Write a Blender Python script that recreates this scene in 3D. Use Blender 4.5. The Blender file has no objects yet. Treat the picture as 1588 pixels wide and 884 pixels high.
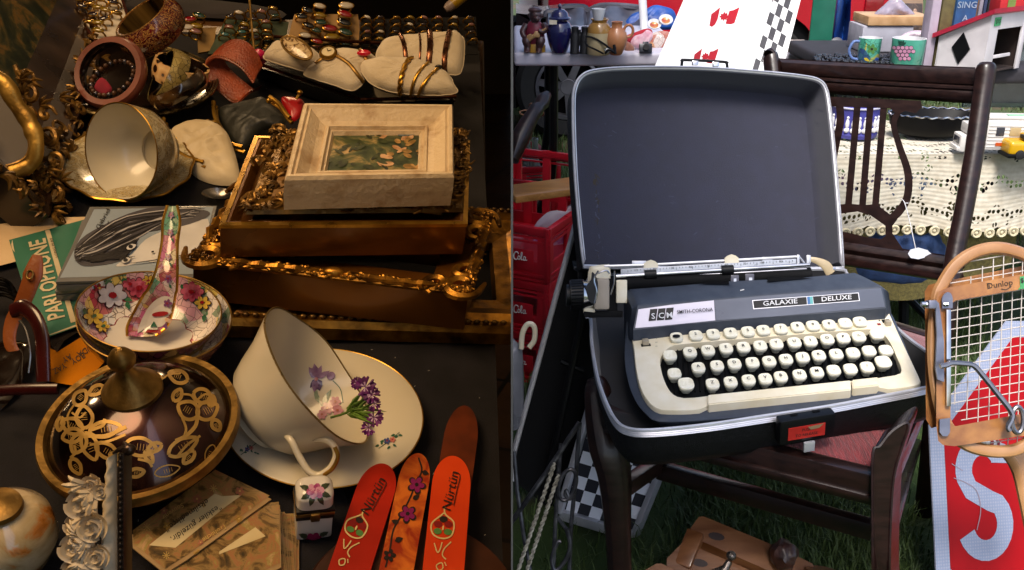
import bpy, bmesh, math, random
from math import sin, cos, pi, radians as R, sqrt, atan2
from mathutils import Vector as V, Matrix, noise
from mathutils.bvhtree import BVHTree
random.seed(7)
D = bpy.data
scene = bpy.context.scene
COL = scene.collection
# ---------------------------------------------------------------- camera, sky, sun, exposure
FPX, PITCH, CAMH = 1500.0, 22.0, 1.15
cam = D.objects.new('camera', D.cameras.new('camera')); COL.objects.link(cam)
cam.data.sensor_width = 36; cam.data.lens = FPX/1588*36
cam.data.clip_start = .05; cam.data.clip_end = 400
CAM = Matrix.Translation((0, 0, CAMH)) @ Matrix.Rotation(R(90-PITCH), 4, 'X')
cam.matrix_world = CAM
scene.camera = cam
world = D.worlds.new('World'); scene.world = world; world.use_nodes = True
wn = world.node_tree
sky = wn.nodes.new('ShaderNodeTexSky'); sky.sky_type = 'NISHITA'; sky.sun_disc = False
SUN_EL, SUN_AZ = 58, 200
sky.sun_elevation = R(SUN_EL); sky.sun_rotation = R(SUN_AZ); sky.dust_density = 4; sky.air_density = 1.0
wn.links.new(sky.outputs[0], wn.nodes['Background'].inputs[0])
wn.nodes['Background'].inputs[1].default_value = 0.15
sl = D.lights.new('sun', 'SUN'); sl.energy = 2.4; sl.angle = R(14); sl.color = (1, .965, .93)
so = D.objects.new('sun', sl); COL.objects.link(so)
sd = V((sin(R(SUN_AZ))*cos(R(SUN_EL)), cos(R(SUN_AZ))*cos(R(SUN_EL)), sin(R(SUN_EL))))
so.rotation_euler = sd.to_track_quat('Z', 'Y').to_euler()
scene.view_settings.view_transform = 'Standard'; scene.view_settings.look = 'None'
scene.view_settings.exposure = 1.05; scene.view_settings.gamma = 1
# the warm lamps of the covered stall
LAMPS = [((-.62, .22, 2.15), 10.5, .8), ((-1.7, 1.3, 2.0), 3.6, .2), ((-.5, 2.2, 2.1), 2.0, .15)]
for p, e, sz in LAMPS:
    l = D.lights.new('stall_lamp', 'AREA'); l.energy = e; l.size = sz; l.color = (1, .66, .34); l.shape = 'DISK'
    o = D.objects.new('stall_lamp_light', l); COL.objects.link(o); o.location = p
    o.rotation_euler = (V(p)-V((-.35, .9, .8))).to_track_quat('Z', 'Y').to_euler()
# ---------------------------------------------------------------- frames
YAW = math.atan(397/FPX)
TH, TP = .53, 38.0
T = CAM @ Matrix.Rotation(YAW, 4, 'Y') @ (Matrix.Translation((0, 0, TH)) @ Matrix.Rotation(R(90-TP), 4, 'X')).inverted()
Ti = T.inverted(); C0 = V((0, 0, CAMH)); C3 = CAM.to_3x3()
def ray(px, py): return (C3 @ V(((px-794)/FPX, -(py-442)/FPX, -1)))          # per unit of depth
def P(px, py, d): return C0 + ray(px, py)*d
def G(px, py, z=0.0):
    r = ray(px, py); return C0 + r*((z-CAMH)/r.z)
def depth(p): return -(CAM.inverted() @ V(p)).z
def L(px, py, z=0.0):                                                        # point on the slanted table, table frame
    o = Ti @ C0; r = Ti.to_3x3() @ ray(px, py); return o + r*((z-o.z)/r.z)
def Ls(px, py, z=0.0): return depth(T @ L(px, py, z))/FPX                   # metres per pixel there
def LT(px, py, z=0.0, rz=0): return T @ Matrix.Translation(L(px, py, z)) @ Matrix.Rotation(R(rz), 4, 'Z')
def cf(px, py, d, *rots):                                                    # pixel-sized frame facing the viewer at a real distance
    m = Matrix.Translation(P(px, py, d)) @ C3.to_4x4()
    for ax, a in rots: m = m @ Matrix.Rotation(R(a), 4, ax)
    return m @ Matrix.Scale(d/FPX, 4)
def cfL(px, py, z=0.0, *rots): return cf(px, py, depth(T @ L(px, py, z)), *rots)
def axisM(pos, ax, s=1.0, xh=None):                                          # z axis along ax
    z = V(ax).normalized(); h = V(xh) if xh else (V((0, 0, 1)) if abs(z.z) < .9 else V((0, 1, 0)))
    x = h.cross(z).normalized() if not xh else (h - z*h.dot(z)).normalized(); y = z.cross(x)
    m = Matrix((x, y, z)).transposed().to_4x4(); m.translation = pos
    return m @ Matrix.Scale(s, 4)
def vdir(a, b, c): return (C3 @ V((a, b, c))).normalized()                   # right, up, toward the viewer
I4 = Matrix()
# ---------------------------------------------------------------- materials
def lin(h):
    h = h.lstrip('#'); return tuple(((int(h[i:i+2], 16)/255+.055)/1.055)**2.4 if int(h[i:i+2], 16) > 10 else int(h[i:i+2], 16)/255/12.92 for i in (0, 2, 4))+(1,)
def nd(nt, t, **kw):
    n = nt.nodes.new(t)
    for k, v in kw.items():
        if k.startswith('i_'):
            n.inputs[k[2:].replace('_', ' ')].default_value = v
        else: setattr(n, k, v)
    return n
MC = {}
def mat(name, c='#808080', c2=None, sc=30, rough=.5, metal=0, bump=0, bsc=None, coat=0, sheen=0, trans=0, stretch=None, lo=.35, hi=.65, rv=.12, emit=0, detail=5, dist=0, alpha=1, spec=.5, c3=None):
    if name in MC: return MC[name]
    m = D.materials.new(name); m.use_nodes = True; nt = m.node_tree; b = nt.nodes['Principled BSDF']; lk = nt.links.new
    tc = nd(nt, 'ShaderNodeTexCoord'); mp = nd(nt, 'ShaderNodeMapping'); lk(tc.outputs['Object'], mp.inputs[0])
    if stretch: mp.inputs['Scale'].default_value = stretch
    n = nd(nt, 'ShaderNodeTexNoise', i_Scale=sc, i_Detail=detail, i_Distortion=dist); lk(mp.outputs[0], n.inputs['Vector'])
    rp = nd(nt, 'ShaderNodeValToRGB'); e = rp.color_ramp.elements
    c = lin(c) if isinstance(c, str) else c
    if c2 is None: c2 = tuple(x*.82 for x in c[:3])+(1,)
    elif isinstance(c2, str): c2 = lin(c2)
    e[0].position = lo; e[0].color = c2; e[1].position = hi; e[1].color = c
    if c3: q = e.new((lo+hi)/2); q.color = lin(c3)
    lk(n.outputs[0], rp.inputs[0]); lk(rp.outputs[0], b.inputs['Base Color'])
    mr = nd(nt, 'ShaderNodeMapRange'); mr.inputs[3].default_value = max(.02, rough-rv); mr.inputs[4].default_value = min(1, rough+rv)
    lk(n.outputs[0], mr.inputs[0]); lk(mr.outputs[0], b.inputs['Roughness'])
    b.inputs['Metallic'].default_value = metal; b.inputs['Coat Weight'].default_value = coat; b.inputs['Coat Roughness'].default_value = .06
    b.inputs['Sheen Weight'].default_value = sheen; b.inputs['Transmission Weight'].default_value = trans; b.inputs['Specular IOR Level'].default_value = spec
    b.inputs['Alpha'].default_value = alpha
    if bump:
        n2 = nd(nt, 'ShaderNodeTexNoise', i_Scale=bsc or sc*4, i_Detail=6); lk(mp.outputs[0], n2.inputs['Vector'])
        bp = nd(nt, 'ShaderNodeBump', i_Strength=bump, i_Distance=.002); lk(n2.outputs[0], bp.inputs['Height']); lk(bp.outputs[0], b.inputs['Normal'])
    MC[name] = m; return m
def parts_of(m): nt = m.node_tree; return nt, nt.nodes['Principled BSDF'], nt.links.new
def ramp(nt, stops, const=False):
    rp = nd(nt, 'ShaderNodeValToRGB'); e = rp.color_ramp.elements
    if const: rp.color_ramp.interpolation = 'CONSTANT'
    for i, (p, c) in enumerate(stops):
        q = e[i] if i < 2 else e.new(p)
        q.position = p; q.color = lin(c) if isinstance(c, str) else c
    return rp
def woodm(name, c, c2, sc=6, rough=.35, axis='X', coat=0, bump=.15, rings=14):
    if name in MC: return MC[name]
    st = {'X': (.12, 1, 1), 'Y': (1, .12, 1), 'Z': (1, 1, .12)}[axis]
    m = mat(name, c, c2, sc=sc*rings, rough=rough, coat=coat, stretch=st, bump=bump, lo=.3, hi=.7, dist=.6); return m
def floralm(name, scale=55, base='#e8e0d8', cols=('#b8304a', '#d8a0b0', '#e0c860', '#3f7a58', '#d8dce0', '#7f4a80', '#e0d8d0'), line='#3a2410', rough=.2, gold=.4):
    m = mat(name, base, rough=rough, coat=.5); nt, b, lk = parts_of(m)
    tc = nd(nt, 'ShaderNodeTexCoord')
    wp = nd(nt, 'ShaderNodeTexNoise', i_Scale=scale*.5); lk(tc.outputs['Object'], wp.inputs[0])
    va = nd(nt, 'ShaderNodeVectorMath', operation='MULTIPLY_ADD'); lk(wp.outputs['Color'], va.inputs[0]); va.inputs[1].default_value = (.012,)*3; lk(tc.outputs['Object'], va.inputs[2])
    v = nd(nt, 'ShaderNodeTexVoronoi', i_Scale=scale); lk(va.outputs[0], v.inputs['Vector'])
    v2 = nd(nt, 'ShaderNodeTexVoronoi', i_Scale=scale*2.7); lk(va.outputs[0], v2.inputs['Vector'])
    ve = nd(nt, 'ShaderNodeTexVoronoi', feature='DISTANCE_TO_EDGE', i_Scale=scale*2.7); lk(va.outputs[0], ve.inputs['Vector'])
    rp = ramp(nt, [(i/len(cols), c) for i, c in enumerate(cols)], True)
    sp = nd(nt, 'ShaderNodeSeparateColor'); lk(v.outputs['Color'], sp.inputs[0]); lk(sp.outputs[0], rp.inputs[0])
    sp2 = nd(nt, 'ShaderNodeSeparateColor'); lk(v2.outputs['Color'], sp2.inputs[0])
    mx = nd(nt, 'ShaderNodeMix', data_type='RGBA'); mx.inputs['B'].default_value = lin(base)
    g = nd(nt, 'ShaderNodeMath', operation='MULTIPLY'); lk(sp2.outputs[0], g.inputs[0]); g.inputs[1].default_value = .35
    lk(g.outputs[0], mx.inputs['Factor']); lk(rp.outputs[0], mx.inputs['A'])
    er = ramp(nt, [(.0, (1, 1, 1, 1)), (.045, (0, 0, 0, 1))]); lk(ve.outputs['Distance'], er.inputs[0])
    m2 = nd(nt, 'ShaderNodeMix', data_type='RGBA'); m2.inputs['B'].default_value = lin(line); lk(er.outputs[0], m2.inputs['Factor']); lk(mx.outputs['Result'], m2.inputs['A'])
    lk(m2.outputs['Result'], b.inputs['Base Color']); return m
def paintm(name, stops, scale=14, dist=1.5, rough=.35, stretch=(1, 1, 1), coat=.2):
    m = mat(name, '#888888', rough=rough, coat=coat); nt, b, lk = parts_of(m)
    tc = nd(nt, 'ShaderNodeTexCoord'); mp = nd(nt, 'ShaderNodeMapping'); mp.inputs['Scale'].default_value = stretch; lk(tc.outputs['Object'], mp.inputs[0])
    n = nd(nt, 'ShaderNodeTexNoise', i_Scale=scale, i_Detail=8, i_Roughness=.62, i_Distortion=dist); lk(mp.outputs[0], n.inputs['Vector'])
    rp = ramp(nt, stops); lk(n.outputs[0], rp.inputs[0]); lk(rp.outputs[0], b.inputs['Base Color']); return m
def emis(name, c, s):
    m = D.materials.new(name); m.use_nodes = True; b = m.node_tree.nodes['Principled BSDF']
    b.inputs['Emission Color'].default_value = lin(c); b.inputs['Emission Strength'].default_value = s; b.inputs['Base Color'].default_value = lin(c); return m
# ---------------------------------------------------------------- mesh builder
def cr(pts, n=6, closed=False):                                              # smooth curve through points
    pts = [V(p) for p in pts]; N = len(pts); out = []
    rng = range(N if closed else N-1)
    for i in rng:
        p0 = pts[(i-1) % N] if closed or i > 0 else pts[0]*2-pts[1]
        p1, p2 = pts[i], pts[(i+1) % N]
        p3 = pts[(i+2) % N] if closed or i+2 < N else pts[-1]*2-pts[-2]
        for k in range(n):
            t = k/n
            out.append(.5*((2*p1)+(p2-p0)*t+(2*p0-5*p1+4*p2-p3)*t*t+(3*p1-p0-3*p2+p3)*t**3))
    if not closed: out.append(pts[-1])
    return out
TXC = {}
def textmesh(s, bold=0, ext=0.0):
    k = (s, bold, ext)
    if k in TXC: return TXC[k]
    c = D.curves.new('t', 'FONT'); c.body = s; c.align_x = 'CENTER'; c.align_y = 'CENTER'; c.offset = bold; c.resolution_u = 2; c.extrude = ext
    o = D.objects.new('t', c); COL.objects.link(o); bpy.context.view_layer.update()
    me = o.evaluated_get(bpy.context.evaluated_depsgraph_get()).to_mesh()
    r = ([V(v.co) for v in me.vertices], [tuple(p.vertices) for p in me.polygons])
    D.objects.remove(o); D.curves.remove(c); TXC[k] = r; return r
class MB:
    def __init__(s, m=None): s.v = []; s.f = []; s.fm = []; s.fs = []; s.mats = []; s.c = 0; s.X = I4; (s.m(m) if m else None)
    def m(s, m):
        if m not in s.mats: s.mats.append(m)
        s.c = s.mats.index(m); return s
    def add(s, vs, fs, sm=True):
        b = len(s.v); s.v += [s.X @ V(v) for v in vs]
        for f in fs: s.f.append(tuple(b+i for i in f)); s.fm.append(s.c); s.fs.append(sm)
        return s
    def box(s, c, d, bev=0, M=I4, seg=2):
        bm = bmesh.new(); bmesh.ops.create_cube(bm, size=1)
        bmesh.ops.scale(bm, vec=d, verts=bm.verts)
        if bev: bmesh.ops.bevel(bm, geom=list(bm.edges), offset=min(bev, min(d)*.49), segments=seg, profile=.6, affect='EDGES')
        mm = M @ Matrix.Translation(c)
        s.add([mm @ v.co for v in bm.verts], [[v.index for v in f.verts] for f in bm.faces], bool(bev)) if not bm.verts.index_update() else 0
        bm.free(); return s
    def tube(s, pts, r, n=8, closed=False, cap=True, flat=1.0, up=None):
        pts = [V(p) for p in pts]; N = len(pts); rr = r if hasattr(r, '__len__') else [r]*N
        if len(rr) != N: rr = [rr[int(q)]+(rr[min(int(q)+1, len(rr)-1)]-rr[int(q)])*(q-int(q)) for q in [i*(len(rr)-1)/max(1, N-1) for i in range(N)]]
        vs = []; fs = []; pn = None
        for i, p in enumerate(pts):
            t = (pts[(i+1) % N]-pts[i-1]) if closed else (pts[min(i+1, N-1)]-pts[max(i-1, 0)])
            if t.length < 1e-9: t = V((0, 0, 1))
            t.normalize()
            if pn is None:
                h = V(up) if up else (V((0, 0, 1)) if abs(t.z) < .9 else V((1, 0, 0)))
                pn = (h-t*h.dot(t)).normalized()
            else: pn = (pn-t*pn.dot(t)).normalized()
            bb = t.cross(pn)
            for k in range(n):
                a = 2*pi*k/n; vs.append(p+(pn*cos(a)*flat+bb*sin(a))*rr[i])
        for i in range(N if closed else N-1):
            j = (i+1) % N
            for k in range(n): l = (k+1) % n; fs.append((i*n+k, i*n+l, j*n+l, j*n+k))
        if cap and not closed: fs.append(tuple(range(n-1, -1, -1))); fs.append(tuple((N-1)*n+k for k in range(n)))
        return s.add(vs, fs)
    def lathe(s, prof, n=48, M=I4, a0=0, a1=2*pi, fn=None):
        full = abs(a1-a0-2*pi) < 1e-6; vs = []; fs = []; K = len(prof); nn = n if full else n+1
        for i in range(nn):
            a = a0+(a1-a0)*i/n
            for r, z in prof:
                if fn: r, z = fn(a, r, z)
                vs.append(M @ V((r*cos(a), r*sin(a), z)))
        for i in range(n):
            j = (i+1) % nn
            for k in range(K-1):
                q = (i*K+k, j*K+k, j*K+k+1, i*K+k+1)
                fs.append(q)
        return s.add(vs, fs)
    def prism(s, poly, z0, z1, M=I4, sm=False):
        n = len(poly); a = sum(poly[i][0]*poly[(i+1) % n][1]-poly[(i+1) % n][0]*poly[i][1] for i in range(n))
        if a < 0: poly = poly[::-1]
        vs = [M @ V((x[0], x[1], z0)) for x in poly]+[M @ V((x[0], x[1], z1)) for x in poly]
        fs = [tuple(range(n-1, -1, -1)), tuple(range(n, 2*n))]+[(i, (i+1) % n, n+(i+1) % n, n+i) for i in range(n)]
        return s.add(vs, fs, sm)
    def slab(s, q0, q1):                                                     # two matching point loops
        n = len(q0); return s.add(list(q0)+list(q1), [tuple(range(n-1, -1, -1)), tuple(range(n, 2*n))]+[(i, (i+1) % n, n+(i+1) % n, n+i) for i in range(n)], False)
    def poly(s, pts, sm=False): return s.add(pts, [tuple(range(len(pts)))], sm)
    def grid(s, fn, nu, nv, wu=False, wv=False, sm=True):
        a = nu if wu else nu+1; b = nv if wv else nv+1
        vs = [fn(i/nu, j/nv) for i in range(a) for j in range(b)]
        fs = [(i*b+j, ((i+1) % a)*b+j, ((i+1) % a)*b+(j+1) % b, i*b+(j+1) % b) for i in range(nu) for j in range(nv)]
        return s.add(vs, fs, sm)
    def ball(s, c, r, n=12, M=I4, nz=0, nsc=1):
        r = r if hasattr(r, '__len__') else (r, r, r); c = V(c)
        def fn(u, v):
            a = 2*pi*u; b = pi*v-pi/2; d = V((cos(a)*cos(b), sin(a)*cos(b), sin(b)))
            k = 1+(nz*noise.noise(d*nsc+c*3.1) if nz else 0)
            return M @ (c+V((d.x*r[0], d.y*r[1], d.z*r[2]))*k)
        return s.grid(fn, n, max(6, n//2), wu=True)
    def ringbox(s, w, d, prof, M=I4, z=0):                                   # mitred frame: profile of (inset, height)
        K = len(prof); vs = []; fs = []
        for sx, sy in ((-1, -1), (1, -1), (1, 1), (-1, 1)):
            for ins, h in prof: vs.append(M @ V((sx*(w/2-ins), sy*(d/2-ins), z+h)))
        for c in range(4):
            e = (c+1) % 4
            for k in range(K-1): fs.append((c*K+k, e*K+k, e*K+k+1, c*K+k+1))
        return s.add(vs, fs, False)
    def puff(s, outline, h, h2=None, folds=0, fsc=.03, rings=9, M=I4, seed=0, pw=.5, sm=4, rip=0, ripn=22):
        o = cr([V((p[0], p[1], 0)) for p in outline], sm, True) if sm else [V((p[0], p[1], 0)) for p in outline]
        n = len(o); c = sum(o, V())/n; h2 = h if h2 is None else h2
        for sg, hh in ((1, h), (-1, h2)):
            vs = []; fs = []
            for k in range(rings+1):
                t = 1-k/rings
                for p in o:
                    q = c+(p-c)*t; z = hh*(1-t*t)**pw if t < 1 else 0
                    f = folds*(noise.noise(V((q.x*fsc, q.y*fsc, seed)))+.7*noise.noise(V(((q.x+q.y)*fsc*.5, (q.y-q.x)*fsc*2.2, seed+5))))*(1-t**6)+(rip*sin(atan2(p.y-c.y, p.x-c.x)*ripn+4*noise.noise(p*.05))*t**1.5*(1-t)*2.2 if rip else 0)
                    vs.append(M @ V((q.x, q.y, sg*(z+(f if sg > 0 else 0)))))
            for k in range(rings):
                for i in range(n):
                    j = (i+1) % n; q = (k*n+i, k*n+j, (k+1)*n+j, (k+1)*n+i); fs.append(q if sg > 0 else q[::-1])
            s.add(vs, fs)
        return s
    def text(s, t, M, size=1, bold=0, sx=1, ext=0): 
        vs, fs = textmesh(t, bold, ext); return s.add([M @ V((v.x*size*sx, v.y*size, v.z*size)) for v in vs], fs, False)
    def build(s, name, parent=None, F=None, label=None, cat=None, group=None, kind=None, at=None):
        F = F if F is not None else (WF.get(parent, WM[parent]) if parent else I4)
        W = [F @ v for v in s.v]
        lo = V([min(w[i] for w in W) for i in range(3)]); hi = V([max(w[i] for w in W) for i in range(3)])
        if parent: PM = WM[parent]; base = PM @ ((PM.inverted() @ ((lo+hi)/2))); O = PM.copy(); O.translation = (lo+hi)/2
        elif at is not None: O = at
        else: O = Matrix.Translation(((lo.x+hi.x)/2, (lo.y+hi.y)/2, lo.z))
        Oi = O.inverted(); me = D.meshes.new(name)
        me.from_pydata([Oi @ w for w in W], [], s.f)
        for m in s.mats: me.materials.append(m)
        me.polygons.foreach_set('material_index', s.fm); me.polygons.foreach_set('use_smooth', s.fs); 
        bm = bmesh.new(); bm.from_mesh(me); bmesh.ops.remove_doubles(bm, verts=bm.verts, dist=1e-6)
        bmesh.ops.recalc_face_normals(bm, faces=bm.faces)
        for e in bm.edges:
            if len(e.link_faces) == 2 and e.calc_face_angle(0) > R(38): e.smooth = False
        bm.to_mesh(me); bm.free(); me.update()
        o = D.objects.new(name, me); COL.objects.link(o)
        if parent: o.parent = parent; o.matrix_basis = WM[parent].inverted() @ O
        else: o.matrix_basis = O
        WM[o] = O; SIDEOF[o] = SIDE[0]; tag(o, label, cat, group, kind); return o
WM = {}; WF = {}; SIDE = [-1]; SIDEOF = {}
def tag(o, label=None, cat=None, group=None, kind=None):
    for k, v in (('label', label), ('category', cat), ('group', group), ('kind', kind)):
        if v: o[k] = v
def thing(name, label, cat, M, group=None):
    o = D.objects.new(name, None); COL.objects.link(o); o.empty_display_size = .02
    M0 = M.copy()
    loc, rot, sc = M.decompose(); M = Matrix.LocRotScale(loc, rot, None)
    o.matrix_basis = M; WM[o] = M; tag(o, label, cat, group); SIDEOF[o] = SIDE[0]
    if all(abs(M0.col[i].to_3d().length-1) < .002 for i in range(3)): WF[o] = M0
    return o
def dup(root, M, label=None, group=None):
    r = root.copy(); COL.objects.link(r); loc, rot, sc = M.decompose(); M = Matrix.LocRotScale(loc, rot, None); r.matrix_basis = M; WM[r] = M
    if label: r['label'] = label
    if group: r['group'] = group
    for ch in root.children:
        c = ch.copy(); COL.objects.link(c); c.parent = r; WM[c] = M @ ch.matrix_basis
        for g in ch.children:
            d = g.copy(); COL.objects.link(d); d.parent = c; WM[d] = WM[c] @ g.matrix_basis
    return r
class Decal:                                                                 # marks that lie on the real surface of a part
    def __init__(s, mb, F=I4, off=.0004):
        s.mb = mb; s.F = F; s.Fi = F.inverted(); s.off = off
        s.t = BVHTree.FromPolygons([F @ v for v in mb.v], mb.f)
    def pt(s, px, py, k=1):
        h, n, i, d = s.t.ray_cast(C0, ray(px, py).normalized())
        if h is None: return None
        if n.dot(ray(px, py)) > 0: n = -n
        return h+n*s.off*k, n
    def put(s, ws, fs): X = s.mb.X; s.mb.X = I4; s.mb.add([s.Fi @ w for w in ws], fs, False); s.mb.X = X
    def stroke(s, pts, w, m, k=1, sm=5, taper=False, closed=False):
        s.mb.m(m); c = cr([V((p[0], p[1], 0)) for p in pts], sm, closed); 
        if closed: c.append(c[0])
        a = []; N = len(c)
        for i, p in enumerate(c):
            t = (c[min(i+1, N-1)]-c[max(i-1, 0)]); t = t.normalized() if t.length > 0 else V((1, 0, 0)); n = V((-t.y, t.x, 0))
            ww = w*(sin(pi*(.08+.84*i/(N-1))) if taper else 1)/2
            q, r = s.pt(*(p+n*ww)[:2], k), s.pt(*(p-n*ww)[:2], k)
            a.append((q[0], r[0]) if q and r else None)
        for i in range(N-1):
            if a[i] and a[i+1] and (a[i][0]-a[i+1][0]).length < .05: s.put([a[i][0], a[i][1], a[i+1][1], a[i+1][0]], [(0, 1, 2, 3)])
    def poly(s, pts, m, k=1, sm=0):
        s.mb.m(m)
        if sm: pts = [(p.x, p.y) for p in cr([V((p[0], p[1], 0)) for p in pts], sm, True)]
        cx = sum(p[0] for p in pts)/len(pts); cy = sum(p[1] for p in pts)/len(pts)
        qs = []
        for t in (0, .34, .67, 1): qs.append([s.pt(cx+(p[0]-cx)*t, cy+(p[1]-cy)*t, k) for p in pts])
        n = len(pts)
        for a in range(3):
            for i in range(n):
                j = (i+1) % n; q = [qs[a][i], qs[a][j], qs[a+1][j], qs[a+1][i]]
                if all(q): s.put([x[0] for x in (q if a else q[1:])], [(0, 1, 2, 3) if a else (0, 1, 2)])
    def ell(s, x, y, a, b, m, rot=0, k=1, n=12):
        c, d = cos(R(rot)), sin(R(rot))
        s.poly([(x+a*cos(2*pi*i/n)*c-b*sin(2*pi*i/n)*d, y+a*cos(2*pi*i/n)*d+b*sin(2*pi*i/n)*c) for i in range(n)], m, k)
    def leaf(s, x, y, l, w, rot, m, k=1): 
        c, d = cos(R(rot)), sin(R(rot))
        s.poly([(x+u*l*c-v*w*d, y+u*l*d+v*w*c) for u, v in ((0, 0), (.3, .5), (.65, .4), (1, 0), (.65, -.4), (.3, -.5))], m, k)
    def text(s, t, x, y, size, rot, m, bold=0, sx=1, k=2, shear=0, ydir=None):
        s.mb.m(m); vs, fs = textmesh(t, bold); c, d = cos(R(rot)), sin(R(rot))
        if ydir is not None: yx, yy = ydir
        else: yx, yy = d, -c
        w = [s.pt(x+v.x*size*sx*c+v.y*size*yx, y+v.x*size*sx*d+v.y*size*yy, k) for v in vs]
        for f in fs:
            if all(w[i] for i in f): s.put([w[i][0] for i in f], [tuple(range(len(f)))])
    def flower(s, x, y, r, m, mc, n=5, rot=0, k=1, sq=1):
        for i in range(n):
            a = rot+360*i/n; s.ell(x+cos(R(a))*r*.6, y+sin(R(a))*r*.6*sq, r*.42, r*.34, m, a, k)
        s.ell(x, y, r*.24, r*.24*sq, mc, 0, k+.6)
def slabquad(mb, q, off, n=14):
    A, B_, C_, E_ = q; g = lambda u, v: A.lerp(B_, u).lerp(E_.lerp(C_, u), v)
    mb.grid(g, n, n, sm=False); mb.grid(lambda u, v: g(u, v)+off, n, n, sm=False)
    for f0, f1 in (((0, 0), (1, 0)), ((1, 0), (1, 1)), ((1, 1), (0, 1)), ((0, 1), (0, 0))):
        mb.grid(lambda u, v: g(f0[0]+(f1[0]-f0[0])*u, f0[1]+(f1[1]-f0[1])*u)+off*v, n, 1, sm=False)
def scroll(mb, c, u, v, w, r0, turns, rad, dirn=1, n=22, a0=0, lift=0):      # spiral ornament in plane (u, v)
    pts = []; rr = []
    for i in range(n):
        t = i/(n-1); a = a0+dirn*turns*2*pi*t; q = r0*(1-.85*t)
        pts.append(V(c)+V(u)*q*cos(a)+V(v)*q*sin(a)+V(w)*(rad*.6+lift*t)); rr.append(rad*(.35+.9*sin(pi*min(1, .15+.85*t))))
    t0 = (pts[0]-pts[1]).normalized(); pts = [pts[0]+t0*r0*.5]+pts; rr = [rad*.5]+rr
    mb.tube(pts, rr, 6)
def relief(mb, w, d, z, band, seed, n, rmin, rmax, tr, out=0.0):           # dense carved scrollwork over a frame border
    rnd = random.Random(seed); per = 2*(w+d)
    for i in range(n):
        t = per*(i+rnd.uniform(-.3, .3))/n; k = rnd.uniform(-.5, .5)*band
        if t < w: c, du, dv = V((-w/2+t, -d/2+band/2-out+k, z)), V((1, 0, 0)), V((0, 1, 0))
        elif t < w+d: c, du, dv = V((w/2-band/2+out+k, -d/2+t-w, z)), V((0, 1, 0)), V((-1, 0, 0))
        elif t < 2*w+d: c, du, dv = V((w/2-(t-w-d), d/2-band/2+out+k, z)), V((-1, 0, 0)), V((0, -1, 0))
        else: c, du, dv = V((-w/2+band/2-out+k, d/2-(t-2*w-d), z)), V((0, -1, 0)), V((1, 0, 0))
        a = rnd.uniform(0, 6.28); r = rnd.uniform(rmin, rmax)
        if rnd.random() < .62: scroll(mb, c, du, dv, V((0, 0, 1)), r, rnd.uniform(.7, 1.3), tr*rnd.uniform(.8, 1.3), rnd.choice((-1, 1)), 16, a, tr)
        else: acanthus(mb, c, du*cos(a)+dv*sin(a), dv*cos(a)-du*sin(a), V((0, 0, 1)), r*1.5, tr*2.4, 4)
def acanthus(mb, c, d, side, w, ln, wd, k=3):                                # small carved leaf
    c, d, side, w = V(c), V(d), V(side), V(w)
    for j in range(-k//2+1, k//2+1):
        a = j*.5; dd = d*cos(a)+side*sin(a)
        p = [c+dd*ln*t*(1-abs(j)*.18)+w*(.35*ln*sin(pi*t*.9)) for t in (0, .3, .6, .85, 1)]
        mb.tube(p, [wd*.3, wd*.55, wd*.5, wd*.3, wd*.08], 5)
# ================================================================ COVERED STALL (left of the steel partition)
m_cloth = mat('black_cotton', '#1a181c', '#111013', sc=40, rough=.9, sheen=.05, spec=.2, bump=.25, bsc=900)
m_gold = mat('gilt', '#a87628', '#44290c', sc=60, rough=.34, metal=.85, bump=.4, bsc=140, lo=.3, hi=.62)
m_goldb = mat('bright_gilt', '#b88c38', '#86621e', sc=60, rough=.3, metal=.9, lo=.3, hi=.6)
m_goldd = mat('old_gilt_leaf', '#86642e', '#382610', sc=45, rough=.36, metal=.7, bump=.6, bsc=120, lo=.32, hi=.6)
m_brass = mat('worn_brass', '#94733c', '#5c461f', sc=70, rough=.42, metal=.85, bump=.3, bsc=160, lo=.3, hi=.6)
m_porc = mat('cream_porcelain', '#cfc7b2', '#c6bca4', sc=9, rough=.25, coat=.28, rv=.04)
m_white = mat('white_porcelain', '#d4d0c8', '#cac4ba', sc=9, rough=.2, coat=.4, rv=.04)
m_black = mat('black_paint', '#141214', sc=20, rough=.4)
m_ink = mat('ink', '#1a1410', rough=.6)
ST = {}
def wallbox(name, a, b, m, **k):
    mb = MB(m); mb.box([(a[i]+b[i])/2 for i in range(3)], [b[i]-a[i] for i in range(3)]); return mb
m_canvas = mat('dark_canvas', '#2a211b', '#1c1612', sc=6, rough=.9, bump=.3, bsc=400)
m_steel = mat('grey_steel_sheet', '#828284', '#707072', sc=5, rough=.5, metal=.3)
tent = thing('light_block_tent', 'added dark brown canvas tent keeping sky light off the antiques stall', 'tent', Matrix.Translation((-1.6, 2.6, 0)))  # added enclosure, mostly unseen, blocks sky light to keep the stall dark
wallbox('', (-3.2, 5.99, 0), (-.004, 6.02, 2.6), m_canvas).build('back_panel', tent, I4)
wallbox('', (-3.23, -1.3, 0), (-3.2, 6.02, 2.6), m_canvas).build('side_panel', tent, I4)
wallbox('', (-3.2, -1.33, 0), (-.004, -1.3, 2.6), m_canvas).build('rear_panel', tent, I4)
wallbox('', (-3.23, -1.33, 2.602), (-.004, 6.02, 2.62), m_canvas).build('roof', tent, I4)
part = MB(m_steel); part.box((0, 3.145, 1.3), (.0006, 5.79, 2.6)); part.box((0, -.67, 1.3), (.0006, 1.26, 2.6))  # added divider; its unseen piece behind the camera cuts daylight leaking in
part.build('partition', label='added thin grey steel sheet dividing the dark antiques stall from the sunlit lawn', cat='partition')
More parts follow.
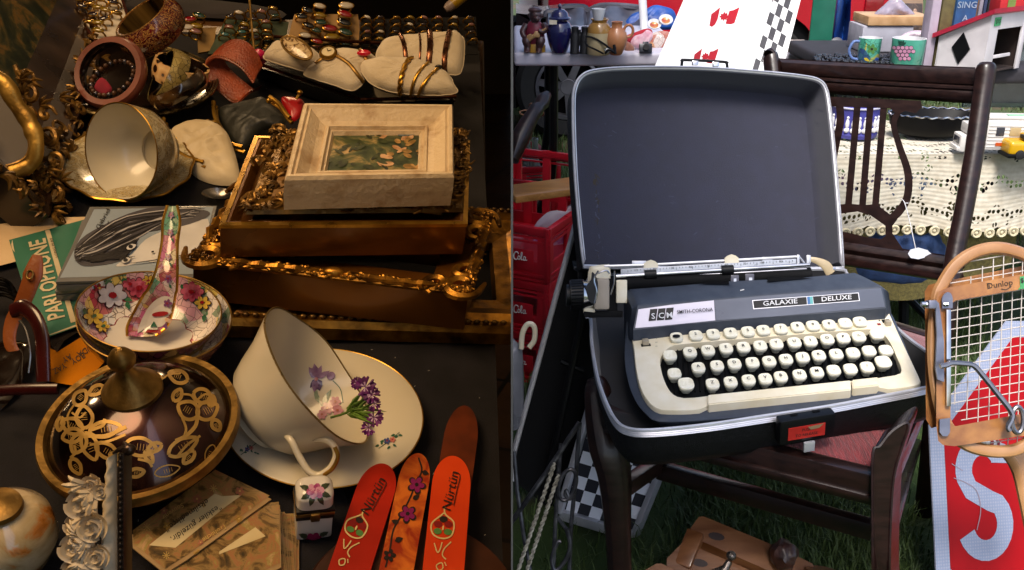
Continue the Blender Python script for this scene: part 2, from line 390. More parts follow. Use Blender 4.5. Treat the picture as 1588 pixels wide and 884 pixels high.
# tiled floor
mf = mat('floor_tiles', '#3a2a20', rough=.45); nt, b_, lk = parts_of(mf)
tc = nd(nt, 'ShaderNodeTexCoord'); mp = nd(nt, 'ShaderNodeMapping'); mp.inputs['Rotation'].default_value = (0, 0, .3); lk(tc.outputs['Object'], mp.inputs[0])
bt = nd(nt, 'ShaderNodeTexBrick', i_Scale=3.2, i_Color1=lin('#4a3424'), i_Color2=lin('#1c1613'), i_Mortar=lin('#0e0b0a')); bt.offset = 0; bt.inputs['Brick Width'].default_value = 1; bt.inputs['Row Height'].default_value = 1; bt.inputs['Mortar Size'].default_value = .02
lk(mp.outputs[0], bt.inputs[0]); nz = nd(nt, 'ShaderNodeTexNoise', i_Scale=22, i_Detail=8); lk(tc.outputs['Object'], nz.inputs[0])
mx = nd(nt, 'ShaderNodeMix', data_type='RGBA', blend_type='MULTIPLY', i_Factor=.7); lk(bt.outputs[0], mx.inputs['A']); lk(nz.outputs[0], mx.inputs['B']); lk(mx.outputs['Result'], b_.inputs['Base Color'])
MB(mf).box((-1.6, 2.35, -.025), (3.195, 7.3, .058)).build('floor', kind='structure')
# slanted table and its cloth -------------------------------------------------
TOP = [L(-160, 18), L(742, 22), L(757, 330), L(771, 560), L(786, 960), L(786, 1250), L(-160, 1250)]
tp = [(p.x, p.y) for p in TOP]
mw = woodm('table_deal', '#5c4028', '#38240f', axis='X')
tab = thing('display_table', 'slanted wooden display table holding the antiques', 'table', Matrix.Translation((-.5, 1, 0)))
MB(mw).prism([(x*.985, y*.985+.012) for x, y in tp], -.034, -.006).build('tabletop', tab, T)
for a, b in ((0, 0), (1, 0), (4, 0), (6, 0)):
    w = T @ V((tp[a][0]*.94, tp[a][1]*.94+.05, -.034)); w.x = min(w.x, -.06)
    MB(mw).box((w.x, w.y, w.z/2+.008), (.05, .05, w.z-.012), .004).build('leg', tab, I4)
cl = MB(m_cloth)
NX, NY = 90, 90
def inpoly(u, v):                                                            # bilinear over the cloth with a hanging right edge
    y = tp[6][1]+(tp[0][1]-tp[6][1])*v
    e = [(tp[k][1], tp[k][0]) for k in (5, 4, 3, 2, 1)]
    xr = e[-1][1]
    for (y0, x0), (y1, x1) in zip(e, e[1:]):
        if y0 <= y <= y1 or y0 >= y >= y1: xr = x0+(x1-x0)*(y-y0)/(y1-y0+1e-9); break
    x = tp[0][0]+(xr-tp[0][0])*u; return x, y
def clothf(u, v):
    if u > .97:
        x, y = inpoly(1, v); return V((x+.001, y, -.16*(u-.97)/.03))
    x, y = inpoly(u/.97, v); w = .0022*noise.noise(V((x*9, y*6, 1)))+.0012*noise.noise(V((x*30, y*12, 4)))
    return V((x, y, w-.003))
cl.grid(clothf, 97, 90)
cl.build('tablecloth', F=T, label='black cotton cloth covering the antiques table', cat='tablecloth')
def LL(px, py, z=0): return L(px, py, z)
def rectf(tl, tr, br, bl, z):                                                # level rectangle from four seen corners
    a, b, c, d = (L(*q, z) for q in (tl, tr, br, bl)); ctr = (a+b+c+d)/4
    ux = ((b-a)+(c-d))/2; uy = ((a-d)+(b-c))/2; w = ux.length; ux.normalize(); dd = uy.length; uy.normalize()
    m = Matrix((ux, uy, V((0, 0, 1)))).transposed().to_4x4(); m.translation = (ctr.x, ctr.y, 0); return T @ m, w, dd
def bez(r0, z0, pts): return [(r0*a, z0*b) for a, b in pts]
f = MB(mat('lint_white', '#a8a49c', rough=.9)); rn = random.Random(12)
for i in range(70):
    p = L(rn.uniform(60, 760), rn.uniform(120, 870), .0002); a_ = rn.uniform(0, 3.1); l_ = rn.uniform(.0004, .002); f.tube([p, p+V((cos(a_)*l_, sin(a_)*l_, .0002))], .00022, 4)
f.build('lint', F=T, label='specks of pale lint scattered on the black tablecloth', kind='stuff')
# ---- stack of frames --------------------------------------------------------
def carve(mb, w, d, z, band, step, r, seed, sides=(0, 1, 2, 3), leafy=True, out=0.0):
    rnd = random.Random(seed)
    for s_ in sides:
        hor = s_ % 2 == 0; ln = w if hor else d; sg = -1 if s_ in (0, 3) else 1
        n = int(ln/step); off = (d if hor else w)/2-band/2+out
        for i in range(n+1):
            t = -ln/2+ln*i/n; c = V((t, sg*off, z)) if hor else V((sg*off, t, z))
            du = V((1, 0, 0)) if hor else V((0, 1, 0)); dv = V((0, sg, 0)) if hor else V((sg, 0, 0))
            di = 1 if i % 2 else -1; k = rnd.uniform(.8, 1.2)
            scroll(mb, c+dv*band*.1*di, du*di, dv, V((0, 0, 1)), band*.42*k, 1.25, r, 1, 18, rnd.uniform(0, 1))
            if leafy:
                acanthus(mb, c+du*step*.3, du*di+dv*.5, dv, V((0, 0, 1)), band*.5*k, r*1.5)
                mb.ball(c-dv*band*.35+du*step*.5+V((0, 0, r)), (r*1.1, r*1.1, r), 6)
m_box = mat('brown_gilt_side', '#7a4c16', '#4c2a0c', sc=9, rough=.28, metal=.55, coat=.2, bump=.1, lo=.3, hi=.7)
m_ochre = mat('ochre_board', '#7c5a2c', '#5e4220', sc=30, rough=.6)
M5, w5, d5 = rectf((380, 300), (840, 316), (866, 516), (330, 485), .02)
fr = thing('large_gilt_frame', 'largest empty gilt frame lying flat at the bottom of the frame stack', 'picture frame', M5)
f = MB(m_gold); f.ringbox(w5, d5, [(0, 0), (0, .012), (.004, .017), (.010, .017), (.014, .012), (.022, .016), (.036, .010), (.05, .008), (.052, 0), (0, 0)])
f.m(m_goldd); bw = .0045
for s_ in range(4):
    ln = w5 if s_ % 2 == 0 else d5; sg = -1 if s_ in (0, 3) else 1; o_ = (d5 if s_ % 2 == 0 else w5)/2-.007
    for i in range(int(ln/.0075)):
        t = -ln/2+.0075*(i+.5); f.ball((t, sg*o_, .0185) if s_ % 2 == 0 else (sg*o_, t, .0185), (.0031, .0022, .002) if s_ % 2 == 0 else (.0022, .0031, .002), 6)
f.build('moulding', fr)
M4, w4, d4 = rectf((372, 285), (768, 330), (722, 455), (305, 398), .062)
fr = thing('rococo_gilt_frame', 'deep gilt frame with carved scroll corners, turned askew under the others', 'picture frame', M4)
f = MB(m_box); f.ringbox(w4, d4, [(0, .022), (.001, .058), (.004, .06)]); f.ringbox(w4-.008, d4-.008, [(0, .06), (.018, .052), (.03, .05), (.03, .022)]); f.ringbox(w4, d4, [(0, .022), (.034, .022)])
f.build('side_board', fr)
f = MB(m_gold)
for sx in (-1, 1):
    for sy in (-1, 1):
        c = V((sx*(w4/2-.008), sy*(d4/2-.008), .058))
        scroll(f, c, V((sx, 0, 0)), V((0, sy, 0)), V((0, 0, 1)), .016, 1.4, .0035, 1, 26, 0)
        scroll(f, c-V((sx*.02, 0, 0)), V((-sx, 0, 0)), V((0, sy, 0)), V((0, 0, 1)), .011, 1.2, .003, -1, 22, 1)
        scroll(f, c-V((0, sy*.02, 0)), V((sx, 0, 0)), V((0, -sy, 0)), V((0, 0, 1)), .011, 1.2, .003, 1, 22, 1)
        for q in range(4):
            f.tube([c+V((-sx*(.015+.012*q), sy*(.004+.003*sin(q)), .003)), c+V((-sx*(.03+.014*q), sy*.008, .006)), c+V((-sx*(.045+.014*q), sy*.003, .002))], [.001, .0035, .0008], 6)
            f.tube([c+V((sx*(.004+.003*sin(q)), -sy*(.015+.012*q), .003)), c+V((sx*.008, -sy*(.03+.014*q), .006)), c+V((sx*.003, -sy*(.045+.014*q), .002))], [.001, .0035, .0008], 6)
for s_ in range(4):
    ln = w4 if s_ % 2 == 0 else d4; sg = -1 if s_ in (0, 3) else 1; o_ = (d4 if s_ % 2 == 0 else w4)/2-.003
    f.ball((0, sg*o_, .063) if s_ % 2 == 0 else (sg*o_, 0, .063), (.009, .005, .004) if s_ % 2 == 0 else (.005, .009, .004), 10)
f.ringbox(w4+.002, d4+.002, [(0, .0575), (-.001, .0605), (.002, .0625), (.008, .0622), (.0095, .0595)]); relief(f, w4, d4, .0615, .006, 21, 300, .0022, .0038, .0009, out=.001)
f.build('carved_border', fr)
M3, w3, d3 = rectf((392, 215), (730, 215), (722, 352), (345, 345), .094)
fr = thing('plain_gilt_box_frame', 'plain brown box frame with a thin bright gilt edge, third down the frame stack', 'picture frame', M3)
f = MB(m_box); f.ringbox(w3, d3, [(0, .064), (0, .092), (.0015, .094), (.006, .094), (.012, .088), (.02, .086), (.02, .064), (0, .064)]); f.build('side_board', fr)
f = MB(m_goldb); f.ringbox(w3+.001, d3+.001, [(0, .0915), (0, .0945), (.004, .0948), (.0042, .0915)]); f.build('gilt_edge', fr)
M2, w2, d2 = rectf((425, 190), (722, 190), (716, 312), (388, 308), .106)
fr = thing('pierced_gilt_frame', 'gilt frame with pierced lacy scroll border, right under the small cream frame', 'picture frame', M2)
f = MB(m_goldd); f.ringbox(w2+.004, d2+.004, [(0, .0945), (.002, .0975), (.030, .0985), (.036, .0945)]); relief(f, w2, d2, .0985, .036, 5, 210, .004, .0085, .0012, out=.004); f.build('scroll_border', fr)
f = MB(m_ochre); f.box((0, 0, .0975), (w2-.03, d2-.03, .006), .001); f.build('backing_board', fr)
M1, w1, d1 = rectf((469, 161), (704, 159), (704, 273), (443, 272), .134)
m_cream = mat('crackled_cream_paint', '#cdb897', '#a88a66', sc=55, rough=.45, bump=.5, bsc=260, lo=.28, hi=.5)
nt, b_, lk = parts_of(m_cream)
fr = thing('small_cream_frame', 'small crackled cream picture frame on top of the gilt frames', 'picture frame', M1)
f = MB(m_cream); f.ringbox(w1, d1, [(0, .1045), (-.0005, .119), (0, .131), (.0015, .134), (.004, .134), (.0055, .1315), (.0075, .1325), (.0085, .1315), (.016, .125), (.0215, .1225), (.0225, .1245), (.0245, .1245), (.0255, .121), (.0275, .1215), (.0295, .1175), (.0295, .1045)]); f.build('moulding', fr)
m_pic = paintm('landscape_painting', [(.3, '#0f1410'), (.42, '#2e3a24'), (.5, '#4c5434'), (.56, '#8a7a4c'), (.64, '#c9a878'), (.7, '#7a8a80')], 26, 1.2)
f = MB(m_pic); f.box((0, 0, .117), (w1-.056, d1-.056, .002)); dc = Decal(f, M1, .0003)
m_p1, m_p2, m_p3, m_p4 = (mat(n, c, c2, sc=160, rough=.4, lo=.4, hi=.6) for n, c, c2 in (('paint_ochre', '#b48c54', '#7c6030'), ('paint_peach', '#c8a078', '#a07248'), ('paint_moss', '#3a4426', '#20281a'), ('paint_blue', '#5a6a70', '#3a4448')))
rnd = random.Random(3)
for i in range(26): dc.ell(rnd.uniform(590, 655), rnd.uniform(212, 262), rnd.uniform(3, 11), rnd.uniform(2, 4), (m_p1, m_p2)[i % 2], rnd.uniform(-50, 30), 1+i*.05, 9)
for i in range(22): dc.ell(rnd.uniform(508, 600), rnd.uniform(206, 264), rnd.uniform(4, 10), rnd.uniform(2, 4), m_p3, rnd.uniform(-50, 50), 1+i*.05, 9)
for i in range(6): dc.ell(rnd.uniform(620, 655), rnd.uniform(204, 216), rnd.uniform(4, 9), 2, m_p4, rnd.uniform(-10, 10), 2.5, 9)
f.build('painting', fr)
# ---- big gilt frame leaning at the left, and scrolled mirror ---------------
A, B = L(62, 335, .0), L(170, 12, .0); ux = (B-A).normalized(); up = V((-.62, -.08, .80)).normalized(); up = (up-ux*up.dot(ux)).normalized(); nn = ux.cross(up)
if nn.x < 0: nn = -nn
m = Matrix((ux, up, nn)).transposed().to_4x4(); LN = (B-A).length; m.translation = A+ux*(LN/2+.01)+up*.135+V((0, 0, .01)); ML = T @ m
fr = thing('leaning_gilt_picture', 'carved gilt picture with a mossy landscape, leaning back at the far left edge', 'framed picture', ML)
f = MB(mat('dark_frame_wood', '#2c1a0e', '#190e08', sc=20, rough=.3, coat=.3)); f.ringbox(LN+.06, .28, [(0, -.02), (0, .012), (.006, .016), (.03, .004), (.06, -.006), (.06, -.02)]); f.build('moulding', fr)
f = MB(m_goldd); relief(f, LN+.07, .29, .012, .034, 3, 150, .006, .013, .0019, out=.004); f.build('carved_border', fr)
MB(paintm('old_landscape', [(.3, '#0a0d08'), (.45, '#20281a'), (.53, '#443f22'), (.6, '#6c5022'), (.68, '#3a443a')], 20, 2)).box((0, 0, -.008), (LN-.06, .17, .004)).build('painting', fr)
dM = depth(T @ L(10, 330, 0)); Mm = cf(-8, 190, dM*.97, ('Y', 12))
fr = thing('scrolled_gilt_mirror', 'oval mirror in a thick smooth gilt rim in front of the leaning picture', 'mirror', Mm)
f = MB(mat('aged_gilt_rim', '#a8843c', '#5c421a', sc=30, rough=.36, metal=.8, bump=.5, bsc=90))
rim = cr([V(p) for p in ((-60, 60, 0), (-20, 74, 0), (12, 62, 0), (30, 30, 0), (48, 4, 0), (60, -30, 4), (52, -62, 0), (20, -78, 0), (-20, -80, 0), (-62, -58, 0), (-80, 0, 0))], 6, True)
f.tube([p for p in rim], [13+4*noise.noise(p*.05) for p in rim], 12, closed=True, flat=.55, up=(0, 0, 1)); f.m(m_goldd); f.tube([p*.86+V((0, 0, 3)) for p in rim], 2.6, 8, closed=True); f.tube([p*1.10+V((0, 0, 1)) for p in rim], 2.2, 8, closed=True); f.build('rim', fr, Mm)
MB(mat('mirror_glass', '#8c847c', '#6e6862', sc=2, rough=.28, metal=.7, rv=.05)).prism([(p.x, p.y) for p in rim[::3]], -3, -1, Mm.inverted() @ Mm).build('glass', fr, Mm)
Ms = cf(50, 250, dM)
fr = thing('carved_gilt_bracket', 'dark gilt bracket of curling acanthus scrolls, below the mirror at the left edge', 'carving', Ms)
f = MB(m_goldd); Z = V((0, 0, 1)); rnd = random.Random(11)
for x, y, r, t, dr in ((-10, 70, 24, 1.4, 1), (2, 100, 16, 1.2, -1), (28, 34, 20, 1.3, -1), (22, -10, 26, 1.4, 1), (-8, -38, 30, 1.5, -1), (36, -48, 20, 1.3, 1), (-40, -30, 20, 1.2, 1), (12, -66, 16, 1.2, 1), (40, 0, 13, 1.1, 1), (-28, -62, 14, 1.1, -1), (-12, 128, 15, 1.2, 1), (24, 72, 14, 1.1, 1)):
    scroll(f, V((x, y, rnd.uniform(-8, 8))), V((1, 0, .2)), V((0, 1, 0)), Z, r, t, 3.6, dr, 24, rnd.uniform(0, 6), 6)
for i in range(22):
    a = rnd.uniform(0, 6.28); x, y = rnd.uniform(-45, 45), rnd.uniform(-75, 130)
    acanthus(f, (x, y, rnd.uniform(-6, 6)), (cos(a), sin(a), .1), (-sin(a), cos(a), 0), Z, 26, 6)
f.build('scrollwork', fr, Ms)
f = MB(m_goldd); f.tube([(-30, -80, -6), (-5, -20, -10), (0, 40, -10), (-15, 110, -8), (-30, 150, -6)], [4, 6, 7, 6, 4], 8); f.build('stem', fr, Ms)
# a slice of yellow gilt rail at the very corner
Mr = cf(20, 38, dM*1.25); f = MB(mat('ochre_rail_gilt', '#a07028', '#6a4414', sc=12, rough=.4, metal=.4)); f.tube([(-60, -38, 0), (-20, -14, 0), (30, 40, 0), (60, 75, 0)], [13, 13, 12, 12], 8, flat=.5)
f.build('gilt_rail', F=Mr, label='plain ochre gilt rail crossing the top left corner', cat='frame rail')
Mr = cf(8, 12, dM*1.3); f = MB(mat('purple_velvet', '#4a1038', '#2c0822', sc=30, rough=.8, sheen=.5)); f.puff([(-50, -20), (-10, -22), (30, 20), (10, 50), (-50, 40)], 12, 4, 6, .05); f.build('velvet_scrap', F=Mr, label='purple velvet scrap in the top left corner behind the rail', cat='velvet cloth')
# ---- saucer and tea cup with gold flowers -----------------------------------
def saucer_prof(r, h=.16, well=.42): return [(0, .012*r), (well*r*.9, .02*r), (well*r, .045*r), (r*.75, h*r*.75), (r, h*r), (r*1.005, h*r+.012*r), (r*.99, h*r+.02*r), (r*.74, h*r*.78+.03*r), (well*r*1.03, .085*r), (well*r*.85, .06*r), (0, .055*r)]
s0 = Ls(200, 268, .012); r0 = 98*s0; Mq = LT(199, 268, .012)
Mq = T @ Matrix.Translation(L(199, 268, .002)) @ Matrix.Rotation(R(5), 4, 'X')
sc_ = thing('gilt_saucer', 'white saucer with brown scrollwork and a wavy gold rim, under the tilted teacup', 'saucer', Mq)
wave = lambda a, r, z: (r*(1+.018*sin(a*12)*(r/r0)**3), z)
m_scr = paintm('gold_scroll_china', [(.36, '#c4b898'), (.46, '#bcae88'), (.485, '#5e4420'), (.51, '#c0b490'), (.56, '#94783c'), (.6, '#b8a880'), (.66, '#6e562c')], 55, 2.5, .18, coat=.5)
MB(m_scr).lathe(saucer_prof(r0, .2), 96, fn=wave).build('dish', sc_)
MB(m_goldb).tube([(r0*1.0*(1+.018*sin(a*12))*cos(a), r0*(1+.018*sin(a*12))*sin(a), r0*.212) for a in [2*pi*i/144 for i in range(144)]], r0*.022, 6, closed=True).build('gilt_rim', sc_)
def cup_parts(root, F, r, h, mo, mi, mr, foot=.45, flare=1.0, wave=None, lip=.02, tall=None):
    out = [(0, 0), (foot*r, 0), (foot*r*1.02, h*.06), (foot*r*.92, h*.09), (r*.72, h*.25), (r*.9, h*.5), (r*.97*flare, h*.8), (r, h)] if not tall else tall
    inn = [(max(0, a-lip*r), b+(lip*r*1.5 if b < h*.5 else 0)) for a, b in out[::-1]]; inn[-1] = (0, inn[-1][1])
    cup = MB(mo); cup.lathe(out, 64, fn=wave); cup.m(mi); cup.lathe(inn, 64, fn=wave); o = cup
    if mr: rm = MB(mr); rm.tube([(lambda q: (q[0]*cos(a), q[0]*sin(a), q[1]))((wave(a, r, h) if wave else (r, h))) for a in [2*pi*i/96 for i in range(96)]], lip*r*.62, 6, closed=True); rm.build('gilt_rim', root, F)
    return cup
ax = vdir(-.42, -.16, .90); s0 = Ls(190, 235, .05); r = 75*s0
pos = P(187, 235, depth(T @ L(190, 300, .012))*.985); h = r*1.15; Fc = axisM(pos-ax*h, ax)
cu = thing('gilt_teacup', 'gold-patterned teacup tipped on its side with its plain cream inside showing', 'teacup', Fc)
c = cup_parts(cu, Fc, r, h, m_scr, m_porc, m_goldb, foot=.5); c.build('bowl', cu, Fc)
# ---- plate of bangles --------------------------------------------------------
Mp = T @ Matrix.Translation(L(212, 138, .004)) @ Matrix.Rotation(R(-2), 4, 'Y'); s0 = Ls(212, 138, .01); r0 = 122*s0
pl = thing('bangle_plate', 'dark plate with a ribbed silver-gilt rim holding the bangles', 'plate', Mp)
MB(mat('dark_lacquer', '#1c120c', '#0e0906', sc=12, rough=.15, coat=.6)).lathe(saucer_prof(r0, .12, .6), 72).build('dish', pl)
f = MB(mat('ribbed_rim', '#a89468', '#4a3c22', sc=90, rough=.25, metal=.9, lo=.4, hi=.6))
for k, q in ((1.0, .02), (.965, .014), (.93, .012)): f.tube([(r0*k*cos(a), r0*k*sin(a), r0*.135*k) for a in [2*pi*i/96 for i in range(96)]], r0*q, 6, closed=True)
f.build('ribbed_rim', pl)
def bangle(name, label, px, py, d, ax, r, w, th, mo, mi=None, lip=None, extra=None, bulge=0):
    F = axisM(P(px, py, d), vdir(*ax), d/FPX); o = thing(name, label, 'bangle', F, 'bangles heaped on the plate')
    f = MB(mo); prof = [(r-th, -w/2)]+[(r-th*.3+(th*.45+bulge)*sin(pi*(k+.5)/9), -w/2+w*k/8) for k in range(9)]+[(r-th, w/2)]
    f.lathe(prof, 64); f.m(mi or mo); f.lathe([(r-th, w/2), (r-th*1.15, 0), (r-th, -w/2)], 64)
    if extra: extra(f, F)
    f.build('band', o, F)
    if lip:
        g = MB(lip)
        for sg in (-1, 1): g.tube([(r*.985*cos(a), r*.985*sin(a), sg*w/2) for a in [2*pi*i/64 for i in range(64)]], th*.22, 6, closed=True)
        g.build('edge_ring', o, F)
    return o
dB = depth(T @ L(172, 165, .01)); m_bk = mat('dark_horn', '#1c120c', '#080504', sc=30, rough=.15, coat=.6)
m_redl = paintm('red_lacquer_gold_scroll', [(.4, '#3c0a0c'), (.5, '#4c0e10'), (.535, '#b89452'), (.56, '#4c0e10'), (.6, '#5c1214')], 95, 3.5, .2, coat=.6)
m_wood1 = mat('rosy_brown_wood', '#7c4030', '#5c2c20', sc=14, rough=.3, coat=.3, stretch=(1, 1, 4))
bangle('wide_brown_bangle', 'round rosy-brown wooden bangle facing up at the left of the plate', 172, 113, dB*.985, (-.12, .14, 1), 57, 20, 11, m_wood1, m_bk)
bangle('wide_red_bangle', 'broad dark red bangle with gold scrollwork, leaning at the top of the heap', 234, 42, dB*1.03, (-.42, .60, .66), 47, 44, 5, m_redl, mat('brass_ribs', '#b08c48', '#2a1a0c', sc=60, rough=.3, metal=.7, stretch=(1, 1, .1)), m_brass, bulge=9)
m_chk = mat('checked_horn', '#c8a070', rough=.2, coat=.5); nt, b_, lk = parts_of(m_chk); tc = nd(nt, 'ShaderNodeTexCoord')
vo = nd(nt, 'ShaderNodeTexVoronoi', i_Scale=95); vo.inputs['Randomness'].default_value = .15; lk(tc.outputs['Object'], vo.inputs['Vector']); rp = ramp(nt, [(0, '#100a06'), (.34, '#1c1008'), (.42, '#c09460'), (.8, '#dcbc88')]); lk(vo.outputs['Distance'], rp.inputs[0]); lk(rp.outputs[0], b_.inputs['Base Color'])
m_leafb = floralm('leaf_bangle_lacquer', 60, '#8a7a48', ('#8a7a48', '#a09058', '#6a5c30'), '#0c0806')
bangle('leaf_bangle', 'black and olive leaf-patterned bangle at the middle of the plate', 262, 122, dB*1.0, (-.66, .3, .5), 46, 26, 5, m_leafb, m_bk)
bangle('checked_bangle', 'checked tan and black bangle at the right of the heap', 280, 112, dB*1.005, (.3, .72, .35), 42, 30, 5, m_chk, m_bk)
bangle('dark_horn_bangle', 'glossy dark horn bangle lying in front of the checked one', 276, 138, dB*.985, (-.4, .75, .45), 46, 22, 9, mat('mottled_horn', '#5c4020', '#120a06', sc=22, rough=.12, coat=.7, lo=.45, hi=.7), m_bk)
Fb = axisM(P(175, 122, dB*.99), vdir(-.2, .5, .8), dB/FPX); o = thing('bead_bracelet', 'beaded bracelet with steel links inside the brown bangle', 'bracelet', Fb)
f = MB(mat('bead_brown', '#5a3a24', '#2a1810', sc=100, rough=.3)); g = MB(mat('steel_links', '#8c8890', '#4a464c', sc=200, rough=.25, metal=.9))
for i in range(26):
    a = 2*pi*i/26; (f if i % 3 else g).box((35*cos(a), 35*sin(a), 0), (7, 5, 9), 1.5, Matrix.Rotation(0, 4, 'Z')) if 0 else (f if i % 3 else g).ball((35*cos(a), 35*sin(a), 0), (4, 4, 5.5), 8)
f.build('bead', o, Fb); g.build('link', o, Fb)
MB(mat('crimson_felt', '#8c1830', '#6a1024', sc=60, rough=.9)).puff([(-14, -10), (-2, 6), (14, -12), (2, -22)], 5, 2, 1).build('felt_patch', F=cf(160, 126, dB*.99), label='small crimson felt patch lying inside the brown bangle', cat='felt patch')
# ---- red brown leather cuff ----------------------------------------------------
dC = depth(T @ L(370, 150, .0)); Fc = cf(366, 110, dC*.985, ('Y', -14), ('X', 14))
m_lea = mat('rust_leather', '#94401e', '#6a2812', sc=34, rough=.42, bump=.6, bsc=420, coat=.15)
o = thing('leather_cuff', 'wide rust-red leather cuff with stitched edges, standing on its rim', 'cuff', Fc)
bk_ = [(338, 84), (340, 70), (356, 62), (378, 65), (396, 82), (404, 104)]; ft = [(323, 104), (330, 92), (346, 87), (368, 94), (388, 108), (402, 128)]; fl0 = [(323, 104), (322, 116), (334, 130), (348, 142), (362, 154), (374, 156)]; fl1 = [(338, 84), (344, 100), (358, 116), (374, 130), (388, 140), (400, 134)]
def cv(p_, z_, k=1): return [V(((x-366)*k, -(y-110)*k, z_)) for x, y in [(q.x, q.y) for q in cr([V((a, b_2, 0)) for a, b_2 in p_], 6)]]
f = MB(m_lea); 
for A_, B_, dz in ((cv(bk_, -16), cv(ft, 16), 0), (cv(bk_, -16), cv(ft, 16), -2.5), (cv(fl1, -14), cv(fl0, 18), 0), (cv(fl1, -14), cv(fl0, 18), -2.5)):
    n = len(A_); f.grid(lambda u, v: A_[int(round(u*(n-1)))].lerp(B_[int(round(u*(n-1)))], v)+V((0, dz+3*sin(v*pi), 0)), n-1, 8)
for A_ in (cv(ft, 16), cv(fl0, 18)): f.tube([p+V((0, -1.2, 0)) for p in A_], 1.8, 6)
f.build('band', o, Fc); f = MB(mat('tan_stitch', '#a85c38', rough=.7))
for A_ in (cv(ft, 17), cv(fl0, 19)):
    for i in range(1, len(A_)-1): f.ball(A_[i]+V((0, 2.2, 0)), (1.0, 2.2, 1), 6)
f.build('stitching', o, Fc)
# ---- purses --------------------------------------------------------------------
def purse(name, label, px, py, z, outline, h, folds, m, clasp, balls, seed, fs=.05, F=None, mcl=None):
    F = F or cfL(px, py, z, ('X', -30)); o = thing(name, label, 'coin purse', F)
    f = MB(m); f.puff([(x-px, -(y-py)/cos(R(30))*.95) for x, y in outline], h, h*.4, folds, fs, 14, seed=seed, rip=h*.04, ripn=11); f.build('pouch', o, F)
    f = MB(mcl or m_goldb)
    for k in (0, 6):
        f.tube(cr([V((x-px+k*.5, -(y-py)/.87-k*.9, 17-k)) for x, y in clasp], 5), 3.4, 8)
    f.build('clasp', o, F)
    if balls:
        for (x, y), (x2, y2) in balls: f = MB(m_goldb); f.ball((x-px, -(y-py)/.87, 21), 4.6, 10); f.tube([(x-px, -(y-py)/.87, 21), (x2-px, -(y2-py)/.87, 17)], 2.2, 6); f.build('clasp_ball', o, F)
    return o
m_wl = mat('cream_kid_leather', '#cdbd9c', '#b4a280', sc=12, rough=.55, bump=.25, bsc=200)
purse('cream_pouch_purse', 'soft cream gathered purse with a curved gold clasp, beside the gilt teacup', 315, 235, .012, [(258, 200), (268, 186), (295, 178), (322, 182), (342, 196), (356, 218), (374, 262), (378, 290), (350, 294), (318, 284), (292, 262), (270, 236)], 18, 5.5, m_wl, [(250, 190), (254, 212), (270, 236), (296, 254), (326, 264)], None, 3)
m_gl = mat('green_black_leather', '#20221d', '#121410', sc=14, rough=.5, bump=.2, bsc=250)
purse('green_leather_purse', 'dark green leather coin purse with a gold clasp and ball', 385, 192, .02, [(333, 168), (352, 158), (380, 150), (402, 144), (420, 160), (442, 184), (436, 200), (408, 205), (392, 232), (378, 238), (362, 220), (345, 195)], 16, 3, m_gl, [(331, 166), (337, 190), (352, 214), (368, 236), (388, 243)], [((330, 204), (344, 200))], 5)
purse('red_satin_purse', 'bright red satin coin purse with a gold clasp, behind the cream frame', 446, 172, .05, [(433, 150), (452, 148), (470, 156), (468, 180), (456, 192), (446, 176)], 10, 1.5, mat('red_satin', '#b01018', '#80080e', sc=20, rough=.3), [(420, 160), (436, 172), (450, 190), (456, 196)], [((421, 170), (428, 166)), ((467, 156), (462, 164))], 9)
# ---- jewellery cushions in a dark tray ------------------------------------------
m_cush = mat('cream_cushion', '#cabda6', '#b8a98f', sc=22, rough=.8, bump=.3, bsc=500, sheen=.2)
Ft, wt, dt = rectf((400, 62), (612, 60), (640, 165), (380, 110), .022)
Mt = cfL(490, 140, .0)
o = thing('jewellery_tray', 'dark glazed jewellery tray with a bronze edge, under the cushions', 'tray', LT(490, 120, 0))
q0 = [L(*p, .002) for p in ((398, 122), (560, 178), (700, 172), (640, 92), (410, 78))]; q1 = [L(*p, .03) for p in ((398, 98), (560, 155), (706, 150), (640, 70), (408, 56))]
f = MB(mat('tray_glass', '#10110e', '#0a0a09', sc=8, rough=.08, coat=.8)); f.slab(q0, [p-V((0, 0, .004)) for p in q1]); f.build('side_glass', o, T)
f = MB(mat('bronze_edge', '#6a3c24', '#2c160c', sc=60, rough=.2, metal=.9)); f.tube(q1, .0022, 6, closed=True); f.tube([(p+q*2)/3+V((0, 0, .001)) for p, q in zip(q0, q1)], .0018, 6, closed=True); f.build('edge', o, T)
def cushion(label, px, py, z, outline, h, seed, rot=0):
    F = cfL(px, py, z, ('X', -32)); o = thing('jewellery_cushion', label, 'cushion', F, 'jewellery cushions')
    f = MB(m_cush); f.puff([(x-px, -(y-py)) for x, y in outline], h, h*.6, 2.2, .05, 14, seed=seed, pw=.42, rip=2.0, ripn=26); f.tube([V((q.x, q.y, .3*sin(i*1.7))) for i, q in enumerate(cr([V((x-px, -(y-py), 0)) for x, y in outline], 6, True))], .9, 5, closed=True); f.build('pillow', o, F)
    return o, Decal(f, F, .0005), F
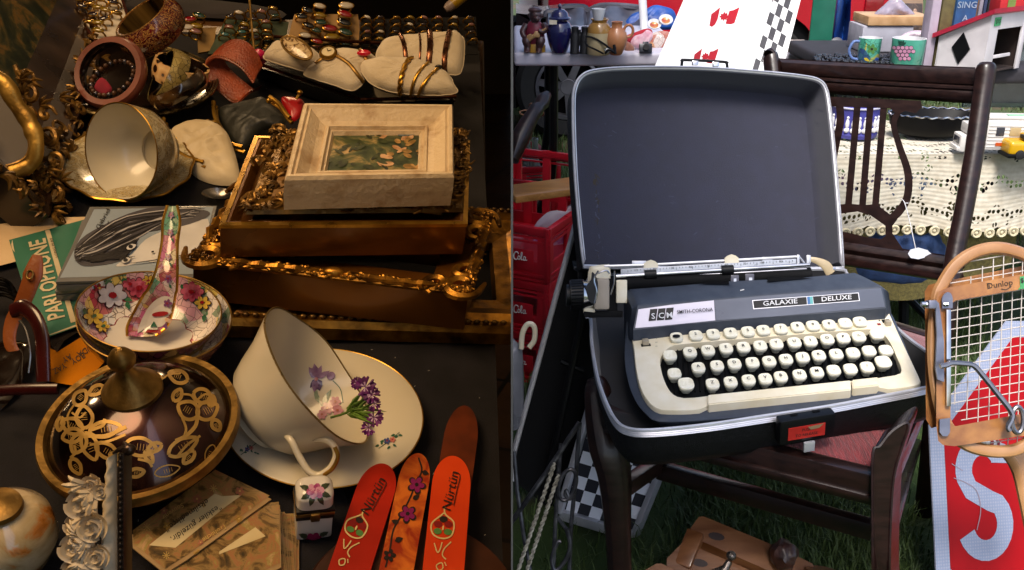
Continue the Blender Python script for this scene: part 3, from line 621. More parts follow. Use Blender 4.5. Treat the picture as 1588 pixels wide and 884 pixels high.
def band_on(name, label, cat, cc, pts, w, m, th=2.2, group=None, twist=False, extra=None):   # bracelet laid over a cushion, following its surface
    dcl = cc[1]; F = cc[2]; ws = []
    for p in cr([V((x, y, 0)) for x, y in pts], 6):
        q = dcl.pt(p.x, p.y)
        if q: ws.append(F.inverted() @ (q[0]+q[1]*.0012))
    for _ in range(4): ws = [ws[0]]+[(ws[i-1]+ws[i]*2+ws[i+1])/4 for i in range(1, len(ws)-1)]+[ws[-1]] if len(ws) > 2 else ws
    if len(ws) < 3: return None
    o = thing(name, label, cat, F @ Matrix.Translation(ws[len(ws)//2]), group); f = MB(m)
    if twist:
        for ph in (0, pi):
            f.tube([p+V((cos(i*1.1+ph), 0, sin(i*1.1+ph)))*w*.28 for i, p in enumerate(ws)], w*.36, 6)
    else: f.tube(ws, w/2, 8, flat=.45, up=(0, 0, 1))
    f.build('band', o, F)
    if extra: extra(o, ws, F)
    return o
m_cop = mat('copper', '#94644a', '#4c2c1c', sc=120, rough=.28, metal=.9, lo=.4, hi=.6)
cD = cushion('cream cushion wearing copper bangles, furthest right', 652, 84, .055, [(584, 90), (588, 66), (600, 56), (640, 50), (690, 44), (716, 46), (720, 80), (717, 118), (706, 128), (660, 122), (600, 110)], 24, 1)
for i, (pts, w, lb) in enumerate((([(621, 55), (627, 70), (630, 95), (631, 112)], 7, 'thin curved copper cuff, leftmost on the copper cushion'), ([(650, 50), (652, 70), (651, 96), (650, 112)], 3, 'thinnest dark copper wire bangle on the cushion'), ([(666, 50), (667, 72), (665, 98), (664, 114)], 9, 'broad engraved copper cuff in the middle of the cushion'), ([(698, 46), (692, 68), (689, 95), (690, 120)], 8, 'twisted dull copper cuff, rightmost on the cushion'))):
    band_on('copper_cuff', lb, 'bangle', cD, pts, w, m_cop, group='copper cuffs on the far cushion')
cA = cushion('cream cushion under the oval brooch, leftmost of four', 452, 92, .05, [(408, 88), (414, 72), (424, 58), (450, 62), (486, 74), (494, 92), (484, 118), (450, 108), (420, 96)], 17, 2)
cB = cushion('cream cushion wearing the gold watch', 522, 108, .052, [(472, 116), (492, 90), (520, 68), (556, 70), (580, 82), (578, 100), (562, 112), (566, 134), (550, 152), (520, 140), (490, 128)], 19, 3)
cC = cushion('plump cream cushion wearing three gold bangles, in front of the copper one', 632, 122, .062, [(556, 94), (580, 84), (620, 84), (662, 94), (696, 116), (704, 134), (710, 150), (690, 156), (655, 156), (610, 150), (578, 134), (562, 112)], 24, 4)
band_on('gold_bangle', 'twisted rope gold bangle on the plump cushion', 'bangle', cC, [(644, 88), (632, 96), (623, 118), (620, 140), (623, 154)], 7, m_goldb, group='gold bangles', twist=True)
band_on('gold_bangle', 'smooth gold bangle in the middle of the plump cushion', 'bangle', cC, [(664, 98), (650, 112), (640, 132), (636, 152)], 5, m_goldb, group='gold bangles')
band_on('gold_bangle', 'smooth gold bangle with a dark stone, rightmost on the plump cushion', 'bangle', cC, [(682, 104), (668, 116), (654, 134), (648, 148)], 5, m_goldb, group='gold bangles', extra=lambda o, ws, F: MB(m_black).ball(ws[0], (6, 3, 4), 8).build('stone', o, F))
def watchx(o, ws, F):
    c = ws[len(ws)//3]+V((0, 0, 5)); MB(m_goldb).lathe([(0, -3), (13, -3), (14, 0), (12, 3), (10, 3)], 24, Matrix.Translation(c)).build('case', o, F)
    f = MB(mat('watch_dial', '#d8c8a0', rough=.3)); f.lathe([(0, 2.2), (10, 2.2)], 20, Matrix.Translation(c)); f.m(m_ink); f.tube([c+V((0, 0, 3)), c+V((5, 3, 3))], .7, 4); f.tube([c+V((0, 0, 3)), c+V((-2, 6, 3))], .6, 4); f.build('dial', o, F)
band_on('gold_watch', 'gold ladies watch with a round dial on a cream cushion', 'watch', cB, [(490, 100), (500, 92), (516, 86), (532, 94), (546, 106), (562, 128)], 6, m_brass, extra=watchx)
band_on('stone_bracelet', 'brass bracelet set with a red stone on the watch cushion', 'bracelet', cB, [(500, 82), (520, 73), (545, 72), (560, 80), (568, 94)], 7, m_brass, extra=lambda o, ws, F: MB(mat('red_stone', '#c0102c', rough=.1, coat=.8)).ball(ws[len(ws)//2]+V((0, 0, 4)), (11, 6, 5), 12).build('stone', o, F))
Fo = cfL(460, 74, .075, ('X', -20), ('Z', -38)); o = thing('oval_brooch', 'oval painted brooch in a dark rim lying on a cushion', 'brooch', Fo)
f = MB(m_brass); f.tube([(29*cos(a), 14*sin(a), 0) for a in [2*pi*i/40 for i in range(40)]], 2.2, 6, closed=True); f.build('rim', o, Fo)
f = MB(paintm('brooch_picture', [(.4, '#3c2818'), (.48, '#b49870'), (.6, '#c8b48c')], 90, 2, .15)); f.grid(lambda u, v: V((28*v*cos(2*pi*u), 13*v*sin(2*pi*u), 3*(1-v*v))), 32, 6, wu=True); f.build('face', o, Fo)
# ---- rings: one ring with band and stone, copied ---------------------------------
def ringproto(stone, big, ms, mband=m_goldb):
    o = thing('finger_ring', 'ring', 'ring', I4); f = MB(mband); r = .0068
    f.tube([(r*cos(a), 0, r*sin(a)+r) for a in [2*pi*i/24 for i in range(24)]], .0011, 6, closed=True)
    f.lathe([(0, 0), (big*.72, 0), (big*.95, .0014), (big, .0022), (big*.9, .0026)], 20, Matrix.Translation((0, 0, 2*r-.0005)) @ Matrix.Diagonal((1.15, .62, 1, 1))); f.build('band', o)
    f = MB(ms); f.grid(lambda u, v: V((big*1.02*v*cos(2*pi*u), big*.55*v*sin(2*pi*u), 2*r+.0012+.0022*sqrt(max(0, 1-v*v)))), 20, 6, wu=True); f.build('stone', o)
    return o
SC = {'white': '#b8b0a4', 'black': '#0c0e12', 'red': '#80101a', 'green': '#1c3830', 'gold': '#7c6418', 'teal': '#2c5c5c', 'pink': '#7c5450', 'plain': '#9c7838', 'dark': '#241a20'}
PR = {}
def ring(col, big, M, label, group):
    k = (col, big)
    if k not in PR:
        PR[k] = ringproto(col, big, mat(col+'_ring_stone', SC[col], rough=.12, coat=.8, metal=.9 if col == 'plain' else 0)); o = PR[k]
        o.matrix_basis = M; WM[o] = M; o['label'] = label; o['group'] = group
        for c in o.children: WM[c] = M @ c.matrix_basis
        return o
    return dup(PR[k], M, label, group)
def board(name, label, quad, z0, tilt_z, m):
    a, b, c, d = quad; lo = [L(*p, z0) for p in (d, c)]; hi = [L(*p, tilt_z) for p in (a, b)]
    f = MB(m); q = [hi[0], hi[1], lo[1], lo[0]]; n = (q[1]-q[0]).cross(q[3]-q[0]).normalized(); n = n if n.z > 0 else -n
    f.slab([p-n*.004 for p in q], q); o = f.build(name, F=T, label=label, cat='display card'); return q, n
def on_board(q, n, px, py):
    o = Ti @ C0; r = Ti.to_3x3() @ ray(px, py); return o+r*((q[0]-o).dot(n)/r.dot(n))
def place_ring(q, n, px, py, col, big, lb, grp, lean, sink=.0035, hh=.013):
    base = on_board(q, n, px, py); ax = (n*1.0+V(lean)).normalized(); base = base-ax*sink
    p = base+ V((0, 0, 0)); m = axisM(p, ax, 1, (1, random.uniform(-.35, .35), 0)); ring(col, big, T @ m, lb, grp)
q, n = board('ring_card', 'beige felt ring card leaning up between the green card and the dark rack', ((457, 22), (555, 22), (562, 86), (440, 84)), .012, .05, mat('beige_felt', '#a8875a', '#93744a', sc=50, rough=.9))
spec = [(492, 10, 'white'), (474, 17, 'black'), (533, 9, 'white'), (531, 22, 'red'), (465, 26, 'black'), (493, 24, 'gold'), (530, 35, 'black'), (494, 35, 'green'), (475, 40, 'black'), (508, 44, 'red'), (486, 47, 'green'), (532, 50, 'green'), (470, 55, 'white'), (511, 57, 'gold'), (488, 64, 'red'), (531, 66, 'green')]
rows = {}
for i, (x, y, c_) in enumerate(spec):
    nth = rows.setdefault(c_, []); nth.append(i)
    lb = '%s oval-stone gold ring on the beige card, %s' % (c_, {'white': ['top row middle', 'top right corner', 'low at the left edge'], 'black': ['at the top left', 'left edge just below the top', 'right side, third down', 'left side, fourth row'], 'red': ['upper right', 'in the centre', 'bottom row'], 'gold': ['upper middle', 'large, low in the middle'], 'green': ['middle of the upper rows', 'left of centre', 'right side, low', 'bottom right']}[c_][len(nth)-1])
    place_ring(q, n, x+2, y+8, c_, .0085 if (x > 505) else .0068, lb, 'rings on the beige card', (0, -.25, 1.1), hh=0)
q, n = board('ring_card', 'green felt ring card behind the leather cuff', ((350, 30), (448, 34), (440, 82), (322, 84)), .01, .04, mat('green_felt', '#44503c', '#36402f', sc=50, rough=.9))
gs = [(357, 36, 'dark'), (370, 30, 'white'), (388, 28, 'dark'), (404, 28, 'pink'), (424, 23, 'plain'), (427, 35, 'green'), (413, 44, 'pink'), (393, 40, 'dark'), (379, 48, 'gold'), (357, 52, 'pink'), (377, 54, 'dark'), (394, 58, 'white'), (414, 58, 'plain'), (374, 60, 'teal'), (417, 68, 'plain'), (396, 68, 'dark'), (348, 64, 'teal')]
cnt = {}
wn_ = ['nearest its top edge', 'in its upper half', 'near its middle', 'towards its bottom edge', 'at its lowest row']
for x, y, c_ in gs:
    k = cnt[c_] = cnt.get(c_, -1)+1
    place_ring(q, n, x, y, c_, .0050, 'small ring with a %s head on the green card, %s' % ({'plain': 'plain gold', 'teal': 'turquoise blue'}.get(c_, c_), wn_[min(4, k)]), 'rings on the green card', (random.uniform(-.3, .3), -.1, 1.2))
q, n = board('ring_card', 'small tan ring card between the bangle plate and the green card', ((306, 44), (336, 42), (330, 78), (308, 82)), .01, .03, mat('tan_felt', '#9a7a48', '#84683c', sc=50, rough=.9))
for x, y, c_, lb in ((294, 32, 'red', 'red oval ring beside the tan card'), (308, 26, 'green', 'green oval ring, topmost by the tan card'), (304, 42, 'gold', 'amber oval ring at the top of the tan card'), (290, 44, 'white', 'milky oval ring, lowest left by the tan card'), (302, 50, 'pink', 'pale pink ring in front of the tan card')):
    place_ring(q, n, x, y+8, c_, .0068, lb, 'rings by the tan card', (0, -.2, 1.1))
q, n = board('ring_rack', 'black ring rack behind the copper cushion', ((560, 30), (738, 26), (742, 84), (556, 90)), .012, .05, mat('black_felt', '#0e0c0e', sc=50, rough=.95))
cn = ['first', 'second', 'third', 'fourth', 'fifth', 'sixth', 'seventh', 'eighth']; cs = ['white', 'pink', 'plain', 'dark', 'pink', 'plain', 'plain', 'white', 'plain', 'gold', 'dark']
for ci, x in enumerate((567, 587, 612, 634, 654, 677, 702, 725)):
    for ri in range(4):
        place_ring(q, n, x+ri*(2 if ci > 6 else 0), 36+ri*11, cs[(ci*3+ri*2) % 11], .0040, 'small ring on the black rack, %s column, %s from the back' % (cn[ci], cn[ri]), 'rings on the black rack', (random.uniform(-.2, .2), -.1, 1.2))
# white ring tray
q = [L(*p, .03) for p in ((98, -12), (186, -14), (206, 50), (152, 68))]; n = V((0, 0, 1))
o = thing('ring_tray', 'open ring tray lined with white felt at the upper left', 'tray', LT(150, 30, 0))
f = MB(mat('tray_leatherette', '#2a100e', '#1a0907', sc=30, rough=.4)); f.slab([p-V((0, 0, .028)) for p in q], [p-V((0, 0, .002)) for p in q]); f.build('box', o, T)
c4 = sum(q, V())/4; f = MB(mat('white_felt', '#bdb4a6', '#a89e90', sc=60, rough=.9)); f.slab([c4+(p-c4)*.92-V((0, 0, .003)) for p in q], [c4+(p-c4)*.92 for p in q]); f.build('felt', o, T)
f = MB(mat('tray_lip', '#3c1a14', rough=.3, coat=.3)); f.tube([p-V((0, 0, .001)) for p in q], .002, 6, closed=True); f.build('rim', o, T)
for i, (x, y) in enumerate(((118, 9), (138, 4), (128, 20), (144, 16), (156, 22), (150, 33), (160, 10), (166, 26), (174, 14), (143, 44), (156, 46), (166, 40), (178, 30), (155, 58), (181, 12))):
    place_ring(q, n, x, y, ('plain', 'gold', 'dark')[i % 3], .0058, 'gold ring stuck in the white felt tray', 'gold rings in the white tray', (random.uniform(-.5, .5), -.6, .6))
# hat pin and bits
Fp = cfL(392, 78, .03); o = thing('hat_pin', 'long brass hat pin with a pink bead standing behind the leather cuff', 'hat pin', Fp)
MB(m_brass).tube([(-6, 90, 0), (-2, 40, 0), (2, 0, 0)], 2.0, 8).build('shaft', o, Fp); MB(mat('pink_bead', '#c01450', rough=.3)).ball((10, -8, 6), (11, 9, 9), 12, nz=.25, nsc=3).build('bead', o, Fp)
Fy = cf(705, 4, depth(T @ L(705, 10, 0))*1.02, ('Z', 38)); o = thing('yellow_marker', 'yellow marker pen lying at the back edge of the table', 'marker', Fy)
MB(mat('yellow_plastic', '#a8860c', '#8c6e08', sc=20, rough=.35)).tube([(-4, 0, 0), (70, 0, 0)], 9, 12).build('barrel', o, Fy); MB(mat('grey_cap', '#8c7c78', rough=.4)).tube([(-18, 0, 0), (-12, 0, 0), (-4, 0, 0)], [5, 8, 8.5], 12).build('cap', o, Fy)
Fg = LT(250, 8, 0); MB(mat('grey_flannel', '#241f22', '#1a1618', sc=30, rough=.9)).puff([(-.12, -.02), (.0, -.028), (.13, -.02), (.12, .02), (-.12, .025)], .008, .002, .002, 30).build('grey_cloth', F=LT(262, 10, 0), label='folded grey flannel at the back of the table behind the bangles', cat='cloth')
# ---- record sleeve, CDs, tag, straps -------------------------------------------
m_slv = mat('teal_sleeve', '#2f6a56', '#28604c', sc=20, rough=.55); m_paper = mat('cream_paper', '#c8ae88', '#b89c74', sc=14, rough=.8, bump=.1)
f = MB(m_paper); f.slab([L(*p, .001) for p in ((-30, 352), (60, 338), (142, 336), (190, 350), (150, 372), (-30, 420))], [L(*p, .0025) for p in ((-30, 352), (60, 338), (142, 336), (190, 350), (150, 372), (-30, 420))]); f.build('paper_sleeve', F=T, label='cream paper inner sleeve sticking out above the teal record sleeve', cat='paper sleeve')
f = MB(m_slv); qd = ((14, 372), (132, 340), (250, 330), (170, 488), (130, 503), (62, 527)); f.slab([L(*p, .004) for p in qd], [L(*p, .0065) for p in qd]); dc = Decal(f, T, .0003)
m_cr = mat('print_cream', '#c4b490', rough=.6); m_org = mat('print_orange', '#c0481c', rough=.6)
dc.poly([(27, 362), (72, 355), (70, 356), (62, 360), (27, 368)], m_org); dc.poly([(10, 375), (19, 372), (23, 392), (15, 396)], m_cr)
dc.poly([(70, 358), (77, 356), (118, 499), (110, 501)], m_cr, 1); dc.poly([(62, 525), (125, 501), (126, 504), (63, 529)], m_cr, 1)
dc.text('PARLOPHONE', 74, 434, 38, -104, m_cr, .02, .52, ydir=(sin(R(-104)), -cos(R(-104))))
dc.text('RECORDS', 112, 470, 7, -107, m_ink, 0, 1, 3); dc.text('LONG PLAY', 84, 385, 6, -107, m_ink, 0, 1, 3)
f.build('record_sleeve', F=T, label='teal record sleeve printed PARLOPHONE, lying under the CD cases', cat='record sleeve')
f = MB(mat('dark_plastic_bag', '#2a2420', rough=.25)); f.slab([L(*p, .001) for p in ((70, 524), (125, 503), (132, 508), (100, 528), (88, 546))], [L(*p, .003) for p in ((70, 524), (125, 503), (132, 508), (100, 528), (88, 546))]); f.build('plastic_sleeve', F=T, label='dark clear plastic corner poking out below the teal sleeve', cat='plastic sleeve')
m_cdp = mat('clear_cd_plastic', '#747474', '#5c5c5c', sc=9, rough=.2, coat=.2, spec=.5)
def cdcase(quad, z, label, art):
    F_, w, d = rectf(*quad, z+.010); o = thing('cd_case', label, 'CD case', F_, 'stacked CD cases')
    B_ = F_
    MB(m_cdp).box((0, 0, z+.0035), (w, d, .007), .001).build('tray', o, B_)
    f = MB(m_cdp); f.box((0, 0, z+.0088), (w, d, .0028), .0006)
    if art:
        dc = Decal(f, B_, .0002); m_bl = mat('cover_blue_grey', '#8c98a4', '#828e9a', sc=20, rough=.6, spec=.3); m_sk = mat('cover_white', '#c8c6c4', rough=.6, spec=.3); m_hr = mat('cover_black', '#242224', rough=.6, spec=.3); m_hg = mat('cover_grey', '#48464c', rough=.6, spec=.3); m_hl = mat('cover_light_grey', '#a8a6a8', rough=.6, spec=.3)
        dc.poly([(146, 325), (331, 321), (318, 372), (304, 425), (93, 431), (118, 382)], m_bl, 1)
        dc.poly([(180, 412), (205, 395), (226, 372), (262, 356), (322, 340), (316, 376), (308, 405), (290, 400), (250, 408), (222, 406), (195, 413)], m_sk, 2, 3)
        dc.poly([(115, 396), (125, 372), (160, 350), (200, 332), (240, 322), (280, 322), (322, 328), (320, 338), (280, 352), (250, 350), (222, 362), (215, 372), (205, 388), (185, 406), (150, 413), (125, 412)], m_hg, 3, 3)
        rn = random.Random(2)
        for i in range(85):
            t = rn.random(); a = [(118+rn.uniform(-3, 8), 405-18*t+rn.uniform(-6, 6)), (150, 396-34*t+rn.uniform(-4, 4)), (205-8*t, 372-36*t+rn.uniform(-3, 3)), (255+30*t, 345-20*t+rn.uniform(-3, 3)), (300+20*t*rn.random(), 334-10*t+rn.uniform(-4, 5))]
            dc.stroke(a[:rn.choice((3, 4, 5, 5))], rn.uniform(.8, 3.2), (m_hr, m_hr, m_hr, m_hl, m_hg)[i % 5], 4+i*.05, 3, True)
        for i in range(20): 
            t = rn.random(); dc.stroke([(125+20*t, 404+6*t), (160, 398+8*t+rn.uniform(-6, 3)), (190, 396+10*t+rn.uniform(-14, 0)), (212, 372+14*t)], rn.uniform(1, 3), m_hr, 9+i*.05, 3, True)
        for ex, ey, s_ in ((204, 386, 1), (196, 407, .9)):
            dc.ell(ex, ey, 8*s_, 4*s_, m_sk, -25, 12); dc.ell(ex-1, ey, 3.6, 3, m_hr, 0, 13); dc.stroke([(ex-10, ey+3), (ex-2, ey-5), (ex+9, ey-3)], 1.8, m_hr, 14, 3, True)
        dc.stroke([(184, 408), (190, 404), (210, 401)], 2, m_hr, 12, 3, True); dc.ell(237, 394, 2.4, 1.4, m_hr, -20, 12)
        dc.stroke([(200, 412), (240, 407), (280, 400), (306, 399)], 2, m_hg, 12, 4, True)
        dc.text('Gabriel', 160, 341, 12, -60, m_ink, 0, 1, 6, ydir=(sin(R(-60))*.9, -cos(R(-60))*.5)); dc.stroke([(152, 350), (166, 352), (168, 344)], 1, m_ink, 6)
    f.build('lid', o, B_); return o
cdcase(((128, 342), (330, 334), (312, 440), (84, 452)), .0065, 'plain CD case lying under the portrait one', False)
cdcase(((141, 322), (335, 318), (309, 432), (84, 436)), .018, 'CD case with a black and white portrait on a grey-blue cover', True)
f = MB(mat('orange_card', '#b46c04', '#9c5c02', sc=18, rough=.8, spec=.1)); qd = ((64, 535), (90, 545), (130, 520), (165, 558), (126, 600), (68, 590)); f.slab([L(*p, .0005) for p in qd], [L(*p, .002) for p in qd]); dc = Decal(f, T, .0003)
for t, x, y, rt in (('YAZ', 92, 572, 205), ('AY', 104, 556, 205), ('BOY', 121, 556, 205), ('UYUDA', 138, 541, 205)): dc.text(t, x, y, 13, 150, m_ink, 0, .9, 2)
f.build('orange_card', F=T, label='orange card with upside-down writing between the bowls and the straps', cat='card')
m_tan = mat('tan_strap_leather', '#8a4a1c', '#6a3412', sc=20, rough=.35, coat=.2, bump=.2, bsc=300); m_ox = mat('oxblood_leather', '#3c100e', '#280a09', sc=20, rough=.25, coat=.4)
Fs = cfL(30, 490, .03, ('X', -14)); o = thing('tan_strap', 'tan leather strap with a brass eyelet sticking up at the left edge', 'strap', Fs)
f = MB(m_tan); pth = cr([V(p) for p in ((28, 92, 22), (22, 60, 18), (8, 20, 10), (-8, -10, 4), (-10, -40, 0), (2, -62, -4), (14, -74, -8))], 6); n = len(pth)
wd = [2+13*min(1, (i+1)/7)**.5 if i < 7 else 15*(1-.6*i/n) for i in range(n)]; f.tube(pth, wd, 12, flat=.18, up=(.2, 0, 1)); f.build('strap', o, Fs)
MB(m_brass).tube([(20+5*cos(a), 60+7*sin(a), 23) for a in [2*pi*i/20 for i in range(20)]], 1.6, 6, closed=True).build('eyelet', o, Fs)
Fs = cfL(50, 540, .02, ('X', -14)); o = thing('oxblood_bag_strap', 'curved oxblood leather handle standing at the left edge above the lid', 'handle', Fs)
f = MB(m_ox); f.tube(cr([V(p) for p in ((-40, 60, -4), (-20, 64, 4), (4, 46, 10), (18, 16, 10), (22, -20, 6), (24, -52, 0))], 6), 13, 12, flat=.5, up=(0, 0, 1)); f.build('arch', o, Fs)
MB(mat('steel_piping', '#8c8884', rough=.2, metal=.9)).tube(cr([V(p) for p in ((-16, 40, 18), (-4, 24, 18), (6, -10, 16), (4, -40, 10))], 5), 1.8, 6).build('piping', o, Fs)
Fs = cfL(40, 606, .02); f = MB(m_ox); f.tube(cr([V(p) for p in ((-70, -3, 0), (-10, 2, 0), (50, 3, 0))], 5), 9, 10, flat=.6); f.build('flat_leather_strap', F=Fs, label='flat oxblood leather strap lying below the curved handle', cat='strap')
Fs = cfL(8, 450, .02, ('Z', 20)); o = thing('chrome_buckle', 'dark chrome and leather buckle at the left edge under the tan strap', 'buckle', Fs)
f = MB(mat('black_chrome', '#2a2624', '#141210', sc=40, rough=.15, metal=.8))
for k in range(4): f.tube(cr([V(p) for p in ((-30, 20-k*9, 0), (-6, 22-k*9, 6), (12, 8-k*9, 6), (14, -12-k*7, 0))], 5), 3.2, 8)
f.build('links', o, Fs)
MB(m_bk).puff([(-70, 20), (-20, 40), (12, 20), (14, -60), (-20, -110), (-80, -90)], 14, 2, 5, .03).build('leather_bag', F=cfL(30, 560, .008, ('X', -40)), label='slumped black leather bag at the left edge under the straps', cat='bag')
# ---- bowls and spoon --------------------------------------------------------------
m_fam = floralm('famille_rose', 60); m_famx = floralm('famille_rose_outer', 60, '#b09468', ('#5a1c20', '#8c6a2c', '#3c4a2c', '#b08a4c', '#6a3040'), '#1a0e08')
s0 = Ls(240, 485, .06); r2 = 115*s0; h2 = r2*.62
def bowl(label, px, py, z, r, tl, dec=False):
    Fb = T @ Matrix.Translation(L(px, py, z)) @ Matrix.Rotation(R(tl[0]), 4, 'X') @ Matrix.Rotation(R(tl[1]), 4, 'Y') @ Matrix.Translation((0, 0, -r*.74)); h = r*.74
    o = thing('porcelain_bowl', label, 'bowl', Fb, 'nested porcelain bowls')
    out = [(0, 0), (.40*r, 0), (.42*r, .05*h), (.40*r, .1*h), (.62*r, .22*h), (.85*r, .52*h), (.96*r, .82*h), (r, h)]; inn = [(r*.985, h), (.945*r, .82*h), (.82*r, .54*h), (.58*r, .27*h), (.3*r, .17*h), (0, .16*h)]
    f = MB(m_famx); f.lathe(out, 72); f.m(m_fam); f.lathe(inn[:4], 72); f.m(m_white); f.lathe(inn[3:], 72)
    if dec:
        mr_ = mat('china_red', '#8c2028', rough=.2); 
        f.m(mr_); f.tube([((.58+.05*abs(sin(a*6)))*r*cos(a), (.58+.05*abs(sin(a*6)))*r*sin(a), (.285+.03*abs(sin(a*6)))*h) for a in [2*pi*i/160 for i in range(160)]], r*.009, 4, closed=True)
        f.m(m_white); f.grid(lambda u, v: V(((.58+.05*abs(sin(2*pi*u*6)))*v*r*cos(2*pi*u), (.58+.05*abs(sin(2*pi*u*6)))*v*r*sin(2*pi*u), (.17+.115*v**2+.03*v**7*abs(sin(2*pi*u*6)))*h)), 120, 8, wu=True)
        dc = Decal(f, Fb, .0006); pk = mat('china_pink', '#c06078', '#8c2440', sc=120, rough=.2, coat=.4, lo=.4, hi=.6); bl_ = mat('china_pale_blue', '#a4a8c0', '#c8c8d4', sc=90, rough=.2, coat=.4); ye = mat('china_yellow', '#d4b44c', rough=.2, coat=.4); gn = mat('china_green', '#2c6a4c', rough=.2, coat=.4); rd = mat('china_crimson', '#8c1424', rough=.2, coat=.4); pu = mat('china_ink', '#40242c', rough=.3)
        def fl(x, y, r_, m1, m2, n_=7, k=2):
            for i in range(n_):
                a = 2*pi*i/n_; dc.ell(x+cos(a)*r_*.62, y+sin(a)*r_*.5, r_*.44, r_*.33, pu, 360*i/n_, k, 9); dc.ell(x+cos(a)*r_*.62, y+sin(a)*r_*.5, r_*.38, r_*.27, m1, 360*i/n_, k+1, 9)
            dc.ell(x, y, r_*.28, r_*.22, m2, 0, k+2.5, 9)
        fl(172, 458, 24, bl_, rd); fl(142, 492, 16, ye, gn, 6); fl(215, 446, 19, pk, rd, 8); fl(200, 440, 12, pk, rd, 7); fl(300, 452, 19, pk, rd, 8); fl(317, 470, 13, ye, rd, 6); fl(230, 434, 10, ye, pk, 6); fl(157, 508, 11, ye, gn, 6); fl(150, 446, 8, rd, ye, 5)
        for x, y, l_, a_ in ((190, 462, 16, 20), (195, 468, 14, 70), (160, 440, 14, -20), (128, 478, 12, 80), (186, 434, 12, 0), (320, 488, 14, 100), (312, 440, 12, 40), (282, 440, 12, 60)): dc.leaf(x, y, l_, 8, a_, gn, 2.5)
    f.build('body', o, Fb)
    MB(m_brass).tube([(r*.993*cos(a), r*.993*sin(a), h) for a in [2*pi*i/96 for i in range(96)]], r*.013, 6, closed=True).build('gilt_rim', o, Fb)
    return Fb
bowl('outer flowered porcelain bowl of the nested pair', 242, 491, .052, r2, (-1, 3))
Fb1 = bowl('inner flowered porcelain bowl with a white scalloped centre, holding the spoon', 233, 480, .0605, 107*s0, (-4, 5), True)
# spoon
pB = Fb1 @ V((.001, -.006, .012)); pA = P(268, 322, depth(T @ L(266, 395, .085))*1.0)
pts_px = ((222, 522), (232, 505), (246, 470), (258, 430), (264, 380), (267, 345), (268, 320))
d0 = depth(T @ L(225, 520, .028)); d1 = depth(T @ L(262, 428, .075)); ds = [d0*.984, d0*.99, d0+(d1-d0)*.55, d1, d1*1.015, d1*1.028, d1*1.038]
spn = thing('porcelain_spoon', 'porcelain soup spoon with a flowered handle standing in the inner bowl', 'spoon', Matrix.Translation(P(225, 510, d0)) @ C3.to_4x4())
W_ = [22, 31, 27, 18, 12.5, 13.5, 8]; pc = cr([P(x, y, d) for (x, y), d in zip(pts_px, ds)], 6); wc = cr([V((w, 0, 0)) for w in W_], 6)
f = MB(m_famx); rt = C3 @ V((1, 0, 0)); tw = C3 @ V((0, .25, 1)); N = len(pc)
def spf(sgn):
    def g(u, v):
        i = int(round(u*(N-1))); w = wc[i].x*ds[0]/FPX; a = (v-.5)*2; cup = (10 if i < 15 else 4)*ds[0]/FPX
        return pc[i]+rt*a*w+tw*(cup*(a*a)-cup*.3)+tw*sgn*.0008
    return g
f.m(m_famx); f.grid(spf(-1), N-1, 10); f.m(m_fam if 0 else m_famx); 
f.m(floralm('spoon_handle_china', 85, '#c8bca0', ('#b05c88', '#4c8c78', '#b08a30', '#c8bca0', '#8c3048', '#c8b8c0'), '#3a2410')); f.grid(spf(1), N-1, 10)
f.m(m_goldb)
for e in (0, 1): f.tube([spf(0)(i/(N-1), e) for i in range(N)], .0011, 6)
dc = Decal(f, I4, .0005); mw_ = mat('spoon_white', '#c8c4be', rough=.15, coat=.6)
dc.poly([(214, 524), (218, 500), (232, 474), (250, 460), (266, 462), (278, 484), (276, 508), (262, 524), (240, 530)], mw_, 1, 3)
mg_, mp_, mr_ = mat('dab_green', '#2c5c48', rough=.3), mat('dab_purple', '#6c3c6c', rough=.3), mat('dab_red', '#8c1c24', rough=.3)
dc.flower(262, 470, 7, mp_, mr_, 5, 0, 3); dc.ell(250, 487, 14, 4, mr_, -5, 3); dc.poly([(229, 512), (250, 513), (248, 518), (227, 518)], mr_, 3); dc.poly([(240, 498), (234, 508), (246, 508)], mg_, 3); dc.poly([(260, 500), (268, 512), (250, 524), (254, 508)], mp_, 3); dc.ell(262, 497, 3.4, 3.4, mat('dab_face', '#c8a88c', rough=.4), 0, 4)
for x, y in ((266, 335), (265, 362), (262, 400), (262, 432)): dc.flower(x, y, 6, mp_, mr_, 5, 20, 3); dc.leaf(x+2, y+8, 8, 4, 60, mg_, 3)
f.build('body', spn, I4)
Fz = LT(338, 308, .002); s0_ = Ls(338, 308); o = thing('steel_spoon', 'small steel spoon bowl showing beside the gilt frames', 'spoon', Fz)
f = MB(mat('dull_steel', '#8a8680', '#6a6660', sc=50, rough=.22, metal=.95)); f.grid(lambda u, v: V((24*s0_*v*cos(2*pi*u), 16*s0_*v*sin(2*pi*u), .006*v*v)), 28, 6, wu=True); f.tube([(20*s0_, 0, .005), (60*s0_, -.005, .006)], .0022, 6); f.build('bowl', o, Fz)
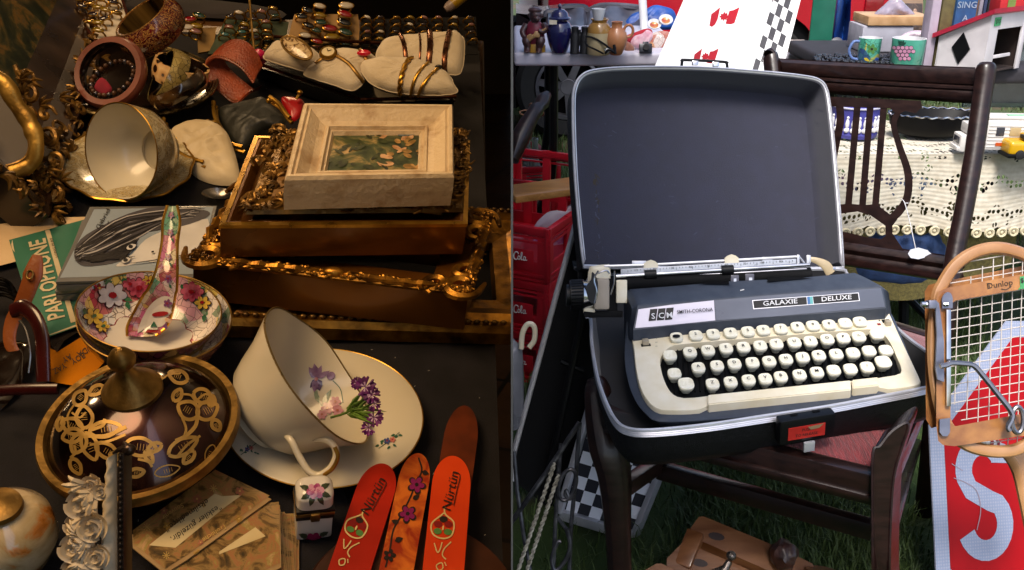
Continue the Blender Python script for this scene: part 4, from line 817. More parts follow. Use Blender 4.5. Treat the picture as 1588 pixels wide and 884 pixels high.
# ---- brass lid -----------------------------------------------------------------------
s0 = Ls(216, 660, .05); rl = 152*s0
Fl = T @ Matrix.Translation(L(218, 662, .045)) @ Matrix.Rotation(R(2), 4, 'X') @ Matrix.Rotation(R(-9), 4, 'Y')
m_dome = mat('dark_enamel_brass', '#4c2a26', '#140b08', sc=16, rough=.16, metal=.75, coat=.5, lo=.42, hi=.72)  # reddish patches paint the dome's pinkish reflections into the colour
m_mot = mat('engraved_brass', '#b08c48', '#94743a', sc=60, rough=.45, metal=.5)
o = thing('lidded_brass_dish', 'round dark brass dish whose domed lid carries gold leaf motifs and a knob', 'covered dish', Fl @ Matrix.Translation((0, 0, -.045)))
f = MB(m_brass); f.lathe([(0, -.042), (rl*.5, -.042), (rl*.52, -.036), (rl*.85, -.014), (rl*.97, 0)], 72); f.build('base', o, Fl)
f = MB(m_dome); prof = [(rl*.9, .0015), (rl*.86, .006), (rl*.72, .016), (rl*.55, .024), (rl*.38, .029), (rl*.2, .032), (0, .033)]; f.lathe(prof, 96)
dc = Decal(f, Fl, .0005)
def petal(x, y, l, w, a, k=1, sw=5.6):
    c_, d_ = cos(R(a)), sin(R(a)); P_ = [(x+u*l*c_-v*w*d_, y+u*l*d_+v*w*c_) for u, v in ((0, 0), (.2, .42), (.6, .5), (1, 0), (.6, -.5), (.2, -.42))]
    dc.stroke(P_, sw, m_mot, k, 5, closed=True)
    for i in range(4): u = .38+.1*i; dc.stroke([(x+u*l*c_-.2*w*d_, y+u*l*d_+.2*w*c_), (x+u*l*c_+.2*w*d_, y+u*l*d_-.2*w*c_)], .8, m_mot, k, 2)
for a in ((128, 668, 34, 22, 205), (133, 664, 34, 24, 265), (127, 672, 30, 20, 165), (130, 674, 32, 22, 118), (132, 672, 44, 22, 68), (140, 670, 48, 22, -10), (150, 690, 40, 20, 30)): petal(*a)
dc.stroke([(132, 676), (165, 676), (196, 662)], 6, m_mot); dc.stroke([(140, 668), (160, 660), (163, 650)], 5, m_mot); dc.stroke([(116, 690), (118, 702), (110, 710)], 4, m_mot); dc.stroke([(140, 690), (170, 684), (195, 674)], 4, m_mot)
dc.stroke([(108, 665), (106, 645), (118, 625)], 3, m_mot); petal(118, 628, 26, 18, -55); dc.stroke([(112, 640), (124, 648), (134, 640)], 3, m_mot)
for a in ((306, 645, 34, 26, -150), (306, 645, 34, 26, -28), (262, 705, 50, 22, -30), (195, 690, 48, 26, 8), (290, 590, 30, 18, -160), (300, 610, 30, 20, 20), (250, 590, 26, 14, -165)): petal(*a)
dc.stroke([(306, 648), (302, 662), (288, 676), (272, 684)], 6, m_mot); dc.stroke([(282, 648), (288, 664), (286, 676)], 4, m_mot); dc.stroke([(306, 640), (304, 624), (318, 612), (330, 618)], 3.5, m_mot); dc.stroke([(304, 626), (296, 614), (284, 612)], 3.5, m_mot); dc.stroke([(240, 596), (262, 582), (280, 580)], 3, m_mot); dc.stroke([(214, 712), (230, 716), (236, 724)], 4, m_mot); dc.stroke([(310, 676), (290, 690), (276, 706)], 4, m_mot)
[petal(*q) for q in ((270, 622, 20, 12, -60), (330, 652, 18, 12, 60), (250, 690, 22, 12, 160), (226, 700, 20, 10, 60), (172, 704, 26, 14, 40), (112, 712, 26, 14, 60), (200, 735, 24, 12, -10), (300, 700, 24, 12, 130), (96, 648, 20, 10, 100), (160, 600, 24, 12, 150), (326, 630, 16, 10, -80))]; petal(92, 612, 26, 8, 120, sw=2); petal(100, 604, 30, 6, 115, sw=2); petal(240, 735, 40, 16, -15, sw=2); petal(330, 690, 30, 14, 110, sw=2)
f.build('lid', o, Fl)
f = MB(m_brass); f.lathe([(rl*.92, -.004), (rl*1.0, -.002), (rl*1.005, .002), (rl*.99, .005), (rl*.925, .0045), (rl*.90, .0015)], 96); f.build('rim', o, Fl)
f = MB(m_brass); kr = 45*s0; f.lathe([(kr, .0300), (kr*.99, .033), (kr*.72, .0385), (kr*.42, .044), (kr*.26, .050), (kr*.25, .0535), (kr*.42, .0555), (kr*.46, .0585), (kr*.42, .061), (kr*.30, .0645), (kr*.12, .067), (kr*.05, .0665), (0, .0672)], 48, Matrix.Translation((.002, .003, 0))); f.build('knob', o, Fl)
# ---- flowered cup, saucer, posy --------------------------------------------------------
s0 = Ls(504, 650, .01); rs = 152*s0; Fs = T @ Matrix.Translation(L(503, 656, .002)) @ Matrix.Rotation(R(-1), 4, 'X')
o = thing('flowered_saucer', 'large cream saucer with small flower sprigs under the tipped cup', 'saucer', Fs)
f = MB(m_porc); f.lathe(saucer_prof(rs, .13, .4), 96); dc = Decal(f, Fs, .0004)
def sprig(x, y, s_, seed):
    rn = random.Random(seed); dc.stroke([(x-14*s_, y+10*s_), (x, y), (x+13*s_, y-11*s_)], 1, mg_, 1)
    for i in range(9): dc.leaf(x+rn.uniform(-14, 14)*s_, y+rn.uniform(-8, 8)*s_, 6*s_, 3*s_, rn.uniform(0, 360), mg_, 1.2)
    dc.flower(x-3*s_, y+1, 4.5*s_, mat('dab_blue', '#3c4c80', rough=.3), mr_, 5, 0, 2); dc.flower(x+4*s_, y-1, 4*s_, mat('dab_pink', '#b86c60', rough=.3), mr_, 5, 0, 2)
sprig(604, 684, 1.2, 1); sprig(386, 697, .9, 2); sprig(448, 560, .8, 4)
f.build('dish', o, Fs)
MB(m_goldb).tube([(rs*1.004*cos(a), rs*1.004*sin(a), rs*.143) for a in [2*pi*i/110 for i in range(110)]], rs*.008, 5, closed=True).build('gilt_rim', o, Fs)
ax = vdir(.80, .56, .13); dcp = depth(T @ L(500, 640, .03)); ctr = P(494, 582, dcp*.985); rc = 124*dcp/FPX; hc = rc*1.02; Fc = axisM(ctr-ax*hc, ax, 1, C3 @ V((.54, -.84, .0)))
o = thing('flowered_teacup', 'tall cream teacup with a painted iris inside, tipped over on its saucer', 'teacup', Fc)
wv = lambda a, r, z: (r*(1+.010*cos(a*6+.8)*(z/hc)**4), z+.0005*cos(a*6+.8)*(z/hc)**4)
tl_ = [(0, .004), (.36*rc, .002), (.40*rc, 0), (.41*rc, .004), (.34*rc, .07*hc), (.52*rc, .12*hc), (.65*rc, .24*hc), (.73*rc, .42*hc), (.82*rc, .66*hc), (.93*rc, .87*hc), (rc, hc)]
f = MB(m_porc); f.lathe(tl_, 80, fn=wv); f.lathe([(max(0, a-.02*rc), b+(.003 if b < hc*.3 else 0)) for a, b in tl_[:4:-1]]+[(.30*rc, .14*hc), (0, .12*hc)], 80, fn=wv)
dc = Decal(f, Fc, .0005); iv, ivd = mat('iris_violet', '#6c4c74', '#9c80a0', sc=150, rough=.2, coat=.4), mat('iris_dark', '#4a2c50', rough=.2, coat=.4); lg = mat('pale_leaf_paint', '#8c9c84', rough=.2, coat=.4); pp = mat('peony_pink', '#c898a4', '#b87888', sc=100, rough=.2, coat=.4); pr_ = mat('peony_red', '#b0685c', rough=.2, coat=.4)
for a_, l_, w_ in ((-100, 24, 12), (-70, 22, 9), (-125, 22, 12), (100, 22, 12), (75, 20, 14), (125, 18, 8), (-30, 24, 9)): dc.leaf(491, 587, l_, w_, a_, iv if l_ > 20 else ivd, 1+l_*.02)
dc.ell(513, 583, 7, 6, iv, -40, 2); dc.ell(490, 588, 3, 3, pr_, 0, 3); dc.stroke([(491, 606), (496, 624), (508, 640)], 2.5, lg); dc.leaf(500, 628, 28, 9, -60, lg); dc.leaf(495, 625, 22, 8, -110, lg); dc.stroke([(516, 590), (528, 604), (532, 625)], 1.4, mg_)
for x, y, r_ in ((508, 634, 10), (520, 624, 9), (524, 638, 9), (500, 644, 8)): dc.flower(x, y, r_, pp, pr_, 6, 0, 2.5)
f.build('bowl', o, Fc)
MB(mat('thin_gilt_line', '#8c7648', rough=.3, metal=.7)).tube([(lambda q: (q[0]*cos(a), q[0]*sin(a), q[1]))(wv(a, rc*.99, hc+.0003)) for a in [2*pi*i/110 for i in range(110)]], rc*.013, 5, closed=True).build('gilt_rim', o, Fc)
dh = dcp*.935
f = MB(m_porc); hp = ((441, 672), (452, 684), (463, 706), (478, 730), (494, 737), (512, 726), (521, 708), (518, 692), (505, 682), (488, 681)); f.tube(cr([P(x, y, dh+(.006 if i in (0, 9) else 0)) for i, (x, y) in enumerate(hp)], 6), [5.6*dh/FPX]*55, 10, up=C3 @ V((0, 0, 1)))
f.build('handle', o, I4)
MB(m_goldb).tube(cr([P(x, y, dh*.997) for x, y in ((502, 737), (516, 726), (524, 708), (519, 693))], 6), 3.4*dh/FPX, 8).build('handle_gilding', o, I4)
# posy
dp = dcp*.945; Fp = cf(560, 625, dp, ('X', -10)); o = thing('flower_posy', 'small purple sweet william posy with green leaves lying in the tipped cup', 'flower posy', Fp)
gl = mat('fresh_leaf', '#5c7c20', '#38521a', sc=80, rough=.45); pm = mat('purple_petal', '#6a1c6c', '#3c0c40', sc=120, rough=.5); pw = mat('petal_pale', '#b898b8', rough=.5)
f = MB(gl); f.tube(cr([V(p) for p in ((-48, -22, -10), (-25, -16, 0), (-10, -8, 4))], 5), 2, 6)
rn = random.Random(8)
for i in range(34):
    a = rn.uniform(-28, 62); ln = rn.uniform(22, 44); x0 = rn.uniform(-24, -6); y0 = -14+rn.uniform(-6, 8); dx, dy = cos(R(a))*ln, sin(R(a))*ln; z = rn.uniform(-6, 10); w = rn.uniform(1.6, 3.2); nx, ny = -sin(R(a))*w, cos(R(a))*w
    f.add([(x0, y0, z), (x0+dx*.4+nx, y0+dy*.4+ny, z+3), (x0+dx*.4, y0+dy*.4, z+5), (x0+dx*.4-nx, y0+dy*.4-ny, z+3), (x0+dx, y0+dy, z+rn.uniform(-3, 6))], [(0, 1, 2), (0, 2, 3), (1, 4, 2), (2, 4, 3)])
f.add([(0, -8, 8), (20, -8, 11), (42, -14, 8), (20, -13, 8)], [(0, 1, 2, 3)]); f.build('leaves', o, Fp)
for x, y, r_, z in ((-6, 30, 10, 6), (8, 24, 16, 12), (18, 12, 13, 15), (22, -2, 10, 12), (22, -22, 15, 12), (14, -38, 12, 8)):
    g = MB(pm); tx, ty = rn.uniform(-.4, .4), rn.uniform(-.4, .4)
    for i in range(5):
        a = 2*pi*i/5+rn.random(); 
        g.m(pm); g.grid(lambda u, v: V((x+cos(a+(v-.5)*1.15)*r_*u*(1+.12*sin(v*16)), y+sin(a+(v-.5)*1.15)*r_*u*(1+.12*sin(v*16)), z+cos(a)*r_*u*tx+2.2*u*sin(v*9))), 4, 7)
        g.m(pw); g.add([(x+cos(a+.3)*2, y+sin(a+.3)*2, z+1.6), (x+cos(a+.2)*r_*.5, y+sin(a+.2)*r_*.5, z+2.6), (x+cos(a-.2)*r_*.5, y+sin(a-.2)*r_*.5, z+2.6), (x+cos(a-.3)*2, y+sin(a-.3)*2, z+1.6)], [(0, 1, 2, 3)])
    g.build('blossom', o, Fp)
# ---- trinket box -----------------------------------------------------------------------------
Fx = T @ axisM(L(487, 838, .0), (0, 0, 1)) @ Matrix.Rotation(R(3), 4, 'Z'); s_ = Ls(488, 800, .02); w_ = 57*s_; o = thing('trinket_box', 'small porcelain trinket box with a pink rose and a brass hinge band', 'trinket box', Fx)
hb = .024; roseF = Matrix.Translation((0, w_*.45, 0))
f = MB(m_white); f.box((0, 0, hb/2), (w_, w_*.86, hb), .003, roseF); dc = Decal(f, Fx, .0004); rp1, rp2, gd = mat('rose_pink', '#b86890', '#903c68', sc=140, rough=.2, coat=.4), mat('rose_crimson', '#8c2450', rough=.2, coat=.4), mat('rose_leaf', '#35402a', rough=.3, coat=.4)
def rose(dc, x, y, r_, m1, m2):
    for a_ in (20, 150, 200, -30, 60, 110): dc.leaf(x+cos(R(a_))*r_*.6, y+sin(R(a_))*r_*.5, r_*1.1, r_*.6, a_, gd, 1)
    for rr_, k in ((1, 2), (.72, 3), (.45, 4)):
        for i in range(6): a_ = 60*i+rr_*50; dc.ell(x+cos(R(a_))*r_*.5*rr_, y+sin(R(a_))*r_*.36*rr_, r_*.45*rr_, r_*.36*rr_, (m1, m2)[i % 2], a_, k, 9)
rose(dc, 487, 836, 15, rp2, rp2); f.build('base', o, Fx)
f = MB(m_brass); f.box((0, 0, hb+.0015), (w_*1.05, w_*.91, .003), .0008, roseF); f.m(m_black); f.box((0, 0, hb-.001), (w_*1.02, w_*.88, .004), 0, roseF); f.box((0, 0, hb+.0045), (w_*1.03, w_*.89, .002), 0, roseF); f.m(m_brass); f.box((0, -w_*.46, hb), (.006, .003, .007), .001, roseF); f.build('hinge_band', o, Fx)
f = MB(m_white)
def dm(u, v):
    a = 2*pi*u; x_ = cos(a); y_ = sin(a); k = (abs(x_)**4+abs(y_)**4)**-.25
    rr_ = min(1, v*1.35); zz = hb+.006+.013*(1-max(0, (v-.35)/.65)**2.2) if v > 0.0 else hb+.019
    return roseF @ V((x_*k*w_*.5*(rr_ if v < .74 else 1), y_*k*w_*.43*(rr_ if v < .74 else 1), zz))
f.grid(dm, 48, 20, wu=True); dc = Decal(f, Fx, .0004); rose(dc, 489, 762, 15, rp1, mat('rose_light', '#c890a8', rough=.2, coat=.4)); f.build('lid', o, Fx)
# ---- postcards --------------------------------------------------------------------------------
m_card = paintm('vintage_card_print', [(.32, '#2c2410'), (.42, '#5c4420'), (.5, '#8c7040'), (.56, '#94603c'), (.62, '#8c7c40'), (.7, '#b08c64')], 60, 1.4, .35); m_cedge = mat('card_edge', '#a08458', '#8a6e44', sc=60, rough=.7); m_star = mat('card_gold_print', '#c8a860', rough=.35, metal=.3)
def card(i, quad, z, label, text=None, strip=None):
    f = MB(m_cedge); q = [L(*p, z) for p in quad]; f.slab([p-V((0, 0, .0009)) for p in q], q); c4 = sum(q, V())/4; f.m(m_card); f.poly([c4+(p-c4)*.985+V((0, 0, .0002)) for p in q]); dc = Decal(f, T, .0003)
    if strip: dc.poly(strip, mat('torn_note', '#c8b88c', '#bca878', sc=30, rough=.7), 1)
    if text:
        for t, x, y, s_, a_, m__ in text: dc.text(t, x, y, s_, a_, m__, 0, 1, 2.4, ydir=(sin(R(a_))*.8, -cos(R(a_))))
        for x, y in ((228, 818), (331, 758), (258, 862), (362, 818)): 
            for a_ in (0, 45, 90, 135): dc.stroke([(x-6*cos(R(a_)), y-6*sin(R(a_))), (x+6*cos(R(a_)), y+6*sin(R(a_)))], 1, m_star, 1.6, 2)
        rn = random.Random(i)
        for _ in range(16):
            x, y = rn.uniform(250, 380), rn.uniform(760, 860)
            dc.flower(x, y, rn.uniform(4, 8), rn.choice((mat('card_rose', '#9c6048', rough=.4), mat('card_gold', '#a07c34', rough=.4), mat('card_green', '#4c4c24', rough=.4))), m_star, 5, rn.uniform(0, 90), 1.2+_*.02) if not (strip and 262 < x < 360 and abs((y-815)+(x-310)*.55) < 26) else 0
    f.build('postcard', F=T, label=label, cat='postcard', group='flowered postcards')
rn = random.Random(5)
for i in range(9):
    x = 12*(8-i)*.42; card(i, [(a+rn.uniform(-3, 3), b+rn.uniform(-2, 2)) for a, b in ((330+x, 800), (420+x*1.05, 790+i*-1.5+9), (462-i*2.6, 900), (300, 960))], .001+i*.0014, 'tan-edged postcard in the fanned stack, %s up from the table' % ['lowest, first', 'second', 'third', 'fourth', 'fifth', 'sixth', 'seventh', 'eighth', 'ninth'][i])
card(20, ((262, 862), (372, 788), (434, 783), (436, 880), (330, 930), (255, 930)), .0155, 'second postcard of the stack, a torn strip of note showing', [], [(340, 856), (396, 818), (412, 832), (340, 860)])
card(21, ((205, 829), (335, 733), (421, 774), (290, 868), (256, 890), (206, 850)), .0175, 'topmost flowered postcard with a handwritten note strip', [('"eskiler güzeldir,', 304, 812, 14, 145.5, m_ink), ('eksilmedikçe."', 290, 800, 14, 145.5, m_ink), ('Souvenir', 268, 794, 11, 147, m_star), ('Fröhliche', 332, 828, 11, 147, m_star)], [(231, 846), (333, 766), (344, 770), (375, 768), (345, 790), (272, 850), (262, 849)])
# ---- porcelain rose mirror (edge on), onyx jar ----------------------------------------------------
dR = depth(T @ L(170, 900, .05)); Fr = cf(180, 800, dR*.94); o = thing('rose_mirror', 'porcelain mirror frame with modelled roses, seen edge on beside the postcards', 'mirror', Fr)
m_bis = mat('bisque_porcelain', '#c4b498', '#ac966e', sc=28, rough=.55, coat=.08, lo=.3, hi=.6)
f = MB(m_bis)
f.grid(lambda u, v: V((2-30*v*(1-(2*v-1)**2*.3)*(.55+.45*sin(min(1, u*1.5)*pi/2))-(1.5*sin(u*60) if .2 < v < .8 else 0), 98-210*u-10*v, 14*sin(pi*v))), 60, 10); f.grid(lambda u, v: V((2-30*v*(1-(2*v-1)**2*.3)*(.55+.45*sin(min(1, u*1.5)*pi/2)), 98-210*u-10*v, -14*sin(pi*v))), 60, 10); f.build('frame', o, Fr)
f = MB(mat('dark_bead_edge', '#2a221c', '#14100c', sc=40, rough=.35, metal=.4)); f.box((14, -20, 0), (9, 240, 34), 1.5)
for i in range(26): f.ball((14, 96-9*i, 18), (2.6, 3.2, 2.6), 6)
f.build('back_edge', o, Fr)
f = MB(mat('pewter_finial', '#4a3c34', rough=.3, metal=.8)); f.ball((22, 104, 6), (11, 10, 9), 12); f.tube(cr([V(p) for p in ((-2, 98, 6), (8, 104, 8), (18, 110, 8), (14, 116, 6))], 5), [2, 4, 4, 2], 8); f.build('finial', o, Fr)
rn = random.Random(4)
def rose3(f, c, r_, n_=9):
    for i in range(n_):
        a = i*2.4; q = r_*(.18+.82*i/n_); w = .9+.3*i/n_; h_ = r_*(.9-.5*i/n_)
        f.grid(lambda u, v: V(c)+V((cos(a+(u-.5)*2*w)*(q*(.75+.4*v*v)), sin(a+(u-.5)*2*w)*(q*(.75+.4*v*v))+0, h_*v*(1-.25*(2*u-1)**2)+r_*.1*sin(u*7+i)*v)), 8, 5)
for c, r_ in (((-52, 20, 0), 26), ((-30, -14, 10), 24), ((-60, -46, 4), 26), ((-24, -60, 8), 20), ((-40, 48, -4), 18), ((-64, -14, -8), 20), ((-66, -84, -4), 22), ((-20, 40, 6), 14)):
    g = MB(m_bis); rose3(g, c, r_); g.ball((c[0], c[1], c[2]-2), (r_*.8, r_*.8, r_*.5), 10, nz=.3, nsc=3); g.build('rose', o, Fr)
g = MB(m_bis)
for i in range(18): a = rn.uniform(1.8, 4.6); acanthus(g, (-34+rn.uniform(-14, 8), rn.uniform(-90, 60), 0), (cos(a), sin(a), .2), (-sin(a), cos(a), 0), V((0, 0, 1)), 34, 9)
g.build('leaves', o, Fr)
Fj = T @ Matrix.Translation(L(18, 872, .0)); s_ = Ls(20, 860, .03); rj = 78*s_; o = thing('onyx_jar', 'round cream and amber onyx jar with a brass lid, in the near left corner', 'jar', Fj)
f = MB(paintm('onyx', [(.34, '#6a3c14'), (.4, '#b07030'), (.45, '#a8946c'), (.55, '#c0ae8c'), (.68, '#a08878')], 9, 3, .12, coat=.7)); f.lathe([(0, 0), (rj*.5, 0), (rj*.8, rj*.25), (rj, rj*.8), (rj*.92, rj*1.3), (rj*.6, rj*1.62), (rj*.35, rj*1.7)], 64); f.build('body', o, Fj)
f = MB(m_brass); f.lathe([(rj*.4, rj*1.66), (rj*.46, rj*1.74), (rj*.44, rj*1.85), (rj*.3, rj*1.92), (0, rj*1.95)], 40); f.build('lid', o, Fj)
# ---- painted spatulas and brown leather round ------------------------------------------------------
m_br = mat('dark_stained_wood', '#44200c', '#2a1206', sc=18, rough=.5, spec=.3, bump=.15)
Fd = T @ Matrix.Translation(L(640, 955, 0)); s_ = Ls(640, 900, .01); f = MB(m_br); rd_ = 172*s_; f.lathe([(0, 0), (rd_*.96, 0), (rd_, .004), (rd_*.96, .009), (rd_*.6, .011), (0, .012)], 72); f.build('wooden_round', F=Fd, label='dark brown round wooden board at the near edge under the painted spatulas', cat='wooden board')
def spat(label, tip, end, w0, w1, z, m, deco, wtip=None):
    n = 32; f = MB(m); (x0, y0), (x1, y1) = tip, end; L0 = L(x0, y0, z); L1 = L(x1, y1, z); d = (L1-L0); ln = d.length; d.normalize(); sd_ = V((-d.y, d.x, 0)); sc1 = Ls((x0+x1)/2, (y0+y1)/2, z); pts = []
    for i in range(n):
        t = .17*(1-cos(pi/2*i/15)) if i < 16 else .17+.83*(i-15)/(n-16); q = t*ln; w = w0/2*sc1*(1-(1-min(1, t/.17))**2)**.5; w = w if t < .35 else (w0+(w1-w0)*((t-.35)/.65))/2*sc1; pts.append((q, w))
    A = [L0+d*q+sd_*w for q, w in pts]; B_ = [L0+d*q-sd_*w for q, w in pts][::-1]; lp = A+B_; f.slab([p-V((0, 0, .004)) for p in lp], lp)
    dc = Decal(f, T, .0003); deco(dc); return f.build('painted_spatula', F=T, label=label, cat='spatula', group='wooden spatulas')
m_o1, m_o2 = mat('orange_lacquer', '#c83c06', '#b02c04', sc=14, rough=.45, spec=.25), mat('red_orange_lacquer', '#a41c04', '#841402', sc=14, rough=.45, spec=.25); m_o3 = mat('marbled_orange', '#c0641c', '#8a2a0c', sc=50, rough=.4, spec=.3, lo=.4, hi=.6, dist=1)
m_fl = mat('paint_cream', '#c8b078', rough=.4); g5, r5, p5, k5 = mat('paint_green', '#4c7c40', rough=.3), mat('paint_crimson', '#7c1414', rough=.3), mat('paint_magenta', '#7c1458', rough=.3), mat('paint_black', '#1c100c', rough=.4)
def sig(dc, x, y, a):
    dc.text('Nürtün', x, y, 21, a, k5, 0, 1.0, 3, ydir=(sin(R(a+8)), -cos(R(a+8)))); c_, d_ = cos(R(a)), sin(R(a)); dc.stroke([(x-22*c_-9*d_, y-22*d_+9*c_), (x+4*c_-9*d_, y+4*d_+9*c_), (x+26*c_-9*d_, y+26*d_+9*c_), (x+28*c_, y+28*d_)], 1.3, k5, 3)
def tulip(dc, x, y, a, s_=1):
    c_, d_ = cos(R(a)), sin(R(a)); tr = lambda u, v: (x+(u*c_-v*d_)*s_, y+(u*d_+v*c_)*s_)
    dc.stroke([tr(*p) for p in ((0, -32), (2, -20), (16, -8), (14, 12), (0, 18), (-15, 12), (-18, -4), (-4, -18), (0, -22))], 2.4, m_fl, 2)
    for u, v, m__ in ((-8, -4, r5), (8, -5, r5), (-8, 7, g5), (8, 7, g5), (0, -12, k5)): dc.ell(*tr(u, v), 6.5*s_, 5*s_, m__, a, 1.5)
    dc.ell(*tr(0, 2), 1.5, 4, m_fl, a, 3); dc.stroke([tr(*p) for p in ((0, 24), (-2, 34), (-6, 40), (-12, 26))], 2, m_fl, 2); dc.stroke([tr(*p) for p in ((14, 22), (4, 34), (2, 44), (8, 50))], 2, m_fl, 2); dc.stroke([tr(*p) for p in ((-4, 58), (2, 56), (4, 64), (-2, 68), (-6, 62))], 2, m_fl, 2, closed=True); dc.stroke([tr(6, 54), tr(9, 60)], 1.6, m_fl, 2)
spat('plain dark brown wooden spatula behind the orange ones', (722, 629), (664, 1010), 58, 60, .009, mat('brown_varnished_wood', '#5c2408', '#381404', sc=30, rough=.45, spec=.25), lambda dc: None)
spat('red-orange painted spatula with a cream-outlined flower, leftmost of the three', (596, 719), (500, 1010), 64, 62, .016, m_o2, lambda dc: (sig(dc, 579, 770, -63), tulip(dc, 553, 818, 22, .95)))
spat('marbled spatula painted with magenta flowers on a black stem, between the orange ones', (650, 703), (590, 1010), 52, 52, .020, m_o3, lambda dc: (dc.stroke([(649, 710), (654, 730), (645, 750), (636, 772), (622, 800), (610, 822), (605, 850), (598, 880)], 2.6, k5, 1), dc.flower(646, 753, 15, k5, k5, 5, 10, 2), dc.flower(646, 753, 12, p5, k5, 5, 10, 3), dc.flower(632, 798, 15, k5, k5, 5, 30, 2), dc.flower(632, 798, 12, p5, k5, 5, 30, 3), dc.flower(604, 862, 10, k5, r5, 5, 0, 2), dc.leaf(654, 732, 12, 8, 20, k5, 2), dc.leaf(640, 775, 12, 8, -30, k5, 2), dc.leaf(618, 812, 12, 8, 200, k5, 2), dc.leaf(612, 840, 14, 9, -20, k5, 2)))
spat('bright orange painted spatula with a cream-outlined flower, rightmost of the three', (704, 707), (676, 1010), 64, 62, .024, m_o1, lambda dc: (sig(dc, 699, 762, -78), tulip(dc, 687, 818, 4, 1.0)))
SIDE[0] = 1
# ================================================================ LAWN SIDE (right of the partition)
mg = mat('lawn', '#2e4214', '#4a3c26', sc=2.2, rough=.95, lo=.36, hi=.5, bump=1, bsc=160, c3='#33401a')
MB(mg).box((0, 60, -.55), (240, 240, 1.1)).build('ground', kind='structure')
def blades(name, n, xr, yr, h, w, m, label, seed, dens=None):
    rn = random.Random(seed); vs = []; fs = []
    for i in range(n):
        x = rn.uniform(*xr); t = rn.random(); y = yr[0]+(yr[1]-yr[0])*t**1.5
        if noise.noise(V((x*1.6+3, y*1.6, 0))) > .22 and rn.random() < .8: continue
        hh = h*rn.uniform(.4, 1.3); a = rn.uniform(0, 6.28); b = rn.uniform(.1, 1.0)*hh; ww = w*rn.uniform(.6, 1.3); dx, dy = cos(a), sin(a); bx, by = -dy*ww, dx*ww; k = len(vs)
        vs += [(x-bx, y-by, 0), (x+bx, y+by, 0), (x+dx*b*.35+bx*.8, y+dy*b*.35+by*.8, hh*.6), (x+dx*b*.35-bx*.8, y+dy*b*.35-by*.8, hh*.6), (x+dx*b, y+dy*b, hh*.95)]
        fs += [(k, k+1, k+2, k+3), (k+3, k+2, k+4)]
    me = D.meshes.new(name); me.from_pydata(vs, [], fs); me.materials.append(m); o = D.objects.new(name, me); COL.objects.link(o); WM[o] = I4; tag(o, label, 'grass', None, 'stuff')
mgr = mat('grass_blade', '#566c32', '#2c3c1a', sc=4, rough=.6, lo=.3, hi=.7)
nt, b_, lk = parts_of(mgr); b_.inputs['Subsurface Weight'].default_value = 0
blades('grass', 52000, (.012, 2.2), (1.3, 3.4), .042, .0014, mgr, 'short trodden lawn grass around the chair legs', 1)
blades('grass', 30000, (.02, 3.2), (3.4, 8.5), .06, .003, mgr, 'lawn grass beyond the crates and under the back tables', 2)
# ---------------------------------------------------------------- materials
m_mah = mat('dark_mahogany', '#26130f', '#140908', lo=.3, hi=.7, sc=110, rough=.36, coat=.15, spec=.35, stretch=(.3, .3, 1), bump=.2, bsc=90)
m_mahx = mat('mahogany_rail', '#281511', '#160b09', lo=.3, hi=.7, sc=110, rough=.33, coat=.3, stretch=(.15, 1, 1), bump=.2, bsc=90)
m_case = mat('black_leatherette', '#101014', '#0a0a0d', sc=200, rough=.5, bump=.5, bsc=900, spec=.25)
m_alu = mat('brushed_aluminium', '#d4d4da', '#c2c2c8', sc=20, rough=.32, metal=.55, rv=.05)
m_lin = mat('slate_lining', '#2a2b3c', '#232434', sc=30, rough=.85, sheen=.25, bump=.5, bsc=1100)
m_bluegrey = mat('slate_blue_paint', '#3c434f', '#353b47', sc=60, rough=.42, spec=.35, bump=.12, bsc=1200)
m_crm = mat('cream_plastic', '#e6dcc4', '#ddd0b0', sc=34, rough=.35, coat=.15, rv=.06)
m_key = mat('ivory_key', '#ece8d6', '#e2dabe', sc=60, rough=.28, coat=.3)
m_chr = mat('chrome', '#d0d0d4', '#a8a8ac', sc=30, rough=.12, metal=1, rv=.05)
m_dk = mat('dark_well', '#08080a', rough=.7, spec=.15); m_blk = mat('glossy_black_plastic', '#0a0a0d', rough=.4, spec=.25)
